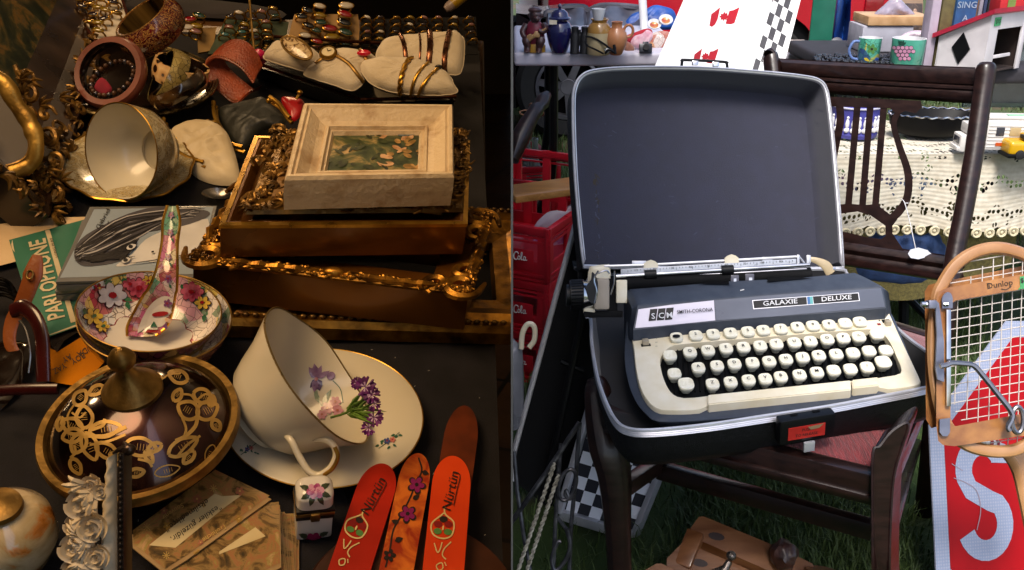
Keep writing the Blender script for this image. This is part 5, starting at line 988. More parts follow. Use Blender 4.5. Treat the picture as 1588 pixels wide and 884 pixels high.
# ---------------------------------------------------------------- chair
def dbk(px): return 1/(.5+.0717*(px-1200)/328)
def PB(px, py, o=0.0): return P(px, py, dbk(px)+o)
ch = thing('wooden_chair', 'dark mahogany dining chair with a red seat, carrying the open typewriter case', 'chair', Matrix.Translation((.42, 1.5, 0)))
def slabpx(mb, pts, dfn, th, sm=0):                                        # outline with real thickness at its own depth
    q = [(p[0], p[1]) for p in pts]
    if sm: q = [(p.x, p.y) for p in cr([V((a, b, 0)) for a, b in q], sm, True)]
    mb.slab([P(a, b, dfn(a)+th) for a, b in q], [P(a, b, dfn(a)) for a, b in q])
def strip(mb, pts, w, dfn, th):                                             # curved slat of width w px
    c = cr([V((a, b, 0)) for a, b in pts], 6); N = len(c); ws = w if hasattr(w, '__len__') else [w]*len(pts)
    A, B_ = [], []
    for i, p in enumerate(c):
        t = (c[min(i+1, N-1)]-c[max(i-1, 0)]).normalized(); n = V((-t.y, t.x, 0)); f_ = i/(N-1)*(len(ws)-1); k = int(f_); w_ = ws[k]+(ws[min(k+1, len(ws)-1)]-ws[k])*(f_-k)
        A.append(p+n*w_/2); B_.append(p-n*w_/2)
    for s0_, s1_, o0, o1 in ((A, B_, 0, 0), (A, B_, th, th)):
        vs = []
        for a, b in zip(A, B_): vs += [P(a.x, a.y, dfn(a.x)+o0), P(b.x, b.y, dfn(b.x)+o0)]
        mb.add(vs, [(2*i, 2*i+1, 2*i+3, 2*i+2) for i in range(N-1)], True)
    for S in (A, B_):
        vs = []
        for a in S: vs += [P(a.x, a.y, dfn(a.x)), P(a.x, a.y, dfn(a.x)+th)]
        mb.add(vs, [(2*i, 2*i+1, 2*i+3, 2*i+2) for i in range(N-1)], True)
f = MB(m_mahx)                                                              # top rail with two reeded grooves
prof = [(0, -.004), (.006, -.016), (.020, -.020), (.034, -.015), (.037, -.009), (.040, -.016), (.045, -.017), (.049, -.010), (.052, -.016), (.060, -.018), (.072, -.012), (.080, -.002), (.080, .012), (0, .012)]
a0, a1 = PB(1206, 91), PB(1520, 106); n_ = 24
def rail(u, v):
    k = min(len(prof)-1, int(round(v*(len(prof)-1)))); h, dd = prof[k]; p = a0.lerp(a1, u); bow = .018*(1-(2*u-1)**2)
    return p+V((0, 0, -h*.80-bow*.2))+V((-.3, 1, 0)).normalized()*(dd+bow)
f.grid(rail, n_, len(prof)-1, wv=False); f.build('top_rail', ch, I4)
f = MB(m_mah)
strip(f, [(1302, 160), (1303, 190), (1296, 224), (1288, 270), (1284, 330)], 12, dbk, .012)
for a, b in (((1330, 160), (1315, 325)), ((1350, 160), (1337, 325)), ((1371, 160), (1357, 325))): strip(f, [a, ((a[0]+b[0])/2, (a[1]+b[1])/2), b], 10.5, dbk, .012)
strip(f, [(1399, 165), (1386, 190), (1394, 224), (1408, 268), (1407, 305), (1394, 328), (1378, 342)], [9, 9, 10, 12, 12, 13, 12], dbk, .012)
slabpx(f, [(1285, 150), (1428, 156), (1430, 166), (1420, 176), (1404, 172), (1392, 178), (1380, 168), (1285, 165)], lambda x: dbk(x)-.001, .014)
slabpx(f, [(1284, 318), (1318, 316), (1340, 318), (1362, 316), (1366, 322), (1382, 334), (1392, 340), (1384, 350), (1384, 362), (1392, 374), (1404, 392), (1344, 382), (1362, 374), (1373, 366), (1373, 350), (1350, 334), (1330, 328), (1284, 334)], lambda x: dbk(x)-.0015, .015)
slabpx(f, [(1284, 356), (1312, 360), (1345, 368), (1376, 372), (1376, 392), (1284, 390)], lambda x: dbk(x)-.0005, .013)
f.build('splat', ch, I4)
f = MB(m_mahx); b0, b1 = PB(1290, 372), PB(1486, 400)
prof2 = [(0, 0), (.004, -.014), (.012, -.020), (.020, -.016), (.024, -.012), (.027, -.019), (.036, -.024), (.048, -.020), (.055, -.006), (.055, .01), (0, .01)]
f.grid(lambda u, v: b0.lerp(b1, u)+V((0, 0, -prof2[int(round(v*10))][0]*.88))+V((-.3, 1, 0)).normalized()*prof2[int(round(v*10))][1], 12, 10); f.build('lower_rail', ch, I4)
def legtube(name, pts, m=m_mah, flat=1.0, n=10):
    g = MB(m); g.tube(cr([P(x, y, d) for x, y, d, w in pts], 6), [w_/2 for w_ in [q.x for q in cr([V((w*d/FPX, 0, 0)) for x, y, d, w in pts], 6)]], n, flat=flat); return g.build(name, ch, I4)
legtube('back_post', [(1530, 98, 1.745, 20), (1529, 108, 1.745, 28), (1523, 150, 1.745, 27), (1510, 240, 1.74, 27), (1494, 330, 1.735, 27), (1480, 400, 1.73, 27), (1466, 500, 1.72, 28), (1452, 620, 1.78, 30), (1438, 760, 1.9, 30), (1425, 842, 2.0, 28)], flat=1.1)
legtube('back_post', [(1192, 86, 2.0, 18), (1196, 96, 2.0, 24), (1206, 200, 1.98, 24), (1218, 330, 1.96, 24), (1226, 440, 1.95, 26), (1222, 560, 2.02, 26), (1214, 680, 2.12, 26), (1208, 720, 2.17, 24)], flat=1.1)
FLp, FRp, BRp = G(938, 628, .42), G(1372, 735, .42), G(1466, 525, .42); BLp = G(1228, 452, .42)
f = MB(m_mahx)
def beam(mb, a, b, h, w, bev=.004):
    a, b = V(a), V(b); d = b-a; ln = d.length; m = axisM(a, d); mb.box((0, 0, ln/2), (w, h, ln), bev, axisM(a, d, 1, V((-d.y, d.x, 0)).normalized())); return mb
for a, b in ((FLp, FRp), (FRp, BRp), (BRp, BLp), (BLp, FLp)): beam(f, a-V((0, 0, .024)), b-V((0, 0, .024)), .048, .024)
beam(f, FLp+V((.0, -.014, -.034)), FRp+V((.0, -.014, -.034)), .010, .012, .003); f.build('seat_frame', ch, I4)
m_seat = mat('red_ribbed_fabric', '#7c2024', '#541216', sc=500, rough=.9, sheen=.5, stretch=(1, .06, .3), bump=.8, bsc=700)
f = MB(m_seat); cc = (FLp+FRp+BRp+BLp)/4; sq = [cc+(p-cc)*.95 for p in (FLp, FRp, BRp, BLp)]
f.puff([(p.x, p.y) for p in sq], .014, .004, .001, 20, 8, Matrix.Translation((0, 0, .418)), sm=1, pw=.35); f.build('seat', ch, I4)
legtube('leg', [(922, 586, 1.53, 26), (926, 600, 1.53, 42), (932, 640, 1.525, 54), (942, 690, 1.515, 64), (953, 740, 1.52, 56), (958, 820, 1.54, 44), (961, 900, 1.57, 40), (966, 1000, 1.62, 36), (970, 1060, 1.66, 32)], flat=.9)
fl_ = [(q.x, q.y) for q in cr([V((x, y, 0)) for x, y in ((1354, 702), (1364, 692), (1382, 670), (1404, 656), (1408, 664), (1398, 694), (1386, 738), (1381, 800), (1379, 900), (1386, 1010), (1394, 1120), (1366, 1120), (1358, 1010), (1354, 884), (1353, 780))], 4, True)]
g = MB(m_mah); fr0 = [P(x, y, 1.30+max(0, y-884)*.0005) for x, y in fl_]; offv = V((.030, .045, 0)); cg = sum(fr0, V())/len(fr0)
g.slab([p+offv for p in fr0], fr0); g.tube(fr0, .0022, 5, closed=True); g.build('leg', ch, I4)
f = MB(m_mahx); beam(f, P(1020, 728, 1.66), P(1355, 822, 1.44), .030, .020); beam(f, P(968, 756, 1.53), P(1046, 702, 1.72), .028, .022); beam(f, P(1046, 702, 1.72), P(1215, 660, 2.12), .028, .022); beam(f, P(1376, 830, 1.33), P(1420, 690, 1.85), .026, .02)
f.build('stretcher', ch, I4)
# price tag on a string
tg = thing('price_tag', 'small white price tag tied to the chair splat by a white string', 'tag', Matrix.Translation(PB(1404, 316)))
f = MB(mat('white_string', '#c8c8cc', rough=.8)); f.tube(cr([PB(1397, 308, -.008), PB(1403, 315, -.012), PB(1411, 345, -.012), PB(1420, 386, -.012)], 5), .0009, 5); f.tube([PB(1403, 315, -.012), PB(1409, 315, -.010)], .0009, 5); f.build('string', tg, I4)
f = MB(mat('white_card', '#c8ccd4', rough=.7)); f.prism([(-16, -4), (-12, 3), (0, 6), (14, 2), (22, -6), (0, -12), (-12, -10)], -1, 1, cf(1424, 390, dbk(1424)-.012)); f.build('card', tg, I4)
# ---------------------------------------------------------------- typewriter case
def rot3(y, p, r): return Matrix.Rotation(y, 4, 'Z') @ Matrix.Rotation(p, 4, 'X') @ Matrix.Rotation(r, 4, 'Y')
MT = Matrix.Translation((.373, 1.42, .495)) @ rot3(.035, .071, -.079); MTi = MT.inverted()
ML_ = Matrix.Translation((.373, 1.775, .672)) @ rot3(.059, 1.019, .134); MLi = ML_.inverted()
def Qm(Mi, px, py, z=0.0, sl=0.0):                                         # pixel onto plane z + sl*y of a frame
    o = Mi @ C0; r = Mi.to_3x3() @ ray(px, py); t = (z+sl*o.y-o.z)/(r.z-sl*r.y); return o+r*t
def Q(px, py, z=0.0, sl=0.0): return Qm(MTi, px, py, z, sl)
def loft(mb, loops, closed=True, caps=(False, False), sm=True):
    n = len(loops[0]); mb.grid(lambda u, v: loops[int(round(u*(len(loops)-1)))][int(round(v*n)) % n], len(loops)-1, n, wv=True, sm=sm)
    for k, i in enumerate((0, -1)):
        if caps[k]: mb.poly(loops[i])
def inset(loop, d, dz=0.0):
    n = len(loop); out = []; a = sum(loop[i].x*loop[(i+1) % n].y-loop[(i+1) % n].x*loop[i].y for i in range(n)); sg = 1 if a > 0 else -1
    for i in range(n):
        t = (loop[(i+1) % n]-loop[i-1]).normalized(); out.append(loop[i]+V((-t.y, t.x, 0))*d*sg+V((0, 0, dz)))
    return out
cs = thing('typewriter_case', 'open black typewriter case with a slate lining and aluminium edging, resting on the chair', 'typewriter case', MT @ Matrix.Translation((0, 0, -.055)))
rimpx = [(915, 498), (916, 530), (924, 580), (936, 618), (952, 650), (972, 664), (1010, 667), (1094, 659), (1188, 645), (1287, 630), (1366, 615), (1436, 601), (1459, 593), (1468, 582), (1464, 568), (1449, 551), (1417, 528), (1390, 505), (1340, 455), (1316, 425), (1300, 416), (1200, 417), (1000, 422), (925, 426), (909, 436), (911, 465)]
rimo = cr([Q(*p) for p in rimpx], 4, True)
f = MB(m_case); loft(f, [inset(rimo, .001, -.013), inset(rimo, .001, -.030), inset(rimo, .004, -.055), inset(rimo, .012, -.068), inset(rimo, .028, -.075), inset(rimo, .05, -.077)], caps=(False, True)); f.build('tray', cs, MT)
f = MB(mat('tray_lining', '#14141a', '#0c0c10', sc=40, rough=.85, sheen=.2)); loft(f, [inset(rimo, .004, -.002), inset(rimo, .006, -.030), inset(rimo, .014, -.050)], caps=(False, True)); f.build('tray_lining', cs, MT)
f = MB(m_alu)
loft(f, [inset(rimo, .0045, -.003), inset(rimo, .004, .0005), inset(rimo, .002, .0015), inset(rimo, -.0005, .0005), inset(rimo, -.0012, -.002), inset(rimo, .0002, -.0035), inset(rimo, -.0012, -.005), inset(rimo, .0002, -.0065), inset(rimo, -.0012, -.008), inset(rimo, .0002, -.0095), inset(rimo, -.001, -.011), inset(rimo, .0012, -.0135)]); f.build('edging', cs, MT)
lidpx = [(905, 415), (898, 350), (892, 280), (889, 215), (888, 165), (890, 138), (900, 118), (922, 108), (980, 103.5), (1090, 104), (1190, 111), (1245, 117), (1270, 123), (1282, 136), (1288, 165), (1294, 220), (1300, 290), (1305, 355), (1309, 418), (1100, 419)]
lo_ = cr([Qm(MLi, *p) for p in lidpx[:-1]], 5)[:-1]+[Qm(MLi, *lidpx[-2]), Qm(MLi, *lidpx[-1])]
f = MB(m_case); loft(f, [inset(lo_, .001, -.008), inset(lo_, .002, -.05), inset(lo_, .012, -.078), inset(lo_, .03, -.088)], caps=(False, True)); f.build('lid', cs, ML_)
f = MB(m_lin); loft(f, [inset(lo_, .006, -.003), inset(lo_, .009, -.05), inset(lo_, .012, -.066), inset(lo_, .016, -.071)], caps=(False, True)); dc = Decal(f, ML_, .0006); wr, wr2 = mat('worn_lining', '#3c3428', rough=.9), mat('faded_lining', '#4a4c60', '#3e4052', sc=90, rough=.9); rn = random.Random(4)
for i in range(26): y0_ = rn.uniform(268, 405); dc.stroke([(925+rn.uniform(-3, 4), y0_), (926+rn.uniform(-3, 4), y0_+rn.uniform(2, 8))], rn.uniform(.8, 2.0), wr if i % 3 else wr2, 1, 2)
dc.ell(922, 282, 2.6, 5, wr, 10, 1.5)
for i in range(46): x_, y_ = rn.uniform(915, 1285), rn.uniform(150, 400); dc.stroke([(x_, y_), (x_+rn.uniform(-9, 9), y_+rn.uniform(-5, 5))], rn.uniform(.4, .9), wr2, 1, 2)
f.build('lid_lining', cs, ML_)
f = MB(m_alu); loft(f, [inset(lo_, .0062, -.005), inset(lo_, .0056, .0005), inset(lo_, .0034, .002), inset(lo_, .0022, .0006), inset(lo_, .001, .002), inset(lo_, -.0012, .001), inset(lo_, -.0018, -.004), inset(lo_, .0015, -.009)]); f.build('lid_edging', cs, ML_)
f = MB(m_blk); loft(f, [inset(lo_, .0030, .0018), inset(lo_, .0026, .0022), inset(lo_, .0022, .0018)]); f.build('edging_groove', cs, ML_)
f = MB(m_blk); Fh = cf(1092, 98, depth(ML_ @ Qm(MLi, 1092, 104))+.02); f.tube(cr([V(p) for p in ((-35, -6, 0), (-34, 3, 0), (-30, 5, 0), (30, 2, 0), (35, -1, 0), (36, -8, 0))], 4), 2.2, 8); f.build('handle', cs, Fh)
f = MB(m_chr); f.box((-14, 0, 0), (10, 7, 6), 1.2); f.box((18, -2, 0), (10, 7, 6), 1.2); f.tube([(-48, -5, -2), (48, -8, -2)], 1.4, 6); f.build('handle_mount', cs, Fh)
# latch and sticker
fc = V((0, -1, 0)); lt = MB(m_blk); c0, c1 = Q(1202, 645, .003), Q(1288, 631, .003); ux = (c1-c0).normalized(); uy = V((0, 0, 1)).cross(ux)
Ml = Matrix((ux, -uy, V((0, 0, 1)))).transposed().to_4x4(); Ml.translation = (c0+c1)/2; w_ = (c1-c0).length
Ml = MT @ Ml
lt.box((0, .009, -.019), (w_, .018, .040), .004); lt.build('latch', cs, Ml)
f = MB(m_dk); f.box((-w_*.2, .006, .0012), (w_*.12, .004, .002)); f.box((w_*.2, .006, .0012), (w_*.12, .004, .002)); f.build('latch_slot', cs, Ml)
MB(m_alu).box((.002, .021, -.045), (.016, .004, .016), .001, Ml.inverted() @ Ml).build('latch_tongue', cs, Ml)
f = MB(mat('red_sticker', '#b0241c', '#9a1a14', sc=50, rough=.5)); f.box((-.002, .0188, -.021), (w_*.66, .0012, .020)); Mlt = Ml @ Matrix.Translation((0, .0198, -.02)) @ Matrix.Rotation(R(90), 4, 'X') @ Matrix.Rotation(R(180), 4, 'Y')
f.X = Ml.inverted() @ MT @ Matrix.Translation((0, 0, 0)) if 0 else I4
f.m(m_ink); tm = Matrix(((1, 0, 0, 0), (0, 0, -1, .0196), (0, 1, 0, -.016), (0, 0, 0, 1)))
tm = Matrix(((1, 0, 0, -.002), (0, 0, 1, .0197), (0, 1, 0, -.017), (0, 0, 0, 1))); f.text('PUSH', tm, .006, .01); tm2 = tm.copy(); tm2[2][3] = -.025; f.text('TO RELEASE', tm2, .006, .01)
f.m(mat('sticker_tear', '#8a7050', rough=.8)); f.prism([(-.001, -.013), (.022, -.011), (.016, -.017), (.004, -.018)], 0, .0003, Matrix(((1, 0, 0, 0), (0, 0, 1, .0197), (0, 1, 0, 0), (0, 0, 0, 1)))); f.build('sticker', cs, Ml)
# ---------------------------------------------------------------- typewriter
tw = thing('typewriter', 'slate blue and cream portable typewriter sitting in the open black case', 'typewriter', MT @ Matrix.Translation((0, 0, -.045)))
ZB, SB = .014, .11                                                          # keyboard deck plane: z = ZB + SB*y
def K(px, py, dz=0.0): return Q(px, py, ZB+dz, SB)
bez = cr([K(*p) for p in ((983, 513), (983, 545), (987, 580), (994, 605), (1004, 622), (1018, 634), (1040, 637), (1094, 634), (1098, 616), (1320, 592), (1362, 586), (1366, 604), (1418, 599), (1427, 594), (1426, 586), (1412, 556), (1394, 518), (1376, 479), (1372, 478), (1300, 484), (1180, 494), (1062, 502), (1030, 508))], 3, True)
well = cr([K(*p) for p in ((1036, 540), (1024, 556), (1027, 580), (1036, 602), (1048, 614), (1066, 617), (1096, 614), (1200, 603), (1345, 588), (1372, 584), (1394, 580), (1398, 572), (1392, 556), (1380, 530), (1368, 516), (1354, 510), (1300, 513), (1180, 523), (1060, 533))], 4, True)
cz = sum(well, V())/len(well)
def radial(loop, n=160):
    out = []; A = [(atan2(p.y-cz.y, p.x-cz.x), p) for p in loop]; N = len(loop)
    for k in range(n):
        a = -pi+2*pi*k/n; d = V((cos(a), sin(a), 0)); best = None
        for i in range(N):
            p, q = loop[i]-cz, loop[(i+1) % N]-cz; e = q-p; den = d.x*e.y-d.y*e.x
            if abs(den) < 1e-12: continue
            t = (p.x*e.y-p.y*e.x)/den; s_ = (p.x*d.y-p.y*d.x)/den
            if t > 0 and -1e-6 <= s_ <= 1+1e-6 and (best is None or t > best[0]): best = (t, loop[i].lerp(loop[(i+1) % N], s_))
        out.append(best[1] if best else loop[0])
    return out
bo, wi = radial(bez), radial(well)
f = MB(m_crm); cu_ = lambda lp, k, dz: [cz+(p-cz)*k+V((0, 0, dz)) for p in lp]
loft(f, [cu_(bo, 1.0, -.012), cu_(bo, 1.0, -.0015), cu_(bo, .994, .0004), [a.lerp(b, .1)+V((0, 0, .0006)) for a, b in zip(wi, bo)], [w+V((0, 0, -.0006)) for w in wi], [w+V((0, 0, -.012)) for w in wi]]); f.build('keyboard_bezel', tw, MT)
f = MB(m_dk); f.poly([w+V((0, 0, -.0115)) for w in wi]); 
for i in range(46): x = 1030+i*8; a, b = K(x, 612-(x-1030)*.085, -.0105), K(x-4+(x-1180)*.0, 528-(x-1030)*.06, -.0105); f.tube([a, b], .0013, 4)
f.build('key_well', tw, MT)
f = MB(m_bluegrey); base = radial(cr([K(*p) for p in ((974, 470), (966, 540), (972, 585), (984, 615), (1000, 634), (1020, 646), (1094, 644), (1200, 634), (1362, 611), (1418, 601), (1430, 596), (1429, 585), (1404, 520), (1380, 470), (1340, 440), (1000, 450))], 4, True))
loft(f, [cu_(base, .80, -.036), cu_(base, .92, -.028), cu_(base, .975, -.016), cu_(base, .99, -.010), cu_(base, .985, -.009), cu_(bo, .97, -.006)], caps=(False, False)); f.build('base_shell', tw, MT)
# hood: loft of cross sections from left to right
secs = []
for (ax_, ay, bx, by, cx, cy, k) in ((975, 520, 980, 478, 967, 448, 0), (982, 512, 989, 473, 975, 443, 1), (1060, 503, 1064, 467, 1040, 439, 1), (1180, 493, 1186, 457, 1140, 436, 1), (1290, 485, 1296, 449, 1240, 431, 1), (1374, 478, 1368, 444, 1325, 423, 1), (1382, 484, 1378, 452, 1336, 430, 0)):
    za = .032; A_ = Q(ax_, ay, za-(0 if k else .02)); B_ = Q(bx, by, .060-(0 if k else .006)); C_ = Q(cx, cy, .068-(0 if k else .006))
    dn = V((0, .012, -.10)); e1 = A_.lerp(B_, .93); e2 = B_.lerp(C_, .12)
    secs.append([A_+V((0, .0, -.03)), A_, e1, (e1+e2+B_*2)/4, e2, B_.lerp(C_, .6)+V((0, 0, .001)), C_, C_+dn])
secs = [[p.lerp(q, k/8) for p, q in zip(secs[i], secs[i+1])] for i in range(len(secs)-1) for k in range(8)]+[secs[-1]]
f = MB(m_bluegrey); ns = len(secs); f.grid(lambda u, v: secs[int(round(u*(ns-1)))][int(round(v*7))], ns-1, 7)
f.poly(secs[0]); f.poly(secs[-1]); dc = Decal(f, MT, .0008)
m_silv = mat('silver_panel', '#b8b6c4', '#a9a7b6', sc=6, rough=.35, metal=.3); m_dpan = mat('slate_panel', '#4c5260', '#3e4452', sc=8, rough=.3, metal=.3)
m_wh = mat('label_white', '#d4d4d8', rough=.5)
dc.poly([(985, 509), (990, 480), (1040, 473), (1107, 466), (1109, 497), (1060, 502), (1010, 507)], m_silv); dc.poly([(1110, 497), (1108, 466), (1200, 458), (1290, 452), (1366, 447), (1372, 476), (1290, 483), (1200, 491)], m_dpan)
dc.poly([(1166, 466), (1331, 454), (1333, 467), (1168, 480)], m_alu, 2); dc.poly([(1167.5, 467.2), (1250, 461), (1251, 472.5), (1169, 478.5)], m_blk, 3); dc.poly([(1260, 460.2), (1330, 455.2), (1331.5, 466), (1261.5, 471.6)], m_blk, 3)
dc.poly([(1251, 460.8), (1255, 460.5), (1256, 472), (1252, 472.4)], mat('badge_blue', '#1c5c98', rough=.3), 3); dc.poly([(1255, 460.5), (1259.5, 460.2), (1260.5, 471.7), (1256, 472)], mat('badge_teal', '#4ca0a0', rough=.3), 3)
dc.text('GALAXIE', 1209, 470, 10.5, -4.5, m_wh, .01, 1.28, 5); dc.text('DELUXE', 1296, 463.5, 10, -4.5, m_wh, .01, 1.3, 5)
for i, t in enumerate('SCM'):
    x = 1012+i*12.6; y = 489-i*.9; dc.poly([(x-4, y-9), (x+7.5, y-10), (x+5, y+8.5), (x-6.5, y+9.5)], m_blk, 2); dc.text(t, x+.4, y+3.0, 12, -5, m_wh, .012, 1.1, 6)
dc.text('SMITH-CORONA', 1077, 483, 7.8, -4.5, m_blk, .008, .95, 5)
mw_ = mat('white_scuff', '#c8c8c8', rough=.7)
dc.poly([(984, 440), (1010, 436), (1050, 433), (1079, 432), (1074, 436), (1040, 438), (1010, 441), (1000, 443)], mw_); dc.poly([(985, 443), (1006, 441.5), (1004, 446), (990, 447)], mw_)
for x, y in ((1000, 439), (1006, 438.6), (1012, 438)): dc.stroke([(x-2, y+1), (x, y-1), (x+2, y+1)], .7, m_blk, 2, 3)
dc.stroke([(1148, 451), (1154, 449.5)], 1.5, mw_, 1, 2)
f.build('hood', tw, MT)
for q in (((1083, 440), (1130, 432), (1131, 441)), ((1190, 429), (1262, 431), (1190, 437))):
    f = MB(m_dk); f.poly([Q(x, y, .0692) for x, y in q]); f.build('hood_recess', tw, MT)
def keycap(px, py, w=11.4, top=m_key, let=None):
    c = K(px, py-2, .0075); s_ = depth(MT @ c)/FPX; r = w*s_
    g = MB(top); M_ = Matrix.Translation(c) @ Matrix.Rotation(math.atan(SB)+R(8), 4, 'X')
    def sq(a): return (abs(cos(a))**3+abs(sin(a))**3)**(-1/3)
    g.lathe([(r*.55, -.016), (r*.62, -.012), (r*.86, -.0085), (r*.97, -.004), (r*.98, -.001), (r*.9, .0003), (r*.6, -.0006), (0, -.0010)], 28, M_, fn=lambda a, rr, z: (rr*sq(a)*.95, z))
    if let: g.m(m_ink); g.text(let, M_ @ Matrix.Translation((0, r*.12, .0008)), .0078, .015)
    g.build('key', tw, MT)
rows4 = (([(1079, 521), (1106, 519), (1133, 517), (1160, 515), (1184, 513), (1211, 511), (1237, 508), (1261, 506), (1286, 504.5), (1311, 502), (1334, 500)], '234567890-='),
         ([(1039, 552), (1070, 547), (1098, 544), (1126, 541), (1153, 539), (1179, 537), (1204, 534), (1232, 532), (1257, 530), (1283, 527), (1308, 525), (1332, 523), (1360, 519)], ' QWERTYUIOP½ '),
         ([(1046, 580), (1083, 571), (1112, 568), (1139, 565), (1167, 563), (1193, 561), (1219, 558), (1245, 555), (1270, 552), (1297, 550), (1323, 548), (1348, 545), (1374, 544)], ' ASDFGHJKL;\' '),
         ([(1064, 596), (1105, 596), (1133, 593), (1161, 590), (1187, 588), (1211, 585), (1240, 582), (1267, 578), (1293, 575), (1319, 573), (1345, 570), (1370, 562)], ' ZXCVBNM,./ '))
for kk, lt_ in rows4:
    for (x, y), t in zip(kk, lt_): keycap(x, y, 13.2 if t == ' ' and x in (1064, 1370) else 11.4, let=t if t != ' ' else None)
keycap(1049, 524, 10.8); f = MB(m_blk); c = K(1049, 521, .0085); f.ball(c, (.0062, .005, .0014), 14); f.build('key_cover', tw, MT)
def bar(name, px0, px1, hh, dz=.008, th=.012, m=m_crm):                     # px0/px1: top-left and top-right corners, hh depth in px
    a, b = K(*px0, dz), K(*px1, dz); c_, d_ = K(px1[0]+1, px1[1]+hh, dz), K(px0[0]+1, px0[1]+hh, dz); g = MB(m)
    bm = bmesh.new(); vs = [bm.verts.new(p) for p in (a, b, c_, d_)]+[bm.verts.new(p-V((0, 0, th))) for p in (a, b, c_, d_)]
    for q in ((0, 1, 2, 3), (7, 6, 5, 4), (0, 4, 5, 1), (1, 5, 6, 2), (2, 6, 7, 3), (3, 7, 4, 0)): bm.faces.new([vs[i] for i in q])
    bmesh.ops.bevel(bm, geom=list(bm.edges), offset=.0014, segments=2, affect='EDGES'); bm.verts.index_update(); g.add([v.co.copy() for v in bm.verts], [[v.index for v in q.verts] for q in bm.faces], True); bm.free(); return g.build(name, tw, MT)
bar('space_bar', (1097, 612), (1319, 589), 15, .006, .026); bar('power_space_key', (1321, 588.5), (1362, 584), 13, .006, .026)
bar('tab_bar', (1067, 497), (1112, 492), 9, .012, .012); bar('tab_bar', (1114, 491.5), (1271, 480), 9, .012, .012); bar('tab_bar', (1273, 480), (1311, 477), 9, .012, .012)
f = MB(mat('tan_plastic', '#a89c86', rough=.4)); c = K(1001, 531, .003); f.box(c, (.010, .010, .010), .001); f.m(m_blk); f.box(c-V((0, 0, .0035)), (.015, .014, .002)); f.build('touch_selector', tw, MT)
f = MB(m_blk)
for i, t in enumerate('LMH'): f.text(t, MT.inverted() @ MT @ Matrix.Translation(K(1018, 525+i*6, .0012)), .0042)
f.text('•', Matrix.Translation(K(1364, 497, .0014)), .012); f.box(K(1374, 498, .001), (.012, .008, .002)); f.m(mat('ribbon_red', '#8c2030', rough=.4)); f.box(K(1363, 503, .001), (.005, .004, .002)); f.m(mat('tan_plastic')); f.box(K(1377, 501, .004), (.009, .008, .008), .001); f.build('ribbon_switch', tw, MT)
# carriage
dcg = depth(MT @ Q(1085, 432, .077)); Fk = cf(1090, 420, dcg+.01)
def X_(px, py, z=0): return V((px-1090, -(py-420), z))
f = MB(m_dk); f.tube([X_(952, 440, -6), X_(1258, 427, -6)], 13, 20); f.build('platen', tw, Fk)
f = MB(m_alu); f.tube([X_(937, 413), X_(1005, 411), X_(1240, 398)], 2.4, 8); f.box(X_(991, 408, 0), (22, 7, 2), .5, Matrix.Rotation(0, 4, 'Z')); f.build('paper_bail', tw, Fk)
f = MB(mat('scale_white', '#c4c6cc', rough=.3, metal=.3)); rt_ = Matrix.Translation(X_(1098, 413.5, 3)) @ Matrix.Rotation(R(3.4), 4, 'Z'); f.box((0, 0, 0), (272, 8, 2), .6, rt_); f.m(m_ink)
for i in range(0, 52): f.box((-125+i*5, 1.2 if i % 5 else 0, 1.2), (.6, 2.5 if i % 5 else 4, .3), 0, rt_)
for i, t in enumerate(('10', '20', '30', '40', '50', '60', '70', '80', '90')): f.text(t, rt_ @ Matrix.Translation((-112+i*28, 1, 1.5)), 5)
f.build('scale_bar', tw, Fk)
f = MB(m_chr); f.tube([X_(955, 428.5, 4), X_(1254, 410.5, 4)], 3.1, 12); f.tube([X_(960, 434, 2), X_(1250, 417, 2)], 1.8, 8); f.build('bail_rod', tw, Fk)
for x, y in ((1008, 425.5), (1127, 418.5)):
    f = MB(m_blk); dx_ = V((1, .06, 0)).normalized(); f.tube([X_(x, y, 4)-dx_*9, X_(x, y, 4)+dx_*9], 7.4, 16); f.build('bail_roller', tw, Fk)
for x, y in ((1009, 411), (1134, 402.5)):
    f = MB(m_crm); f.prism([(-11, -6), (-11, 2), (-6, 6), (0, 8), (6, 6), (11, 2), (11, -6)], -3, 2, Matrix.Translation(X_(x, y, 2))); f.build('paper_guide', tw, Fk)
f = MB(m_alu); f.box(X_(1190, 401.5, 0), (16, 6, 2), .5); f.build('margin_stop', tw, Fk)
f = MB(m_alu); f.box(X_(1237, 402, 2), (4, 14, 4), 1); f.tube([X_(1237, 396, 2), X_(1250, 412, 2)], 1.5, 6); f.build('release_lever', tw, Fk)
f = MB(m_alu); f.box(X_(1253, 402, 2), (7, 13, 5), 1.5); f.build('release_lever', tw, Fk)
f = MB(mat('beige_lever', '#bca884', rough=.35)); f.tube(cr([X_(1250, 401, 0), X_(1265, 404, 2), X_(1280, 412, 2), X_(1288, 424, 0)], 5), [3, 5, 8, 8], 10, flat=.4); f.build('right_lever', tw, Fk); f = MB(m_chr); f.box(X_(1291, 417, 0), (9, 5, 5), 1.5); f.build('right_stud', tw, Fk)
f = MB(m_blk); f.tube([X_(878, 458, 0), X_(884, 458, 0)], 17, 20); f.tube([X_(884, 458, 0), X_(904, 457, 0)], 23, 28)
for i in range(28): a = 2*pi*i/28; f.tube([X_(885, 458, 0)+V((0, cos(a)*23, sin(a)*23)), X_(903, 457, 0)+V((0, cos(a)*23, sin(a)*23))], 1.3, 4)
f.build('platen_knob', tw, Fk)
f = MB(m_chr); f.tube([X_(904, 457, 0), X_(908, 457, 0), X_(922, 456, 0)], [24, 22, 20], 28); f.build('knob_collar', tw, Fk)
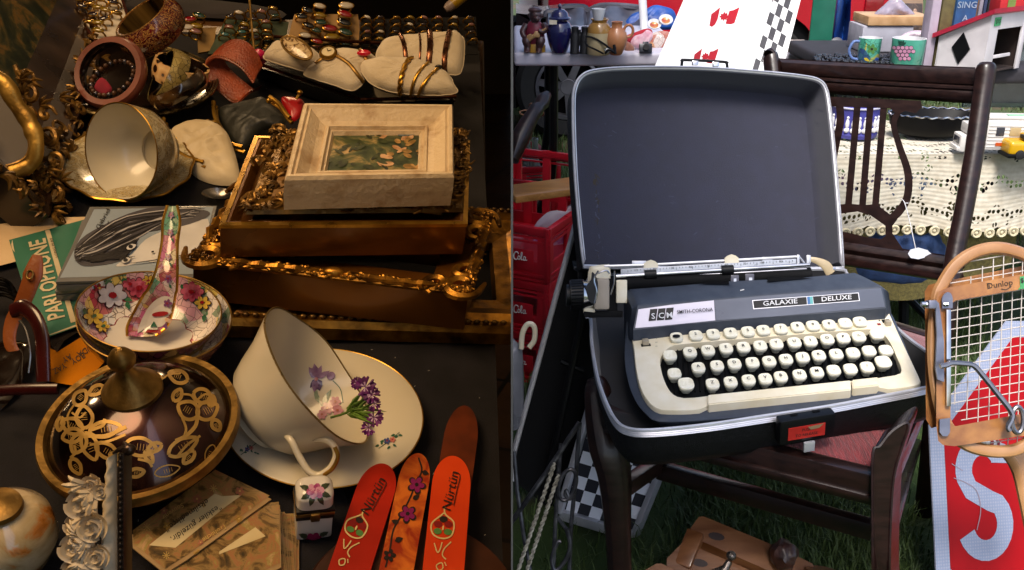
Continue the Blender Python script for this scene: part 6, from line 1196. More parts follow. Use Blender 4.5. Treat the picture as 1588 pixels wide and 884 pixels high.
f = MB(m_blk); f.prism([(q.x, q.y) for q in cr([V((0, 30, 0)), V((8, 16, 0)), V((7, -10, 0)), V((-1, -18, 0)), V((-8, -6, 0)), V((-9, 8, 0)), V((-2, 18, 0))], 4, True)], 16, 22, Matrix.Translation(X_(917, 452, 0))); f.build('return_lever', tw, Fk)
f = MB(m_chr); f.tube(cr([X_(926, 420, 20), X_(919, 434, 23), X_(923, 452, 23), X_(920, 470, 23)], 5), 1.6, 6); f.tube(cr([X_(922, 426, 14), X_(938, 420, 12), X_(944, 424, 10)], 4), 1.5, 6); f.tube([X_(952, 420, 10), X_(951, 440, 10), X_(946, 457, 10)], 1.4, 6); f.tube([X_(907, 492, 0), X_(925, 491, 0)], 2, 6); f.build('lever_wire', tw, Fk)
f = MB(mat('taupe_plastic', '#9c9080', '#8c8070', sc=20, rough=.45)); f.box(X_(932, 456, 0), (24, 48, 30), 4); f.build('carriage_end', tw, Fk)
f = MB(m_crm); f.puff([(-18, -14), (-18, 8), (-10, 12), (8, 14), (14, 12), (12, -14)], 5, 5, 0, M=Matrix.Translation(X_(932, 424, -2))); f.build('carriage_cap', tw, Fk); f = MB(m_crm); f.box(X_(963, 452, 0), (17, 36, 22), 2); f.build('carriage_plate', tw, Fk); f = MB(m_crm); f.tube([X_(905, 480, 2), X_(922, 482, 2)], 5, 8); f.build('release_tab', tw, Fk)
f = MB(m_dk); f.box(X_(950, 462, -8), (14, 60, 22), 1); f.box(X_(935, 487, -4), (60, 10, 20), 1); f.build('carriage_frame', tw, Fk)
f = MB(mat('spool_grey', '#5c5a66', rough=.4)); f.box(X_(1138, 432, 6), (13, 11, 3), 1.5); f.box(X_(1161, 430, 6), (14, 11, 3), 1.5); f.m(m_alu); f.box(X_(1138, 435, 8), (4, 6, 1)); f.box(X_(1162, 433, 8), (5, 5, 1)); f.build('card_guide', tw, Fk)
# ---------------------------------------------------------------- red crates
m_red = mat('red_crate_plastic', '#c4182a', '#ac1222', sc=12, rough=.38, coat=.15); m_logo = mat('logo_white', '#dcdcdc', rough=.5)
def crate(label, M, w, d, h, z0=0, logo=(), shell=None):
    o = thing('drinks_crate', label, 'crate', M @ Matrix.Translation((0, 0, z0)), 'red plastic drinks crates'); f = MB(m_red); t = .008
    for sy in (-1, 1):
        y = sy*(d/2-t/2); f.box((0, y, h-.012), (w, t*1.8, .020), .002, I4); f.box((0, y, .024), (w, t, .048), .001); f.box((0, y, h*.62), (w-.02, t*.8, .016), .001) if h > .2 else 0
        for i in range(5): x = -w/2+.012+(w-.024)*i/4; f.box((x, y, h/2), (.034 if i in (0, 4) else .026, t*1.3, h), .002)
    for sx in (-1, 1):
        x = sx*(w/2-t/2); f.box((x, 0, h-.012), (t*1.8, d, .020), .002); f.box((x, 0, .024), (t, d, .048), .001)
        for i in range(4): y = -d/2+.012+(d-.024)*i/3; f.box((x, y, h/2), (t*1.3, .034 if i in (0, 3) else .026, h), .002)
    f.box((0, 0, .012), (w-.01, d-.01, .008)); 
    for zz in (.0, .012, h-.03, h-.042): f.ringbox(w+.006, d+.006, [(0, zz), (0, zz+.006), (.006, zz+.006), (.006, zz), (0, zz)])
    if logo:
        lm = Matrix(((1, 0, 0, 0), (0, 0, -1, -d/2-.003), (0, 1, 0, 0), (0, 0, 0, 1)))
        f.box((logo[0], -d/2-.0005, logo[1]), (.10, .003, .05), .001); f.m(m_logo); s_ = .034; MM = lm @ Matrix.Translation((logo[0], logo[1], .0))
        script(f, MM, .085)
    f.X = I4; f.build('body', o, M @ Matrix.Translation((0, 0, z0))); return o
def script(f, M, W):                                                        # flowing Coca-Cola lettering from pen strokes
    s_ = W/10.0; off = -5.0
    def st(pts, w): f.tube([M @ V(((p.x+off)*s_, p.y*s_, .0012)) for p in cr([V((a, b, 0)) for a, b in pts], 5)], w*s_/2, 5)
    def C(x): st([(x+1.5, 1.5), (x+1.2, 2.0), (x+.5, 1.9), (x+.05, .9), (x+.15, 0), (x+.7, -.3), (x+1.3, .1)], .36)
    def o_(x): st([(x+.5, .95), (x+.15, .6), (x+.15, .1), (x+.5, -.15), (x+.85, .2), (x+.8, .75), (x+.5, .95)], .3)
    C(0); o_(1.15); st([(2.9, .75), (2.6, .95), (2.25, .6), (2.25, .1), (2.6, -.15), (3.0, .15)], .3); st([(3.7, .9), (3.3, .9), (3.1, .4), (3.25, -.1), (3.6, 0), (3.85, .9), (3.8, 0), (4.1, -.1)], .28); st([(4.2, .5), (4.75, .55)], .26)
    C(4.8); o_(5.95); st([(7.0, .1), (7.4, 1.2), (7.45, 2.1), (7.15, 1.9), (7.1, .6), (7.3, -.1), (7.6, 0)], .28); st([(8.4, .9), (8.0, .9), (7.8, .4), (7.95, -.1), (8.3, 0), (8.55, .9), (8.5, 0), (9.0, .1)], .28); st([(.8, -.5), (2.0, -.75), (3.4, -.55), (4.6, -.8)], .18); st([(1.2, 1.9), (2.2, 2.1), (3.4, 1.7), (4.6, 2.0)], .16)
def cratepos(px, py, z, yaw): p = G(px, py, z); return Matrix.Translation((p.x, p.y, 0)) @ Matrix.Rotation(R(yaw), 4, 'Z'), p
HC = .14
# front stack: near right top corner at (853, 349), height z = 3*HC
yaw = -26; Mc, p = cratepos(851, 351, HC*3+.005, yaw); cw, cd = .44, .36
Mc = Mc @ Matrix.Translation((-cw/2, cd/2, 0))
for i, lb in enumerate(('bottom red crate of the front stack, resting on the grass', 'middle red crate of the front stack, white script logo on its front', 'top red crate of the front stack, holding pink cloth')):
    crate(lb, Mc, cw, cd, HC-.002, i*HC, (cw/2-.088, .052))
f = MB(m_red); M_b = Mc @ Matrix.Translation((0, cd/2+.19, 0)); crate('tall red crate standing behind the front stack under a plank', M_b @ Matrix.Translation((.0, 0, 0)), cw, .34, .41, 0)
f = MB(mat('pink_cloth', '#c85c9c', '#d8b8cc', sc=24, rough=.8, lo=.42, hi=.5)); f.puff([(-34, -18), (-20, -4), (0, 4), (34, 34), (40, 6), (38, -44), (8, -50), (-24, -46)], 22, 10, 7, .05, 12, seed=2); f.build('pink_cloth', F=cf(856, 362, depth(Mc @ V((0, 0, .38)))+.04), label='pink and white bundled cloth in the top crate of the front stack', cat='cloth')
f = MB(mat('white_sheet', '#c4c0c8', '#b4a8bc', sc=14, rough=.8)); f.puff([(-40, -20), (-20, 6), (10, 14), (46, 42), (50, -10), (0, -26)], 10, 6, 3, .05, 10, seed=3); f.build('white_cloth', F=cf(868, 336, depth(Mc @ V((0, .1, .40)))+.05), label='white cloth lying over the pink cloth in the top crate', cat='cloth')
pA, pB = P(786, 302, 2.36), P(898, 287, 2.44); f = MB(woodm('pale_plank', '#b8864c', '#946430')); beam(f, pA, pB, .018, .10); f.build('plank', label='pale wooden plank lying across the tall red crate', cat='plank')
Mf, p = cratepos(868, 256, .28, 12); Mf = Mf @ Matrix.Translation((-.25, .18, 0)); crate('far red crate full of glass bottles, on the lawn behind the others', Mf, .50, .36, .28, 0)
m_gls = mat('bottle_glass', '#b8c4bc', rough=.08, trans=.55, coat=.5); m_gls2 = mat('green_glass', '#2c6a4c', rough=.08, trans=.3, coat=.5)
def bottle(M, m, label):
    o = thing('glass_bottle', label, 'bottle', M, 'empty bottles in the far crate'); f = MB(m); f.lathe([(0, .01), (.026, .01), (.029, .02), (.029, .12), (.026, .15), (.014, .2), (.011, .25), (.013, .265), (.010, .27)], 18, I4); f.build('body', o); g = MB(mat('red_print', '#b02030', rough=.5)); g.lathe([(.0294, .06), (.0294, .09)], 18); g.build('print', o); return o
b0 = bottle(Mf @ Matrix.Translation((.02, -.14, .08)), m_gls, 'clear glass bottle with a red printed band, among the others in the far crate')
for i in range(5):
    for j in range(3):
        if (i or j) and (Mf @ V((-.18+.09*i, -.12+.11*j, 0))).x > .03: 
            if (i, j) == (3, 1): bottle(Mf @ Matrix.Translation((-.18+.09*i, -.12+.11*j, .08)), m_gls2, 'single green glass bottle in the far crate')
            else: dup(b0, Mf @ Matrix.Translation((-.18+.09*i+random.uniform(-.01, .01), -.12+.11*j, .08+random.uniform(0, .02))))
# turned spindle leaning
o = thing('turned_spindle', 'dark turned wooden spindle with a cord round its neck, leaning over the crates', 'spindle', Matrix.Translation(P(800, 230, 2.6)))
f = MB(m_mah); sp = [(849, 147, 7), (844, 152, 10), (840, 160, 12), (836, 166, 9), (832, 170, 12), (826, 178, 11), (818, 192, 13), (806, 215, 15), (790, 246, 15)]; f.tube([P(x, y, 2.62-i*.012) for i, (x, y, w) in enumerate(sp)], [w*2.6/FPX for x, y, w in sp], 14); f.build('shaft', o, I4)
f = MB(mat('jute_cord', '#8c6448', rough=.8)); a_, b_ = P(832, 170, 2.60), P(826, 178, 2.60); ax = (b_-a_).normalized(); Mx = axisM(a_, ax); f.tube([Mx @ V((.023*cos(a), .023*sin(a), .003*sin(a*3))) for a in [2*pi*i/30 for i in range(30)]], .0022, 6, closed=True); f.tube(cr([P(824, 175, 2.57), P(812, 178, 2.57), P(806, 174, 2.57), P(814, 171, 2.57), P(826, 173, 2.57)], 5), .002, 5); f.build('cord', o, I4)
# ---------------------------------------------------------------- black folded table, checker board, pot, rack, slats
o = thing('black_folded_panel', 'black folding table leaning on edge beside the red crates, bright metal edge', 'folding table', Matrix.Translation(G(850, 760, 0)))
q = [P(893, 345, 1.93), P(1000, 345, 1.93), P(960, 830, 1.96), P(868, 800, 1.96), P(795, 745, 1.96), P(797, 700, 1.955)]; nb = (q[1]-q[0]).cross(q[3]-q[0]).normalized(); nb = nb if nb.dot(ray(850, 500)) > 0 else -nb
f = MB(mat('black_laminate', '#0a0a0c', '#060608', sc=12, rough=.6, spec=.15)); f.slab(q, [p+nb*.02 for p in q]); f.build('top', o, I4)
f = MB(mat('white_metal_edge', '#d8d8dc', '#c4c4c8', sc=20, rough=.35, metal=.3)); f.tube([q[0]-nb*.002, q[5]-nb*.002, q[4]-nb*.002], .0058, 8); f.build('metal_edge', o, I4)
f = MB(m_blk); f.tube([P(900, 395, 1.90), P(905, 480, 1.90), P(858, 700, 1.92), P(846, 760, 1.93)], .008, 8); f.tube([P(870, 560, 1.91), P(905, 575, 1.91)], .006, 8); f.build('folded_leg', o, I4)
cb = thing('checkered_board', 'black and white checkered board in a silver frame behind the chair leg', 'game board', Matrix.Translation(G(930, 820, 0)))
d_t, d_b = 1.90, depth(G(930, 822, .01)); TLc, TRc, BRc, BLc = P(924, 600, d_t), P(1062, 640, d_t), P(984, 832, d_b), P(868, 797, d_b); nb = (TRc-TLc).cross(BLc-TLc).normalized(); nb = nb if nb.dot(ray(930, 700)) > 0 else -nb
f = MB(mat('checker_navy', '#0c0e20', '#080a18', sc=20, rough=.5, spec=.2)); slabquad(f, (TLc, TRc, BRc, BLc), nb*.016); f.m(mat('checker_white', '#e4e6ee', '#dcdee6', rough=.5)); bl = lambda u, v: TLc.lerp(TRc, u).lerp(BLc.lerp(BRc, u), v)-nb*.0004
for i in range(6):
    for j in range(10):
        if (i+j) % 2: u0, u1, v0, v1 = .06+i*.15, .06+(i+1)*.15, .02+j*.095, .02+(j+1)*.095; f.poly([bl(u0, v0), bl(u1, v0), bl(u1, v1), bl(u0, v1)])
f.build('panel', cb, I4)
f = MB(m_alu)
for a_, b_ in ((TLc, BLc), (BLc, BRc), (BRc, TRc)): beam(f, a_, b_, .020, .012, .002)
f.build('frame', cb, I4)
Fp = Matrix.Translation(G(795, 640, 0)+V((.03, 0, 0))); o = thing('enamel_pot', 'white enamel pot with a cream handle at the foot of the crates', 'pot', Fp); Fq = cf(784, 548, 1.92)
f = MB(mat('white_enamel', '#8c8e98', '#787a84', sc=14, rough=.3, coat=.4)); f.lathe([(0, -120), (30, -120), (28, -20), (26, 8), (14, 22), (0, 24)], 36, Matrix.Rotation(R(-70), 4, 'X')); f.build('body', o, Fq)
f = MB(m_crm); f.tube(cr([V(p) for p in ((24, 8, 20), (26, 32, 22), (34, 46, 22), (44, 42, 22), (44, 22, 22), (36, 10, 22))], 5), 4.2, 8); f.build('handle', o, Fq)
o = thing('wire_rack', 'thin grey wire rack with white twisted rods and scroll loops, standing on the grass', 'wire rack', Matrix.Translation(G(840, 884, 0)))
m_wire = mat('grey_wire', '#5c5c60', '#3c3c40', sc=80, rough=.35, metal=.7); m_wire2 = mat('peeling_white_wire', '#b4ae9c', '#6a6458', sc=160, rough=.5)
D_ = 1.62; f = MB(m_wire); f.tube([P(899, 655, D_), P(846, 735, D_), P(790, 814, D_)], .0046, 8)
for pts in (((870, 688), (864, 760), (858, 884), (856, 960)), ((899, 655), (893, 740), (886, 810), (880, 960)), ((797, 700), (802, 760), (812, 830), (822, 884)), ((862, 800), (878, 820), (884, 840))): f.tube([P(x, y, D_) for x, y in pts], .0036, 8)
f.tube([P(880+13*cos(a)+5*sin(a), 752-24*sin(a), D_-.01) for a in [2*pi*i/28 for i in range(28)]], .0034, 8, closed=True)
f.tube(cr([P(x, y, D_-.01) for x, y in ((882, 770), (878, 760), (876, 768), (884, 774), (890, 766))], 4), .003, 6)
f.tube(cr([P(x, y, D_-.01) for x, y in ((880, 820), (884, 850), (872, 876), (860, 884), (856, 866), (864, 842), (870, 840))], 5), .0036, 8); f.build('frame', o, I4)
f = MB(m_wire2)
for a_, b_ in (((860, 718), (798, 900)), ((866, 736), (812, 900))):
    A_, B_ = P(*a_, D_-.015), P(*b_, D_-.015); ax = axisM(A_, B_-A_); ln = (B_-A_).length
    for ph in (0, pi): f.tube([ax @ V((.0018*cos(t*60+ph), .0018*sin(t*60+ph), ln*t)) for t in [i/90 for i in range(91)]], .0022, 5)
f.build('twisted_rod', o, I4)
m_pine = mat('oiled_pine', '#8a5a36', '#603618', sc=30, rough=.4, stretch=(.2, 1, 1), bump=.2, coat=.15); m_brn = mat('dark_stain_spot', '#2c1a18', rough=.6)
o = thing('wooden_slat_rack', 'orange pine slatted rack with dark screw stains, on the grass below the chair', 'slatted rack', Matrix.Translation(G(1130, 860, 0)))
dS = 1.62
for pts in ([(1084, 801), (1092, 801), (1215, 852), (1260, 874), (1270, 900), (1240, 908), (1190, 884), (1072, 832), (1066, 826)], [(1058, 842), (1066, 842), (1190, 896), (1240, 930), (1180, 940), (1034, 878), (1034, 866)], [(1018, 874), (1026, 874), (1080, 900), (1060, 930), (1000, 910), (1000, 884)]):
    g = MB(m_pine); q0 = [P(x, y, dS+(870-y)*.0006) for x, y in pts]; g.slab(q0, [p+V((0, .004, -.022)) for p in q0]); dc = Decal(g, I4, .0006)
    cx_, cy_ = pts[0]; dc.ell(cx_+27, cy_+31, 13, 6, m_brn, 12); g.build('slat', o, I4)
g = MB(m_pine); beam(g, P(1080, 826, 1.65), P(1058, 880, 1.62), .02, .03); beam(g, P(1150, 850, 1.66), P(1120, 920, 1.62), .02, .03); g.build('cross_batten', o, I4)
Fb = cf(1128, 866, 1.55); o = thing('pewter_finial_knob', 'hammered pewter ball knob standing in front of the pine slats', 'knob', Fb)
f = MB(mat('hammered_pewter', '#8a8078', '#5a524c', sc=60, rough=.28, metal=.9, bump=.6, bsc=300)); f.ball((6, 4, 0), 8, 16); f.tube([V((3, -4, 0)), V((-2, -14, 0)), V((-10, -24, 0)), V((-14, -44, 0))], [5, 6, 15, 18], 16); f.build('body', o, Fb)
m_lump = mat('old_brown_wood', '#4c2c24', '#2c1814', sc=40, rough=.4, coat=.2, bump=.4, bsc=160)
MB(m_lump).ball((0, 0, 0), (21, 23, 20), 18, nz=.25, nsc=2).build('turned_wood_ball', F=cf(1216, 860, 1.6), label='round dark brown wooden knob at the right end of the pine slats', cat='wooden knob')
f = MB(m_pine); f.tube([V((0, 2, 0)), V((-4, -40, 0))], [25, 30], 20); f.build('wooden_mallet', F=cf(1275, 886, 1.6), label='light round wooden block end beside the dark knob on the grass', cat='wooden block')
# ---------------------------------------------------------------- rackets and press
m_ash = mat('pale_ash', '#b4885c', '#96683e', sc=40, rough=.35, coat=.3, stretch=(.3, .3, .3)); m_press = mat('honey_press_wood', '#a4703c', '#80502a', sc=34, rough=.38, coat=.2, bump=.15)
o = thing('racket_press', 'honey-coloured wooden racket press with grey steel clamps, leaning by the chair', 'racket press', Matrix.Translation(P(1500, 700, 1.3)))
dR = 1.31
f = MB(m_press)
def plank(pts, th, d=dR, m=None): slabpx(f, pts, lambda x: d, th)
plank([(1452, 462), (1456, 452), (1470, 446), (1588, 425), (1640, 416), (1640, 440), (1588, 448), (1482, 466), (1474, 472), (1474, 656), (1482, 661), (1588, 641), (1640, 632), (1640, 664), (1588, 676), (1480, 692), (1462, 690), (1455, 684), (1452, 660)], .018)
dc = Decal(f, I4, .0005); dc.text('Dunlop', 1550, 441, 13, -9, mat('stamp_brown', '#2a1a12', rough=.6), .0, 1.05, 2, ); dc.stroke([(1532, 434), (1534, 446)], 1.2, m_ink, 2, 2); dc.stroke([(1552, 448), (1560, 449), (1568, 444)], 1, m_ink, 2, 3); dc.text('Dunlop', 1575, 659, 10, -9, mat('stamp_brown'), 0, 1, 2); dc.poly([(1577, 426), (1600, 422), (1600, 446), (1578, 449)], mat('green_tag', '#3c8c54', rough=.6), 2); dc.text('$', 1584, 435, 10, -9, m_ink, .02, 1, 4)
f.build('front_frame', o, I4)
f = MB(m_press); slabpx(f, [(1434, 452), (1440, 442), (1456, 438), (1588, 412), (1588, 428), (1470, 452), (1452, 460), (1452, 662), (1444, 664), (1436, 650)], lambda x: dR+.03, .018); f.build('rear_frame', o, I4)
m_clamp = mat('grey_clamp_steel', '#7c7e8c', '#686a78', sc=40, rough=.35, metal=.6)
f = MB(m_clamp); Fc_ = cf(1460, 480, dR-.004)
f.prism([(q.x, q.y) for q in cr([V((0, 2, 0)), V((0, 18, 0)), V((6, 26, 0)), V((12, 26, 0)), V((16, 18, 0)), V((16, 2, 0))], 3)], 0, 3); f.prism([(-20, 14), (-12, 15), (-6, 10), (2, -50), (2, -112), (-8, -108), (-11, -90), (-9, -40), (-11, 4), (-20, 2)], 1, 5); f.box((-17, 8, 2), (13, 13, 16), 2); f.build('clamp', o, Fc_)
f = MB(m_clamp); f.prism([(-4, -170), (-4, -190), (1, -196), (8, -196), (12, -190), (12, -168)], 0, 3); f.build('clamp', o, Fc_)
f = MB(m_chr); f.box((10, -75, 2), (7, 150, 3), 1); f.tube([(2, 8, 4), (8, 8, 6)], 3, 8); f.tube([(-32, 8, 2), (-22, 8, 2)], 4, 8); f.build('clamp_rod', o, Fc_)
f = MB(mat('galvanised_wire', '#8c8a90', rough=.25, metal=.9)); f.tube(cr([P(x, y, dR-.02) for x, y in ((1458, 568), (1468, 566), (1476, 563), (1496, 564), (1510, 567), (1524, 582), (1548, 612), (1568, 638), (1569, 650), (1563, 662), (1566, 668))], 5), .0038, 8); f.tube([P(1578+9*cos(a), 651+20*sin(a), dR-.02) for a in [2*pi*i/24 for i in range(24)]], .0034, 8, closed=True); f.build('wing_wire', o, I4)
rk = thing('tennis_racket', 'pale wooden tennis racket with a white string grid, held in the press', 'tennis racket', Matrix.Translation(P(1540, 560, 1.32)))
f = MB(m_ash); hd = [P(x, y, dR+.012) for x, y in ((1452, 470), (1462, 440), (1482, 411), (1508, 393), (1538, 385), (1568, 388), (1600, 402), (1640, 440), (1664, 520), (1650, 610), (1600, 680), (1560, 700), (1500, 690), (1464, 650), (1448, 560))]; f.tube(cr(hd, 5, True), .0062, 8, closed=True, flat=1.4); f.build('head', rk, I4)
f = MB(mat('gut_string', '#c0b8b0', rough=.5)); ctx, cty, ra, rb = 1556, 540, 104, 152
for k in range(-9, 10):
    x = ctx+k*14.2-6; hgt = rb*sqrt(max(0, 1-((k*14.2)/ra)**2))
    if hgt > 10: f.tube([P(x-(-hgt)*.06-14*0+(-hgt)*-.18, cty-hgt, dR+.014), P(x+hgt*.18, cty+hgt, dR+.014)], .0008, 5)
for k in range(-11, 12):
    y = cty+k*14; wdt = ra*sqrt(max(0, 1-((k*14)/rb)**2))
    if wdt > 10: f.tube([P(ctx-wdt+k*2, y+wdt*.17, dR+.0155), P(ctx+wdt+k*2, y-wdt*.17, dR+.0155)], .0008, 5)
f.build('strings', rk, I4)
rk = thing('tennis_racket', 'blond wooden racket with a white grip band, lying below the press', 'tennis racket', Matrix.Translation(P(1570, 740, 1.36)))
f = MB(m_ash); f.tube(cr([P(x, y, 1.40) for x, y in ((1512, 684), (1540, 690), (1562, 704), (1578, 730), (1588, 770), (1600, 830))], 5), .006, 8, flat=1.4); slabpx(f, [(1552, 692), (1640, 676), (1640, 760), (1592, 760), (1580, 722), (1566, 704)], lambda x: 1.395, .008); f.build('throat', rk, I4)
f = MB(m_wh); f.tube([P(1516, 682, 1.385), P(1540, 688, 1.385), P(1556, 694, 1.385)], [.002, .0055, .0055], 10); f.m(mat('grip_red', '#982030', rough=.5)); f.tube([P(1534, 686.5, 1.384), P(1538, 687.5, 1.384)], .006, 10); f.tube([P(1544, 689, 1.384), P(1547, 690, 1.384)], .0062, 10); f.build('whipping', rk, I4)
# ---------------------------------------------------------------- stop sign
O_ = P(1441, 660, 1.62); Wd = .60; dn_ = (P(1452, 884, 1.60)-O_); dn_ = dn_.normalized()*Wd
best = None
for i in range(400):                                                        # turn the sign about its left edge until it foreshortens like the photograph
    a = i/400*pi/2; u_ = (V((1, 0, 0))*cos(a)+V((0, 1, 0))*sin(a)); u_ = (u_-dn_*u_.dot(dn_)/dn_.length_squared).normalized()*Wd
    p = CAM.inverted() @ (O_+u_*.293-dn_*.293); x_, y_ = 794+FPX*p.x/-p.z, 442-FPX*p.y/-p.z
    e = abs((x_-1441)/(660-y_)-.74)
    if best is None or e < best[0]: best = (e, u_)
u_ = best[1]; Ms_ = Matrix((u_.normalized(), -dn_.normalized(), u_.normalized().cross(-dn_.normalized()))).transposed().to_4x4(); Ms_.translation = O_+u_*.5+dn_*.207
ss = thing('stop_sign', 'red octagonal STOP sign with a reflective white border, leaning upright beside the chair', 'road sign', Ms_)
m_sr = mat('sign_red', '#9c040e', '#8c030c', sc=5, rough=.5, spec=.2); m_rf = mat('reflective_white', '#a8aabc', rough=.35); nt, b_, lk = parts_of(m_rf)
tc = nd(nt, 'ShaderNodeTexCoord'); vo = nd(nt, 'ShaderNodeTexVoronoi', i_Scale=190); vo.inputs['Randomness'].default_value = .1; lk(tc.outputs['Object'], vo.inputs['Vector']); rp = ramp(nt, [(0, '#9a9eb0'), (.4, '#9296a8'), (.5, '#808aa2'), (.7, '#828ca4')]); lk(vo.outputs['Distance'], rp.inputs[0]); lk(rp.outputs[0], b_.inputs['Base Color'])
def octp(s_): return [(s_*x, s_*y) for x, y in ((-.5, -.207), (-.207, -.5), (.207, -.5), (.5, -.207), (.5, .207), (.207, .5), (-.207, .5), (-.5, .207))]
f = MB(m_rf); f.prism(octp(Wd), -.003, 0); f.build('plate', ss); f = MB(m_sr); f.prism(octp(Wd*.905), .0002, .0008)
dc = Decal(f, Ms_, .0005)
f.build('red_field', ss); f = MB(m_rf)
def sarc(cx, cy, rx, ry, a0, a1, n=14): return [(cx+rx*cos(R(a0+(a1-a0)*i/n)), cy+ry*sin(R(a0+(a1-a0)*i/n))) for i in range(n+1)]
def band2(pts, w, z0=.0010, z1=.0016):
    N = len(pts); A_, B_ = [], []
    for i in range(N):
        t = (V(pts[min(i+1, N-1)])-V(pts[max(i-1, 0)])).normalized(); n = V((-t.y, t.x)); A_.append(V(pts[i])+n*w/2); B_.append(V(pts[i])-n*w/2)
    for i in range(N-1): f.add([(a.x, a.y, z1) for a in (A_[i], A_[i+1], B_[i+1], B_[i])], [(0, 1, 2, 3)], False)
h_ = Wd*.35; lw = h_*.165
cxS = -Wd*.325; sp_ = [(cxS+h_*.17, h_*.27)]+sarc(cxS, h_*.22, h_*.19, h_*.20, 25, 195)+[(cxS-h_*.13, h_*.07), (cxS+h_*.06, -h_*.03)]+sarc(cxS, -h_*.21, h_*.20, h_*.21, 45, -160)
band2(sp_, lw)
def rect2(x0, y0, x1, y1): f.box(((x0+x1)/2, (y0+y1)/2, .0012), (abs(x1-x0), abs(y1-y0), .0008))
x0 = cxS+h_*.36; rect2(x0, h_*.42-lw, x0+h_*.5, h_*.42); rect2(x0+h_*.25-lw/2, -h_*.42, x0+h_*.25+lw/2, h_*.42-lw)
band2(sarc(x0+h_*.85, 0, h_*.2, h_*.34, 0, 360, 30), lw); xp = x0+h_*1.2; rect2(xp, -h_*.42, xp+lw, h_*.42); band2([(xp+lw, h_*.34), (xp+lw+h_*.08, h_*.34)]+sarc(xp+lw+h_*.1, h_*.17, h_*.17, h_*.17, 90, -90)+[(xp+lw, 0)], lw)
f.build('lettering', ss)
f = MB(mat('scratch_grey', '#8c7c88', rough=.6))
for pts in (((1475, 719), (1492, 730)), ((1478, 741), (1500, 750), (1514, 762), (1520, 790), (1514, 822))): dc2 = dc; dc.mb = f; dc.stroke(pts, 1.3, mat('scratch_grey'), 3, 4)
f.build('scratches', ss) if f.f else None
# ---------------------------------------------------------------- flag board
o = thing('flag_board', 'tall white board with two red maple-leaf flags and a checkered strip, leaning behind the case', 'painted board', Matrix.Translation(G(1100, 330, 0)))
A_, B_, C_, E_ = P(1086, -60, 2.45), P(1262, -80, 2.45), P(1165, 300, 2.30), P(930, 300, 2.30); nb = (B_-A_).cross(E_-A_).normalized(); nb = nb if nb.dot(ray(1100, 50)) > 0 else -nb
f = MB(mat('white_gloss_board', '#dcdcdc', '#d0d0d0', sc=8, rough=.25, coat=.3)); slabquad(f, (A_, B_, C_, E_), nb*.02, 30); dc = Decal(f, I4, .0006); fr_ = mat('flag_red', '#9c0c20', rough=.6, spec=.15)
def flag(x, y, s_, k=1):
    tr = lambda pts: [(x+a*s_, y+b*s_) for a, b in pts]
    dc.poly(tr([(-20, -4), (-12, -10), (-6, -15), (-10, 4), (-14, 12), (-19, 16), (-23, 14)]), fr_); dc.poly(tr([(8, -9), (14, -10), (24, -15), (20, -2), (16, 10), (10, 12), (2, 11)]), fr_)
    dc.poly(tr([(0, -8), (2, -5), (5, -6), (5, -2), (8, -1), (4, 3), (4, 5), (0, 4.5), (-1, 8), (-2, 4.5), (-6, 5), (-5, 2), (-8, 0), (-5, -2), (-5, -5), (-2, -4)]), fr_)
flag(1123, 26, 1.0); flag(1094, 88, .86); m_k = mat('checker_black', '#141420', rough=.3)
def bl2(u, v): t = V((1199+u*37-v*30, v*100)); return (t.x, t.y)
for i in range(4):
    for j in range(-1, 7):
        if (i+j) % 2: 
            u0, v0 = i*.25, j*.18+i*.05; dc.poly([bl2(u0, v0), bl2(u0+.25, v0+.05), bl2(u0+.25, v0+.23), bl2(u0, v0+.18)], m_k)
dc.stroke([(1203, -10), (1197, 4), (1176, 104)], 1.6, m_k, 1, 2); dc.stroke([(1238, -5), (1212, 104)], 2.2, m_k, 1, 2)
f.build('panel', o, I4)
# ---------------------------------------------------------------- back left table and its goods
def foldtable(label, x0, x1, y0, y1, z, legs=True, m=None):
    o = thing('folding_table', label, 'table', Matrix.Translation(((x0+x1)/2, (y0+y1)/2, 0))); MB(m or mat('white_table_plastic', '#c8c4d0', '#bcb8c4', sc=6, rough=.45)).box(((x0+x1)/2, (y0+y1)/2, z-.02), (x1-x0, y1-y0, .04), .012, seg=3).build('tabletop', o, I4)
    if legs:
        for x in (x0+.12, x1-.12):
            f = MB(mat('black_tube_steel', '#17171a', rough=.35, metal=.5)); 
            for y in (y0+.08, y1-.08): f.tube(cr([V((x, y, z-.04)), V((x, y+.01, z*.45)), V((x-.05, y+.05, .16)), V((x-.05, y+.02, .0))], 5), .014, 8)
            f.tube([V((x-.05, y0+.1, .12)), V((x-.05, y1-.06, .12))], .010, 8); f.build('leg', o, I4)
    return o
pz = G(900, 80, .72); foldtable('white plastic folding table carrying the jars, behind the crates', .006, .52, pz.y-.02, pz.y+.62, .72)
def onT(px, py, z=.72): return G(px, py, z)
def vessel(name, label, cat, px, py, prof, m, z=.72, bands=None, n=32):
    p = onT(px, py, z); s_ = depth(p)/FPX; F = Matrix.Translation(p); o = thing(name, label, cat, F); f = MB(m)
    pr = [(r*s_, h*s_) for r, h in prof]
    if bands:
        for mm_, i, j in bands: f.m(mm_); f.lathe(pr[i:j+1], n)
    else: f.lathe(pr, n)
    f.build('body', o, F); return o, F, s_
m_cob = mat('cobalt_glaze', '#1c1c50', '#14143c', sc=8, rough=.15, coat=.7)
o, F, s_ = vessel('ginger_jar', 'dark blue glazed jar with a domed lid on the white folding table', 'jar', 867, 81, [(0, 0), (11, 0), (13, 3), (17, 14), (20, 28), (20, 36), (16, 44), (12, 47), (12, 50)], m_cob)
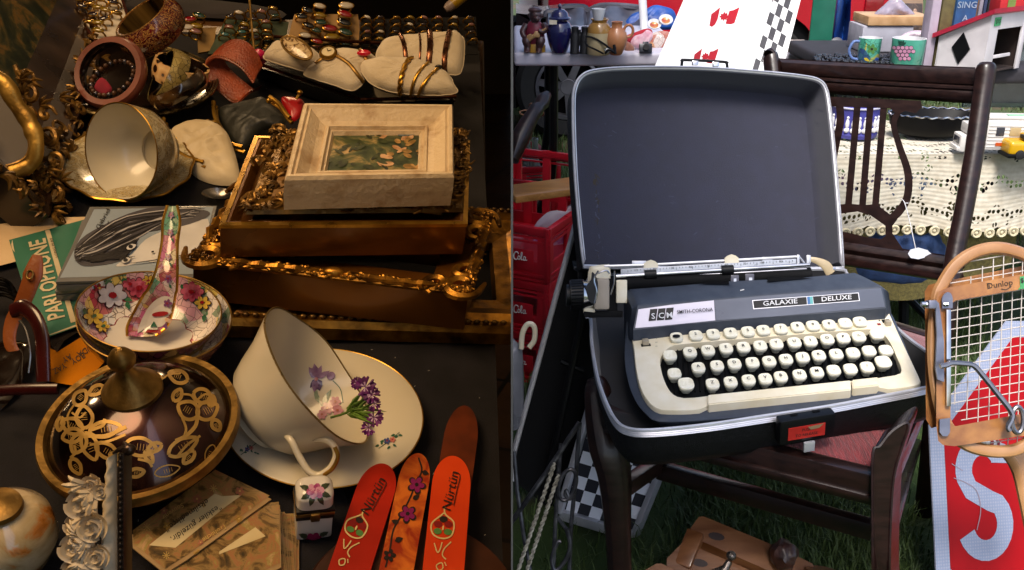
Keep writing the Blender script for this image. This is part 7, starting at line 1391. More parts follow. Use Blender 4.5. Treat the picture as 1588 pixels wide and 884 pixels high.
f = MB(m_cob); f.lathe([(r*s_, h*s_) for r, h in ((17, 50), (17.5, 52), (14, 54), (12, 60), (7, 64), (2.5, 65), (2.5, 67), (3.5, 69), (2, 72), (0, 72.5))], 32); f.build('lid', o, F); f = MB(m_crm); f.box((-.02, -15*s_, 47*s_), (.022, .003, .012)); f.build('label', o, F)
m_binb = mat('binocular_black', '#141418', '#0e0e12', sc=200, rough=.5, bump=.4, bsc=600); p = onT(898, 83); F = Matrix.Translation(p); s_ = depth(p)/FPX; o = thing('binoculars', 'black binoculars standing upright between the blue jar and the crock', 'binoculars', F)
for x, h_ in ((-7, 0), (8, 0)):
    f = MB(m_binb); f.lathe([(r*s_, h*s_) for r, h in ((0, 0), (7.6, 0), (7.6, 2), (7.2, 3), (7.2, 26), (6, 30), (5, 34), (5.6, 36), (5.6, 40), (4, 41), (0, 41))], 20, Matrix.Translation((x*s_, 0, 0))); f.build('barrel', o, F)
f = MB(m_binb); f.box((0, 0, 22*s_), (8*s_, 5*s_, 16*s_), .002); f.tube([(0, 0, 12*s_), (0, 0, 36*s_)], 2.4*s_, 10); f.build('bridge', o, F)
m_ton, m_ton2 = mat('ochre_glaze', '#9c7434', '#84602a', sc=10, rough=.25, coat=.5), mat('cream_stoneware', '#b4a480', '#a4946c', sc=12, rough=.35, coat=.3)
vessel('stoneware_crock', 'two-tone stoneware crock, ochre top over a cream body', 'crock', 928, 84, [(0, 0), (17, 0), (18, 2), (18.5, 20), (18.5, 33), (18.5, 33.2), (18, 40), (14, 46), (12, 48), (12.5, 50), (14, 53), (13, 54), (10.5, 53), (10, 45)], m_ton, bands=((m_ton2, 0, 4), (m_ton, 4, 13)))
m_ter = mat('orange_terracotta', '#b07850', '#98603c', sc=10, rough=.35, coat=.2)
o, F, s_ = vessel('terracotta_jug', 'orange terracotta jug with a round handle beside the crock', 'jug', 955, 85, [(0, 0), (8, 0), (10, 2), (15, 14), (17, 24), (15, 34), (9, 40), (8, 42), (8, 48), (9, 50), (7, 50), (6, 42)], m_ter)
f = MB(m_ter); f.tube([V(((18+7*cos(a))*s_, 0, (36+9*sin(a))*s_)) for a in [2*pi*i/24 for i in range(24)]], 2.2*s_, 8, closed=True); f.build('handle', o, F)
# white cup standing behind / on the crock
vessel('white_beaker', 'plain white tapered cup standing on the bed liner behind the crock', 'cup', 928, 31, [(0, 0), (7, 0), (7.5, 1), (11, 17), (10.3, 17), (7, 1.5), (0, 1.5)], m_wh, z=.86)
# seated monkey figurine
p = onT(829, 80); s_ = depth(p)/FPX; F = Matrix.Translation(p) @ Matrix.Rotation(R(-10), 4, 'Z') @ Matrix.Scale(s_, 4); o = thing('monkey_figurine', 'painted brown monkey figurine in a red jacket playing a guitar, seated on a yellow block', 'figurine', Matrix.Translation(p))
m_fur = mat('figurine_brown', '#4c2c2c', '#36201f', sc=60, rough=.4, coat=.2, bump=.3, bsc=200); m_jk = mat('figurine_red', '#7c2434', '#68182a', sc=30, rough=.4)
f = MB(mat('figurine_yellow', '#b0842c', rough=.4)); f.lathe([(0, 0), (17, 0), (17, 10), (14, 13), (0, 13)], 24, Matrix.Diagonal((1, .7, 1, 1))); f.build('seat_block', o, F)
f = MB(m_jk); f.lathe([(0, 10), (14, 11), (16, 18), (15, 30), (13, 40), (8, 46), (0, 47)], 24, Matrix.Diagonal((1, .7, 1, 1))); f.build('jacket', o, F)
f = MB(m_fur); f.ball((1, 0, 54), (10, 9, 11), 16, nz=.06, nsc=3); f.ball((4, -7, 50), (5.5, 5, 5), 12); f.ball((0, 1, 62), (11, 10, 5), 14); f.tube([V((0, 0, 44)), V((0, 0, 52))], 7, 10)
f.tube(cr([V((-13, 0, 40)), V((-18, -6, 30)), V((-12, -12, 22)), V((-2, -13, 26))], 5), [5.5, 5, 4.2, 3.6, 3.6], 10); f.tube(cr([V((13, 0, 40)), V((18, -6, 36)), V((14, -12, 32)), V((8, -14, 34))], 5), [5.5, 5, 4.2, 3.6], 10)
for sx in (-1, 1): f.tube(cr([V((sx*8, 0, 14)), V((sx*11, -11, 18)), V((sx*9, -13, 8)), V((sx*9, -15, 1))], 5), [7, 7.5, 5, 4.5], 10); f.ball((sx*9, -17, 2), (4.5, 6, 2.5), 10)
for sx in (-1, 1): f.ball((1+sx*10, 1, 54), (2.5, 1.5, 3.5), 8)
f.m(m_ink); [f.ball((1+sx*3.4, -8.6, 56), 1.1, 8) for sx in (-1, 1)]; f.tube([V((1, -12, 48)), V((7, -11.4, 48))], .6, 5); f.build('body', o, F)
f = MB(mat('figurine_tan', '#b08858', rough=.4)); f.puff([(-10, -6), (-11, 2), (-4, 5), (0, 2), (6, 5), (10, 1), (8, -6), (0, -4)], 2.5, 2.5, M=Matrix.Translation((0, -15, 26)) @ Matrix.Rotation(R(90), 4, 'X') @ Matrix.Rotation(R(25), 4, 'Z')); f.tube([V((6, -15, 30)), V((20, -14, 37))], 1.5, 8); f.build('guitar', o, F)
# sunglasses in front of the crock
F = cf(930, 72, depth(onT(930, 88))); o = thing('sunglasses', 'black-framed glasses propped in front of the crock', 'glasses', F); f = MB(m_blk); f.tube(cr([V(p) for p in ((-22, 16, 0), (-8, 12, 2), (8, 2, 3), (20, -7, 2))], 4), 1.6, 6); f.tube(cr([V(p) for p in ((-23, 8, 0), (-18, 0, 2), (-6, -6, 3), (6, -12, 2))], 4), 1.4, 6); f.tube(cr([V(p) for p in ((8, -12, 2), (14, -6, 4), (22, -9, 2), (24, -2, 0))], 4), 2, 6); f.tube([V((22, 2, 2)), V((24, -12, 2))], 2.4, 6); f.build('frame', o, F)
f = MB(mat('clear_lens', '#a8b0b4', rough=.05, trans=.6)); f.ball((12, -6, 2), (5, 4, 1), 10); f.build('lens', o, F)
def blob(name, label, cat, px, py, d, outline, h, m, seed=1, folds=2, fs=.08): F = cf(px, py, d); f = MB(m); f.puff([(x-px, -(y-py)) for x, y in outline], h, h*.7, folds, fs, 9, seed=seed); return f.build(name, F=F, label=label, cat=cat)
dT = depth(onT(990, 80)); blob('red_cloth', 'bright red cloth heaped behind the jug', 'cloth', 990, 56, dT+.08, [(966, 58), (985, 50), (1004, 44), (1012, 50), (1002, 64), (976, 68)], 6, mat('red_cotton', '#a81428', rough=.8))
blob('plush_toy', 'pink and white plush toy lying on the white table', 'plush toy', 992, 62, dT+.03, [(978, 66), (984, 56), (996, 52), (1004, 46), (1012, 52), (1010, 62), (998, 74), (982, 74)], 8, mat('pink_plush', '#c88c9c', '#d4b4bc', sc=60, rough=.95, sheen=.6), 4)
blob('brown_plush', 'brown plush arm beside the pink toy', 'plush toy', 974, 72, dT+.02, [(966, 64), (976, 66), (984, 74), (982, 80), (970, 80)], 6, mat('brown_plush', '#8c5a44', rough=.95, sheen=.6))
F = cf(1001, 75, dT-.02); o = thing('camera_body', 'small dark camera on the white table edge', 'camera', F); f = MB(mat('camera_dark', '#20242e', rough=.35, metal=.2)); f.box((0, 0, 0), (20, 14, 9), 2); f.box((0, 8, 0), (9, 4, 6), 1.2); f.build('body', o, F); f = MB(m_blk); f.tube([V((0, 0, 4)), V((0, 0, 9))], 5, 14); f.build('lens', o, F)
for i, (x, y, r_, lb) in enumerate(((1014, 41, 11, 'flower-centred white dish propped at the right of the white table'), (1032, 34, 11, 'flower-centred dish half hidden by the flag board'))):
    F = cf(x, y, dT+.16, ('X', -30)); o = thing('painted_dish', lb, 'dish', F); f = MB(m_wh); f.lathe([(0, 0), (5, 0), (r_*.8, 2), (r_, 5), (r_*.97, 6), (5, 2), (0, 1.5)], 28); f.m(mat('dish_red', '#a03838', '#c09040', sc=90, rough=.3)); f.lathe([(0, 1.8), (4.5, 2.2), (5, 2.6), (6.6, 2.9)], 20, Matrix.Translation((0, 0, .4))); f.build('plate', o, F)
blob('fabric_heap', 'orange and cream fabric scraps at the right end of the white table', 'fabric', 1020, 62, dT+.08, [(1006, 62), (1012, 52), (1026, 48), (1040, 52), (1036, 72), (1016, 78), (1006, 74)], 7, floralm('scrap_fabric', 30, '#c8b8b0', ('#c89060', '#c8b8b0', '#a85c48', '#b8b4c0'), '#6a4a40', .8), 3, 2)
# tent pole, tarp, bed liner, truck, dark car
f = MB(m_wh); f.tube([P(993, -60, 3.3), P(1000, 60, 3.3), P(1004, 290, 3.32)], .014, 12); f.build('tent_pole', label='white tent pole rising behind the plush toys', cat='pole')
m_tarp = mat('blue_tarp', '#1c50a4', '#143c80', sc=30, rough=.45, bump=.7, bsc=80)
blob('tarp', 'crumpled blue tarp bundled behind the white pole', 'tarp', 1008, 26, 3.5, [(968, 38), (980, 22), (998, 16), (1014, 8), (1030, 10), (1046, 18), (1046, 44), (1000, 46), (972, 46)], 10, m_tarp, 5, 3)
m_liner = mat('grey_liner_plastic', '#54525c', '#34323a', sc=14, rough=.35)
o = thing('truck_bed_liner', 'ribbed dark grey plastic truck bed liner lying behind the jars', 'bed liner', Matrix.Translation(P(920, 60, 3.55)))
f = MB(m_liner); pr_ = [(846, 28), (850, 20), (870, 18), (876, 12), (905, 12), (912, 18), (930, 10), (965, 10), (1000, 14)]
F_ = 3.5
for k, (dy, dd) in enumerate(((0, 0), (10, -.06), (26, -.02))):
    pass
top = cr([V((x, y, 0)) for x, y in pr_], 4); f.grid(lambda u, v: P(top[int(round(u*(len(top)-1)))].x, top[int(round(u*(len(top)-1)))].y+v*34+(3*sin(u*30) if .2 < v < .8 else 0), F_+.10-.2*v+(.03*sin(u*36))), len(top)-1, 6); f.build('shell', o, I4)
f = MB(m_liner); f.tube([P(p.x, p.y, F_+.10) for p in top], .014, 8); f.build('rim', o, I4)
m_tr = mat('red_truck_paint', '#a81428', '#980e20', sc=2, rough=.18, coat=.8)
tk = thing('pickup_truck', 'glossy red pickup truck parked across the back of the lawn', 'pickup truck', Matrix.Translation((2.4, 5.9, 0)))
Mtk = Matrix.Translation((0, 5.55, 0))
def TX(px, d=5.55/cos(R(22))*1.0): return 0
def W5(px, py, y): r = ray(px, py); t = y/r.y; return C0+r*t                  # point on the vertical plane at distance y
yb = 5.5; wc = W5(1190, 88, yb); wc.z = .26; xl = W5(850, 20, yb).x
f = MB(m_tr); arch = [(wc.x+.29*cos(R(a)), .26+.29*sin(R(a))) for a in range(180, -1, -12)]; x_end = wc.x+.78
w2 = wc.x-2.6 if 0 else xl+.02
outl = [(xl, .34)]+[(wc.x-.33, .24)]+[(p[0], max(.2, p[1])) for p in arch]+[(wc.x+.33, .20), (x_end, .24), (x_end+.04, .62), (x_end, 1.05), (wc.x+.1, 1.15), (xl, 1.2)]
f.slab([V((x, yb, z)) for x, z in outl], [V((x, yb+1.7, z)) for x, z in outl])
f.build('body', tk, I4)
f = MB(m_dk); f.box((wc.x, yb+.25, .32), (.60, .42, .50)); f.build('wheel_well', tk, I4)
def wheel(par, c, r, mr_, ny=-1):
    Mw = axisM(c, (0, ny, 0)); f = MB(mat('tyre_rubber', '#151515', rough=.8)); f.lathe([(r*.62, .0), (r*.66, .02), (r*.9, .03), (r, .0), (r, -.16), (r*.6, -.16)], 40, Mw); o = f.build('wheel', par, I4)
    g = MB(mr_); g.lathe([(r*.60, .0), (r*.62, .018), (r*.56, .02), (r*.54, -.03)], 40, Mw); g.lathe([(0, .01), (r*.14, .012), (r*.17, .0)], 20, Mw)
    for i in range(7): a = 2*pi*i/7+.3; g.prism([(r*.07*cos(a+1.57)+r*.12*cos(a), r*.07*sin(a+1.57)+r*.12*sin(a)), (r*.56*cos(a+.11), r*.56*sin(a+.11)), (r*.56*cos(a-.11), r*.56*sin(a-.11)), (r*.07*cos(a-1.57)+r*.12*cos(a), r*.07*sin(a-1.57)+r*.12*sin(a))], -.02, .008, Mw)
    g.m(m_dk); g.lathe([(r*.54, -.05), (0, -.05)], 30, Mw); g.build('rim', o, I4)
wheel(tk, V((wc.x, yb+.05, .245)), .24, m_alu)
f = MB(mat('rear_lamp_red', '#780c18', rough=.15, coat=.8)); lx = W5(1354, 20, yb-.01); f.box((lx.x, yb-.005, lx.z), (.10, .03, .22), .01); f.build('tail_lamp', tk, I4)
f = MB(m_blk); f.box((x_end-.02, yb-.03, .27), (.3, .10, .12), .02); f.build('bumper', tk, I4)
cr_ = thing('dark_car', 'black car parked beyond the white table, its alloy wheel showing under the tabletop', 'car', Matrix.Translation((.0, 5.0, 0)))
wc2 = W5(882, 112, 4.75); 
f = MB(mat('black_car_paint', '#0e0e12', '#0a0a0e', sc=4, rough=.25, coat=.7)); xr = wc2.x+.62
ol = [(.02, .16), (wc2.x-.36, .16)]+[(wc2.x+.34*cos(R(a)), max(.16, .28+.34*sin(R(a)))) for a in range(180, -1, -15)]+[(xr, .18), (xr+.05, .36), (xr-.1, .46), (.36, .48), (.22, .60), (.02, .62)]
f.slab([V((x, 4.8, z)) for x, z in ol], [V((x, 6.3-1.05, z)) for x, z in ol]); f.build('body', cr_, I4); f = MB(m_dk); f.box((wc2.x, 5.1, .36), (.66, .3, .4)); f.build('wheel_well', cr_, I4); wheel(cr_, V((wc2.x, 4.79, .27)), .26, mat('grey_alloy', '#85858c', '#707078', sc=9, rough=.35, metal=.7))
# pale things far left behind the car
f = MB(mat('pale_van_paint', '#c8c4cc', '#b8b4be', sc=3, rough=.3, coat=.4)); f.box((.55, 7.6, .95), (1.0, 1.2, 1.3), .12, seg=4); f.m(mat('van_stripe', '#a04868', rough=.4)); f.box((.55, 6.995, .62), (.98, .012, .07)); f.m(m_blk); f.box((.2, 6.99, .95), (.04, .03, 1.2)); f.build('pale_van', label='pale van parked far behind the monkey figurine', cat='van')
# ---------------------------------------------------------------- right back tables
foldtable('table behind the chair hidden under a lace cloth', 1.02, 2.9, G(1400, 240, .6).y, G(1400, 204, .6).y+.12, .6, m=mat('green_black_table', '#20302c', rough=.5))
yf = G(1400, 240, .6).y-.012; ybk = G(1400, 204, .6).y+.10; xl_ = W5(1290, 240, yf).x; xr_ = 2.6
m_lace = mat('lace_cloth', '#c6bfae', '#b2a894', sc=60, rough=.9, sheen=.3); nt, b_, lk = parts_of(m_lace); tc = nd(nt, 'ShaderNodeTexCoord')
vo = nd(nt, 'ShaderNodeTexVoronoi', i_Scale=30); vo.inputs['Randomness'].default_value = .6; lk(tc.outputs['UV'], vo.inputs['Vector']); vo2 = nd(nt, 'ShaderNodeTexVoronoi', i_Scale=95, feature='DISTANCE_TO_EDGE'); lk(tc.outputs['UV'], vo2.inputs['Vector'])
rp = ramp(nt, [(.0, (1, 1, 1, 1)), (.08, (1, 1, 1, 1)), (.09, (0, 0, 0, 1)), (.29, (0, 0, 0, 1)), (.30, (1, 1, 1, 1))]); lk(vo.outputs['Distance'], rp.inputs[0])
rp2 = ramp(nt, [(0, (1, 1, 1, 1)), (.11, (1, 1, 1, 1)), (.14, (0, 0, 0, 1))]); lk(vo2.outputs['Distance'], rp2.inputs[0]); mxa = nd(nt, 'ShaderNodeMath', operation='MAXIMUM'); lk(rp.outputs[0], mxa.inputs[0]); lk(rp2.outputs[0], mxa.inputs[1])
sx_ = nd(nt, 'ShaderNodeSeparateXYZ'); lk(tc.outputs['UV'], sx_.inputs[0])
def mth(op, a_=None, b_2=None, va=None, vb=None):
    n = nd(nt, 'ShaderNodeMath', operation=op)
    if a_ is not None: lk(a_, n.inputs[0])
    elif va is not None: n.inputs[0].default_value = va
    if b_2 is not None: lk(b_2, n.inputs[1])
    elif vb is not None: n.inputs[1].default_value = vb
    return n.outputs[0]
sw = mth('MULTIPLY', mth('ABSOLUTE', mth('SINE', mth('MULTIPLY', sx_.outputs[0], None, None, 34.0))), None, None, .022)
vv = mth('FRACT', mth('MULTIPLY', mth('ADD', sx_.outputs[1], sw), None, None, 16.0))
bandm = mth('LESS_THAN', mth('ABSOLUTE', mth('SUBTRACT', vv, None, None, .5)), None, None, .13)
vo3 = nd(nt, 'ShaderNodeTexVoronoi', i_Scale=88); vo3.inputs['Randomness'].default_value = .25; lk(tc.outputs['UV'], vo3.inputs['Vector'])
hole = mth('LESS_THAN', vo3.outputs['Distance'], None, None, .36); closed_ = mth('SUBTRACT', None, mth('MULTIPLY', bandm, hole), 1.0)
mxx = nd(nt, 'ShaderNodeMath', operation='MINIMUM'); lk(mxa.outputs[0] if hasattr(mxa, 'outputs') else mxa, mxx.inputs[0]); lk(closed_, mxx.inputs[1])
wv_ = nd(nt, 'ShaderNodeTexWave', i_Scale=34); wv_.bands_direction = 'Y'; lk(tc.outputs['UV'], wv_.inputs[0]); bmp = nd(nt, 'ShaderNodeBump', i_Strength=.25, i_Distance=.002); lk(wv_.outputs[0], bmp.inputs['Height']); lk(bmp.outputs[0], b_.inputs['Normal']); lk(mxx.outputs[0], b_.inputs['Alpha'])
f = MB(m_lace); NXc, NYc = 120, 40
def lacef(u, v):
    x = xl_-.1+(xr_-xl_+.1)*u
    if v < .4: return V((x, ybk+(yf-ybk)*v/.4, .606+.001*noise.noise(V((x*20, v*8, 0)))))
    t = (v-.4)/.6; drop = .165+.012*abs(sin(x*42))*(1 if t > .95 else 0); fold = .012*sin(x*19)*t
    return V((x, yf-.006-fold-.012*t, .606-drop*t))
f.grid(lacef, NXc, NYc); o = f.build('lace_tablecloth', label='cream crocheted lace cloth with scalloped edge hanging over the back table', cat='tablecloth')
uv = o.data.uv_layers.new(name='UVMap'); 
for lp in o.data.loops:
    co = WM[o] @ o.data.vertices[lp.vertex_index].co; uv.data[lp.index].uv = (co.x, (co.z-.6)*1.0 + (co.y-yf)*-1.0 if co.z < .6 else -(yf-co.y))
blob('scallop_trim', 'x', 'x', 0, 0, 1, [(0, 0), (1, 0), (0, 1)], 1, m_lace) if 0 else None
f = MB(mat('lace_trim', '#c8bc9c', rough=.9))
for i in range(52): x = xl_+.01+i*.030; f.tube([(x+.009*cos(a), yf-.03-.012*sin(x*19), .606-.176+.009*sin(a)) for a in [2*pi*k/14 for k in range(14)]], .0036, 5, closed=True); f.ball((x, yf-.03-.012*sin(x*19), .606-.176), (.005, .003, .005), 6)
f.build('trim', o, I4)
f = MB(mat('olive_crochet', '#6c6234', '#544c28', sc=120, rough=.95, bump=.8, bsc=300)); a_ = yf+.02
f.grid(lambda u, v: V((xl_-.05+.52*u, a_+.01*sin(u*9), .50-(.17+.09*sin(u*pi))*v)), 30, 8); f.build('olive_cloth', label='olive crocheted cloth hanging below the lace, behind the splat', cat='cloth')
f = MB(mat('denim', '#28406c', '#1c3054', sc=60, rough=.85, bump=.4, bsc=500)); p1 = W5(1395, 385, yf+.04)
f.puff([(-.10, -.08), (-.09, .05), (0, .075), (.10, .05), (.11, -.09)], .04, .03, .01, 20, 9, Matrix.Translation(p1) @ Matrix.Rotation(R(90), 4, 'X'), seed=3); f.build('jeans', label='folded blue denim jeans under the lace-covered table', cat='jeans')
p1 = G(1385, 475, 0.0); f = MB(mat('blue_box_plastic', '#242c4c', '#1c2440', sc=10, rough=.4)); 
o = thing('blue_tub', 'dark blue plastic tub on the grass behind the typewriter', 'tub', Matrix.Translation((p1.x, p1.y+.15, 0))); f.box((p1.x, p1.y+.17, .15), (.30, .30, .30), .02); f.build('body', o, I4); f = MB(mat('blue_box_lid', '#2c3658', rough=.4)); f.box((p1.x, p1.y+.17, .31), (.33, .33, .02), .008); f.build('lid', o, I4)
# things on the lace
def wedg():
    p = onT(1322, 209, .612); s_ = depth(p)/FPX; F = Matrix.Translation(p); o = thing('jasperware_tub', 'blue tub with white relief figures, standing on the lace behind the splat', 'planter', F); f = MB(mat('jasper_blue', '#3c3c90', '#34347c', sc=12, rough=.6)); f.lathe([(r*s_, h*s_) for r, h in ((0, 0), (34, 0), (35, 3), (36, 6), (35, 8), (37, 44), (38, 48), (36, 49), (34, 44), (33, 6), (0, 4))], 44)
    f.m(m_wh); 
    for i in range(14):
        a = -pi/2+(i-6.5)*.24; c = V((36.5*s_*cos(a), 36.5*s_*sin(a), 24*s_)); f.ball(c+V((0, 0, 9*s_)), 2.2*s_, 8); f.ball(c, (3.2*s_, 2*s_, 7*s_), 8, nz=.3, nsc=3); f.ball(c-V((0, 0, 10*s_)), (4.5*s_, 2*s_, 4*s_), 8)
    f.build('body', o, F); f = MB(mat('jasper_white', '#b8b8c8', rough=.5)); f.tube([V((38*s_*cos(a), 38*s_*sin(a), 47*s_)) for a in [2*pi*i/48 for i in range(48)]], 1.4*s_, 6, closed=True); f.build('rim', o, F)
wedg()
p = onT(1444, 210, .612); s_ = depth(p)/FPX; F = Matrix.Translation(p); o = thing('black_basin', 'wide black basin with a fluted silver rim on the lace', 'basin', F); f = MB(mat('basin_black', '#060608', '#040405', sc=9, rough=.5, spec=.15)); f.lathe([(r*s_, h*s_) for r, h in ((0, 0), (38, 0), (56, 6), (66, 18), (70, 34), (66, 34), (40, 6), (0, 5))], 60, Matrix.Diagonal((1, .55, 1, 1))); f.build('bowl', o, F)
f = MB(m_chr); f.tube([V(((70+1.6*cos(a*14))*s_*cos(a), .55*(70+1.6*cos(a*14))*s_*sin(a), 35*s_+.0015*sin(a*28))) for a in [2*pi*i/160 for i in range(160)]], 1.5*s_, 6, closed=True); f.build('rim', o, F)
# toy motorhome and yellow car
p = onT(1552, 236, .612); s_ = depth(p)/FPX; F = Matrix.Translation(p) @ Matrix.Rotation(R(-4), 4, 'Z') @ Matrix.Scale(s_, 4); o = thing('toy_motorhome', 'white toy motorhome with an orange stripe on the lace cloth', 'toy motorhome', Matrix.Translation(p))
m_ty = mat('toy_white', '#d0ccc8', '#c2beb8', sc=10, rough=.35); f = MB(m_ty); f.box((10, 0, 30), (92, 34, 46), 3); f.box((-50, 0, 16), (40, 32, 26), 3); f.box((-44, 0, 38), (34, 33, 16), 3); f.box((12, 0, 56), (90, 30, 5), 2)
for i in range(7): f.box((12, -17.4, 12+i*5.4), (86, .8, 1), 0)
f.box((-71, 0, 8), (5, 32, 6), 1); f.build('body', o, F); f = MB(mat('toy_window', '#3c3c44', rough=.15)); f.box((-68.5, 0, 20), (4, 24, 11), 1); f.box((-52, -16.2, 24), (14, 2, 9), 1); f.box((-14, -17.8, 36), (12, 1.5, 13), .5); f.box((38, -17.8, 36), (16, 1.5, 13), .5); f.m(mat('toy_curtain', '#a8946c', rough=.6)); f.box((8, -17.8, 36), (16, 1.5, 13), .5); f.build('window', o, F)
f = MB(mat('toy_orange', '#c05018', rough=.4)); f.prism([(-18, 14), (-6, 14), (-4, 17), (0, 14), (8, 14), (6, 19), (-18, 19)], 0, .8, Matrix.Translation((0, -17.8, 0)) @ Matrix.Rotation(R(90), 4, 'X')); f.build('stripe', o, F)
f = MB(mat('toy_green_tag', '#8cbc98', rough=.6)); f.box((10, -6, 59.2), (26, 10, 1)); f.build('sticker', o, F)
for x in (-48, 6, 44): g = MB(mat('tyre_rubber')); g.lathe([(0, 3), (4, 3), (7, 2), (7.5, 0), (7.5, -6)], 20, axisM((x, -16, 8), (0, -1, 0))); g.build('wheel', o, F)
p = onT(1590, 243, .612); F = Matrix.Translation(p) @ Matrix.Scale(depth(p)/FPX, 4); o = thing('toy_car', 'yellow toy car in front of the toy motorhome', 'toy car', Matrix.Translation(p)); f = MB(mat('toy_yellow', '#c89c10', '#b4880c', sc=8, rough=.3, coat=.3)); f.box((6, 0, 16), (82, 34, 22), 6, seg=3); f.box((12, 0, 30), (44, 28, 14), 5, seg=3); f.build('body', o, F); f = MB(m_blk); f.box((6, 0, 5), (84, 36, 7), 2); f.box((-12, -8, 33), (6, 16, 6), 1); f.build('bumper', o, F)
for x in (-18, 28): g = MB(mat('tyre_rubber')); g.lathe([(0, 3), (4, 3), (7, 2), (7.5, 0), (7.5, -6)], 20, axisM((x, -17, 7), (0, -1, 0))); g.build('wheel', o, F)
# second back table with mugs, boxes, books
yk = G(1400, 104, .74).y; foldtable('dark back table carrying mugs, books and the little white house', .84, 3.2, yk-.02, yk+.5, .74, m=mat('dark_table_felt', '#26242c', '#1a181e', sc=40, rough=.8))
f = MB(mat('black_beads', '#17171c', rough=.2, coat=.6)); rn = random.Random(6)
for i in range(190): p = G(rn.uniform(1262, 1395), rn.uniform(86, 104), .745); f.ball(p, rn.uniform(.004, .009), 6)
f.build('bead_heap', label='heap of black beads and trinkets along the back table edge', cat='beads')
mm1 = floralm('mug_garden', 26, '#4c9c88', ('#3c8c74', '#58a890', '#c0b040', '#4c9c88', '#304878', '#58a890'), '#10281c', .3); 
def mug(label, px, py, r_, h_, m, handle):
    p = onT(px, py, .742); s_ = depth(p)/FPX; F = Matrix.Translation(p); o = thing('painted_mug', label, 'mug', F); f = MB(m); f.lathe([(0, 0), (r_*.9*s_, 0), (r_*.95*s_, 2*s_), (r_*s_, h_*s_)], 40); f.m(m_wh); f.lathe([(r_*s_, h_*s_), (r_*.94*s_, h_*s_), (r_*.9*s_, 4*s_), (0, 3*s_)], 40)
    dc = Decal(f, F, .0008)
    if handle == 'b':
        m1, m2 = mat('berry_pink', '#b4849c', '#a0708c', sc=60, rough=.3), mat('berry_line', '#281830', rough=.4)
        for a in range(5):
            for b in range(4): x, y = 1400+(a-2)*6.4+(b % 2)*3.2, 74+b*5.6; w_ = 12-b*1.5; dc.ell(x, y, 3.6, 3.4, m2, 0, 1, 10) if abs(a-2) < 2.6-b*.4 else 0; dc.ell(x, y, 2.9, 2.8, m1, 0, 2, 10) if abs(a-2) < 2.6-b*.4 else 0
        for a_ in (-60, -90, -120, -30): dc.leaf(1398, 70, 9, 4, a_, mat('leaf_dark', '#1c4438', rough=.4), 2)
    else: dc.flower(1352, 76, 8, mat('paint_green'), m_ink, 5, 0, 1); dc.leaf(1340, 90, 10, 5, 30, mat('mug_yellow', '#c0a830', rough=.4), 1); dc.leaf(1356, 94, 10, 6, -30, mat('mug_blue', '#2c4c9c', rough=.4), 1)
    f.build('body', o, F); g = MB(mat('mug_blue_handle', '#5c74a8', rough=.3, coat=.4)); g.tube(cr([V((-r_*.95, 0, h_*.85)), V((-r_*1.5, 0, h_*.8)), V((-r_*1.8, 0, h_*.5)), V((-r_*1.5, 0, h_*.2)), V((-r_*.95, 0, h_*.12))], 5) if 0 else [q*s_ for q in cr([V((-r_*.95, 0, h_*.85)), V((-r_*1.5, 0, h_*.82)), V((-r_*1.8, 0, h_*.5)), V((-r_*1.5, 0, h_*.2)), V((-r_*.95, 0, h_*.12))], 5)], 2.2*s_, 8); g.build('handle', o, F) if handle == 'a' else None
mug('green garden-painted mug with a blue loop handle on the back table', 1345, 97, 17, 38, mm1, 'a'); mug('wide green mug painted with a pink berry on the back table', 1404, 103, 25, 43, mat('jade_glaze', '#4c9c88', '#3c8874', sc=30, rough=.3, coat=.4), 'b')
F0 = Matrix.Translation(G(1392, 84, .742)+V((0, .10, 0)))
f = MB(mat('grey_card_box', '#9c9ca8', rough=.6)); f.box((-.02, 0, .035), (.14, .12, .07), .003); f.build('card_box', F=F0, label='grey card box under the pale wooden tray on the back table', cat='box')
o = thing('wooden_tray', 'shallow pale wooden tray lying on the grey box on the back table', 'tray', F0 @ Matrix.Translation((0, 0, .082))); f = MB(mat('pale_box_wood', '#b8946c', '#a07c54', sc=30, rough=.5)); f.box((.01, 0, .084), (.18, .13, .024), .002); f.build('box', o, F0)
f = MB(mat('clear_plastic_bag', '#b4acc0', '#a098ac', sc=40, rough=.12, trans=.4)); f.puff([(-.05, -.02), (-.03, .01), (0, .035), (.03, .015), (.06, -.02)], .03, .03, .008, 40, 8, F0 @ Matrix.Translation((.01, 0, .108)) @ Matrix.Rotation(R(90), 4, 'X')); f.build('plastic_bag', label='crumpled clear plastic bag on the wooden tray', cat='plastic bag')
f = MB(mat('crumpled_pink_plastic', '#b09cb0', '#c8b8c4', sc=40, rough=.3, trans=.2)); f.puff([(-.04, -.012), (-.03, .006), (0, .014), (.03, .008), (.05, -.012)], .015, .01, .008, 40, 8, Matrix.Translation(P(1420, 55, depth(G(1404, 100, .742))+.12)) @ Matrix.Rotation(R(90), 4, 'X')); f.build('wrapping_film', label='crumpled pinkish film behind the wide mug', cat='wrapping')
o = thing('picture_panel', 'dark framed portrait picture standing behind the books and bag', 'picture', Matrix.Translation(G(1412, 60, .742))); Fpic = cf(1414, 22, depth(G(1400, 60, .742))+.25)
f = MB(mat('tan_mat_board', '#7c6450', rough=.7)); f.box((0, 0, 0), (34, 64, 3), .5); f.build('mount', o, Fpic); f = MB(paintm('sepia_portrait', [(.3, '#14100e'), (.5, '#3c2c24'), (.6, '#5c4838'), (.7, '#2c3848')], 30, 1)); f.box((2, -4, 2), (27, 40, 1.5)); f.m(mat('portrait_skin', '#8c6c58', rough=.5)); f.ball((4, 4, 3), (3, 4, .8), 10); f.m(mat('portrait_blue', '#2c3850', rough=.5)); f.ball((4, -10, 2.8), (6, 10, .8), 10); f.build('print', o, Fpic)
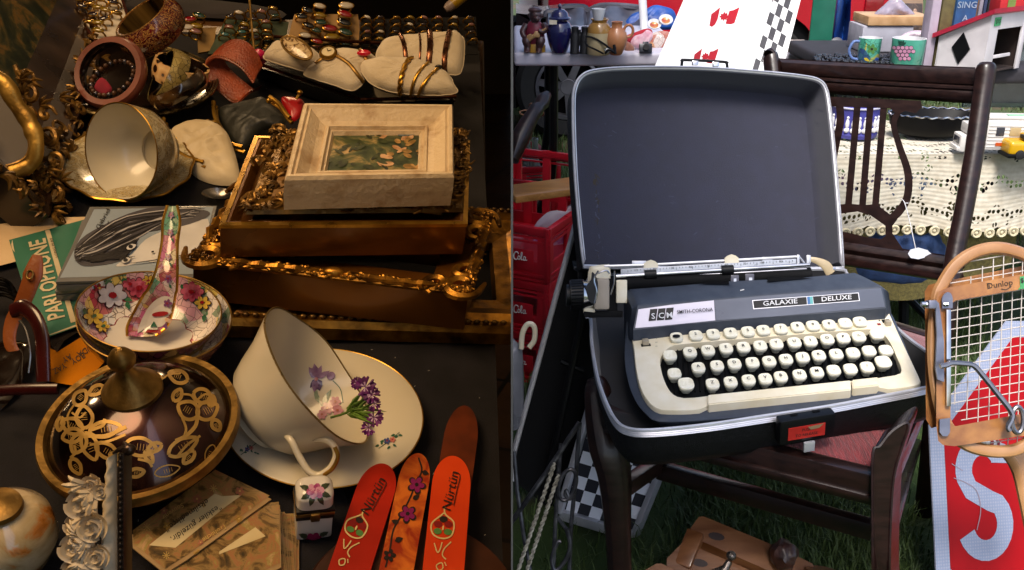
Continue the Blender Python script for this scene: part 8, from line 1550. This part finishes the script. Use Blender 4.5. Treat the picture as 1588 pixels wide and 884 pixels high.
def bk(label, x0, x1, ybot, ytop, m, d_=.045, title=None, tm=None):
    p0, p1 = G(x0, ybot, .742), G(x1, ybot, .742); s_ = depth(p0)/FPX; h_ = (ybot-ytop)*s_*1.06; w_ = (p1.x-p0.x); F = Matrix.Translation(p0); o = thing('standing_book', label, 'book', F); f = MB(m); f.box((w_/2, d_/2, h_/2), (w_*.96, d_, h_), .003)
    if title:
        f.m(tm); 
        for t, zz, sz in title: f.text(t, Matrix(((1, 0, 0, w_/2), (0, 0, -1, -.0012), (0, 1, 0, zz*h_), (0, 0, 0, 1))), sz, .01)
    f.build('cover', o, F); g = MB(mat('page_block', '#b8a890', rough=.9)); g.box((w_/2, d_/2+.004, h_/2), (w_*.8, d_, h_*.985)); g.build('pages', o, F); return o
bk('tall pale grey book, leftmost of the standing books', 1431, 1445, 104, -20, mat('pale_book_cloth', '#a89cac', rough=.7)); bk('tall olive green book between the grey and blue ones', 1446, 1466, 104, -20, mat('olive_book_cloth', '#5c5430', '#4c4426', sc=60, rough=.7)); bk('tall blue book with the words SING A on its spine', 1467, 1500, 105, -25, mat('blue_book_cloth', '#1c4c7c', '#163e68', sc=40, rough=.6), title=(('SING', .68, .022), ('A', .54, .02), ('C', .42, .018)), tm=mat('book_silver', '#8ca0b4', rough=.4))
for i, (x0, x1, c) in enumerate(((1501, 1509, '#6c4a30'), (1510, 1516, '#8c8490'), (1517, 1522, '#2c3454'), (1523, 1530, '#14141a'), (1532, 1552, '#8c8088'))):
    bk(['thin brown', 'thin grey', 'thin navy', 'thin black', 'wide mauve-grey'][i]+' volume standing behind the little white house', x0, x1, 60, -50, mat('volume_'+str(i)+'_cloth' if 0 else ['brown', 'grey', 'navy', 'black', 'mauve'][i]+'_volume_cloth', c, rough=.7))
# little white house with red roof
ph = onT(1522, 116, .742); s_ = depth(ph)/FPX; F = Matrix.Translation(ph) @ Matrix.Rotation(R(36), 4, 'Z') @ Matrix.Scale(s_, 4)
hs = thing('toy_house', 'white wooden toy house with a red roof, a black diamond and a $15 tag', 'toy house', Matrix.Translation(ph)); m_hw = mat('white_house_paint', '#c8c4c8', '#b8b4b8', sc=18, rough=.55, bump=.2); m_rr = mat('red_roof_paint', '#a8243c', '#8c1a30', sc=20, rough=.45)
f = MB(m_hw); LH, Hf, Hb, Wh = 80, 90, 50, 110
f.slab([V((0, 0, 0)), V((0, LH, 0)), V((0, LH, Hb)), V((0, 0, Hf))], [V((3, 0, 0)), V((3, LH, 0)), V((3, LH, Hb)), V((3, 0, Hf))])
f.box((14, 1.5, Hf/2), (22, 3, Hf), .3); f.box((Wh/2, 1.6, Hf-12), (Wh-4, 3, 23), .3); f.box((Wh-6, 1.5, Hf/2), (12, 3, Hf), .3); f.box((Wh/2, LH-2, Hb/2), (Wh, 3, Hb), .3); f.slab([V((Wh-3, 0, 0)), V((Wh-3, LH, 0)), V((Wh-3, LH, Hb)), V((Wh-3, 0, Hf))], [V((Wh, 0, 0)), V((Wh, LH, 0)), V((Wh, LH, Hb)), V((Wh, 0, Hf))]); f.build('wall', hs, F)
f = MB(mat('house_inside', '#2a1c18', '#1c1210', sc=20, rough=.8)); f.box((Wh/2, LH-5, Hb/2), (Wh-6, 2, Hb-2)); f.box((Wh/2, LH/2, 1.5), (Wh-4, LH-4, 2)); f.box((4, LH/2, 24), (1, LH-6, 46)); f.slab([V((Wh-5, 4, 2)), V((Wh-5, LH-4, 2)), V((Wh-5, LH-4, Hb-1)), V((Wh-5, 4, Hf-4))], [V((Wh-3.4, 4, 2)), V((Wh-3.4, LH-4, 2)), V((Wh-3.4, LH-4, Hb-1)), V((Wh-3.4, 4, Hf-4))]); f.slab([V((4, 4, Hf)), V((Wh-4, 4, Hf)), V((Wh-4, LH-4, Hb-1)), V((4, LH-4, Hb-1))], [V((4, 4, Hf+1.5)), V((Wh-4, 4, Hf+1.5)), V((Wh-4, LH-4, Hb)), V((4, LH-4, Hb))]); f.build('interior', hs, F)
f = MB(m_hw); f.box((50, 4, 24), (60, 3, 5), .5); f.build('rail', hs, F)
f = MB(m_rr); f.slab([V((-7, -7, Hf+3)), V((Wh+8, -7, Hf+3)), V((Wh+8, LH+8, Hb-3)), V((-7, LH+8, Hb-3))], [V((-7, -7, Hf+10)), V((Wh+8, -7, Hf+10)), V((Wh+8, LH+8, Hb+4)), V((-7, LH+8, Hb+4))]); f.build('roof', hs, F)
f = MB(m_blk); f.prism([(0, 24), (15, 0), (0, -24), (-15, 0)], 0, 2, Matrix(((0, 0, -1, -.3), (-1, 0, 0, LH*.5), (0, 1, 0, 36), (0, 0, 0, 1)))); f.build('diamond', hs, F)
f = MB(mat('green_price_sticker', '#3c9c64', rough=.6)); f.box((19, -.6, Hf-11), (18, 1, 13), .3); f.m(m_ink); f.text('$15', Matrix(((1, 0, 0, 19), (0, 0, -1, -1.3), (0, 1, 0, Hf-11), (0, 0, 0, 1))), 9, .02); f.build('price_sticker', hs, F)
f = MB(mat('red_box_card', '#b01c24', rough=.5)); p = P(1580, 6, depth(ph)+.25); f.box(p, (.13, .06, .12), .003); f.m(mat('olive_print', '#6c7c3c', rough=.5)); f.box(p+V((-.035, -.0315, .01)), (.02, .002, .04)); f.build('red_box', label='bright red box standing above the toy house roof', cat='box')
F = Matrix.Translation(onT(1565, 175, .612)); o = thing('glass_case', 'clear glass display case edge beside the chair post', 'glass case', F); f = MB(mat('case_glass', '#a8b4b8', rough=.05, trans=.75, spec=.5)); p = onT(1565, 175, .612); f.box((p.x, p.y+.06, .70), (.20, .008, .17)); f.build('pane', o, I4); f = MB(m_chr); f.box((p.x, p.y+.05, .787), (.21, .012, .005)); f.build('edge', o, I4); f = MB(mat('case_dark_back', '#3c2c28', '#1c1414', sc=30, rough=.6)); f.box((p.x, p.y+.12, .69), (.2, .006, .15)); f.build('back', o, I4)
# green post, blue tarp hanging, small table by the truck
f = MB(mat('green_post_paint', '#14604c', '#0f5040', sc=12, rough=.4)); a_, b_ = P(1284, -60, 3.1), P(1278, 100, 3.05); a_.z = 1.9; b2 = V((b_.x-.02, b_.y, 0)); beam(f, b2, a_, .07, .07, .004); f.build('green_post', label='dark green square post standing before the red truck', cat='post')
f = MB(m_tarp); f.grid(lambda u, v: P(1286+36*u-6*v, -40+125*v, 3.6+.10*sin(u*9+v*2)+.05*sin(v*7+u*4)), 24, 20); f.grid(lambda u, v: P(1286+36*u-6*v, -40+125*v, 3.61+.10*sin(u*9+v*2)+.05*sin(v*7+u*4)), 24, 20); f.build('hanging_tarp', label='crumpled blue tarp hanging to the right of the green post', cat='tarp')
p = G(1235, 82, .70); foldtable('small grey side table between the flag board and green post', p.x-.22, p.x+.07, p.y, p.y+.10, .70, m=mat('grey_table', '#8c8a94', rough=.5))
f = MB(mat('stacked_paper', '#8c7c74', '#a89c94', sc=60, rough=.7)); 
for i in range(3): f.box((p.x-.02, p.y+.05, .706+i*.009), (.15-.01*i, .08, .007), .001)
f.build('paper_stack', label='small stack of papers on the grey side table', cat='papers')
f = MB(mat('grey_chair_back', '#4c4c54', rough=.5)); f.puff([(-16, -20), (-14, 8), (-4, 18), (8, 12), (20, -20)], 3, 3, M=I4); f.build('plastic_chair_back', F=cf(1300, 76, 3.0), label='grey plastic chair back beside the green post', cat='chair')
# ---------------------------------------------------------------- objects that reach the partition stop at it
bpy.context.view_layer.update()
for o in list(scene.objects):
    if o.type != 'MESH' or o.get('kind') == 'structure' or o.name.startswith('partition') or (o.parent and o.parent.name.startswith('light_block_tent')): continue
    Wm = WM.get(o, o.matrix_world); xs = [(Wm @ V(c)).x for c in o.bound_box]; lo, hi = min(xs), max(xs)
    if (SIDEOF.get(o) == 1 and hi < .0008) or (SIDEOF.get(o) == -1 and lo > -.0008): D.objects.remove(o); continue
    if lo < -.0006 and hi > .0006:
        sg = -1 if (lo+hi) < 0 else 1
        sg = SIDEOF.get(o, sg)
        me = o.data.copy() if o.data.users > 1 else o.data; o.data = me
        bm = bmesh.new(); bm.from_mesh(me); Wi = Wm.inverted(); co = Wi @ V((sg*.0008, 0, 0)); no = (Wm.to_3x3().transposed() @ V((-sg, 0, 0)))
        r = bmesh.ops.bisect_plane(bm, geom=bm.verts[:]+bm.edges[:]+bm.faces[:], plane_co=co, plane_no=no, clear_outer=True)
        ed = [e for e in r['geom_cut'] if isinstance(e, bmesh.types.BMEdge)]
        try: bmesh.ops.holes_fill(bm, edges=ed, sides=0)
        except Exception: pass
        bm.to_mesh(me); bm.free()
for o in list(scene.objects):
    if o.type == 'MESH' and len(o.data.polygons) == 0: D.objects.remove(o)
for o in list(scene.objects):
    if o.type == 'EMPTY' and not o.children: D.objects.remove(o)
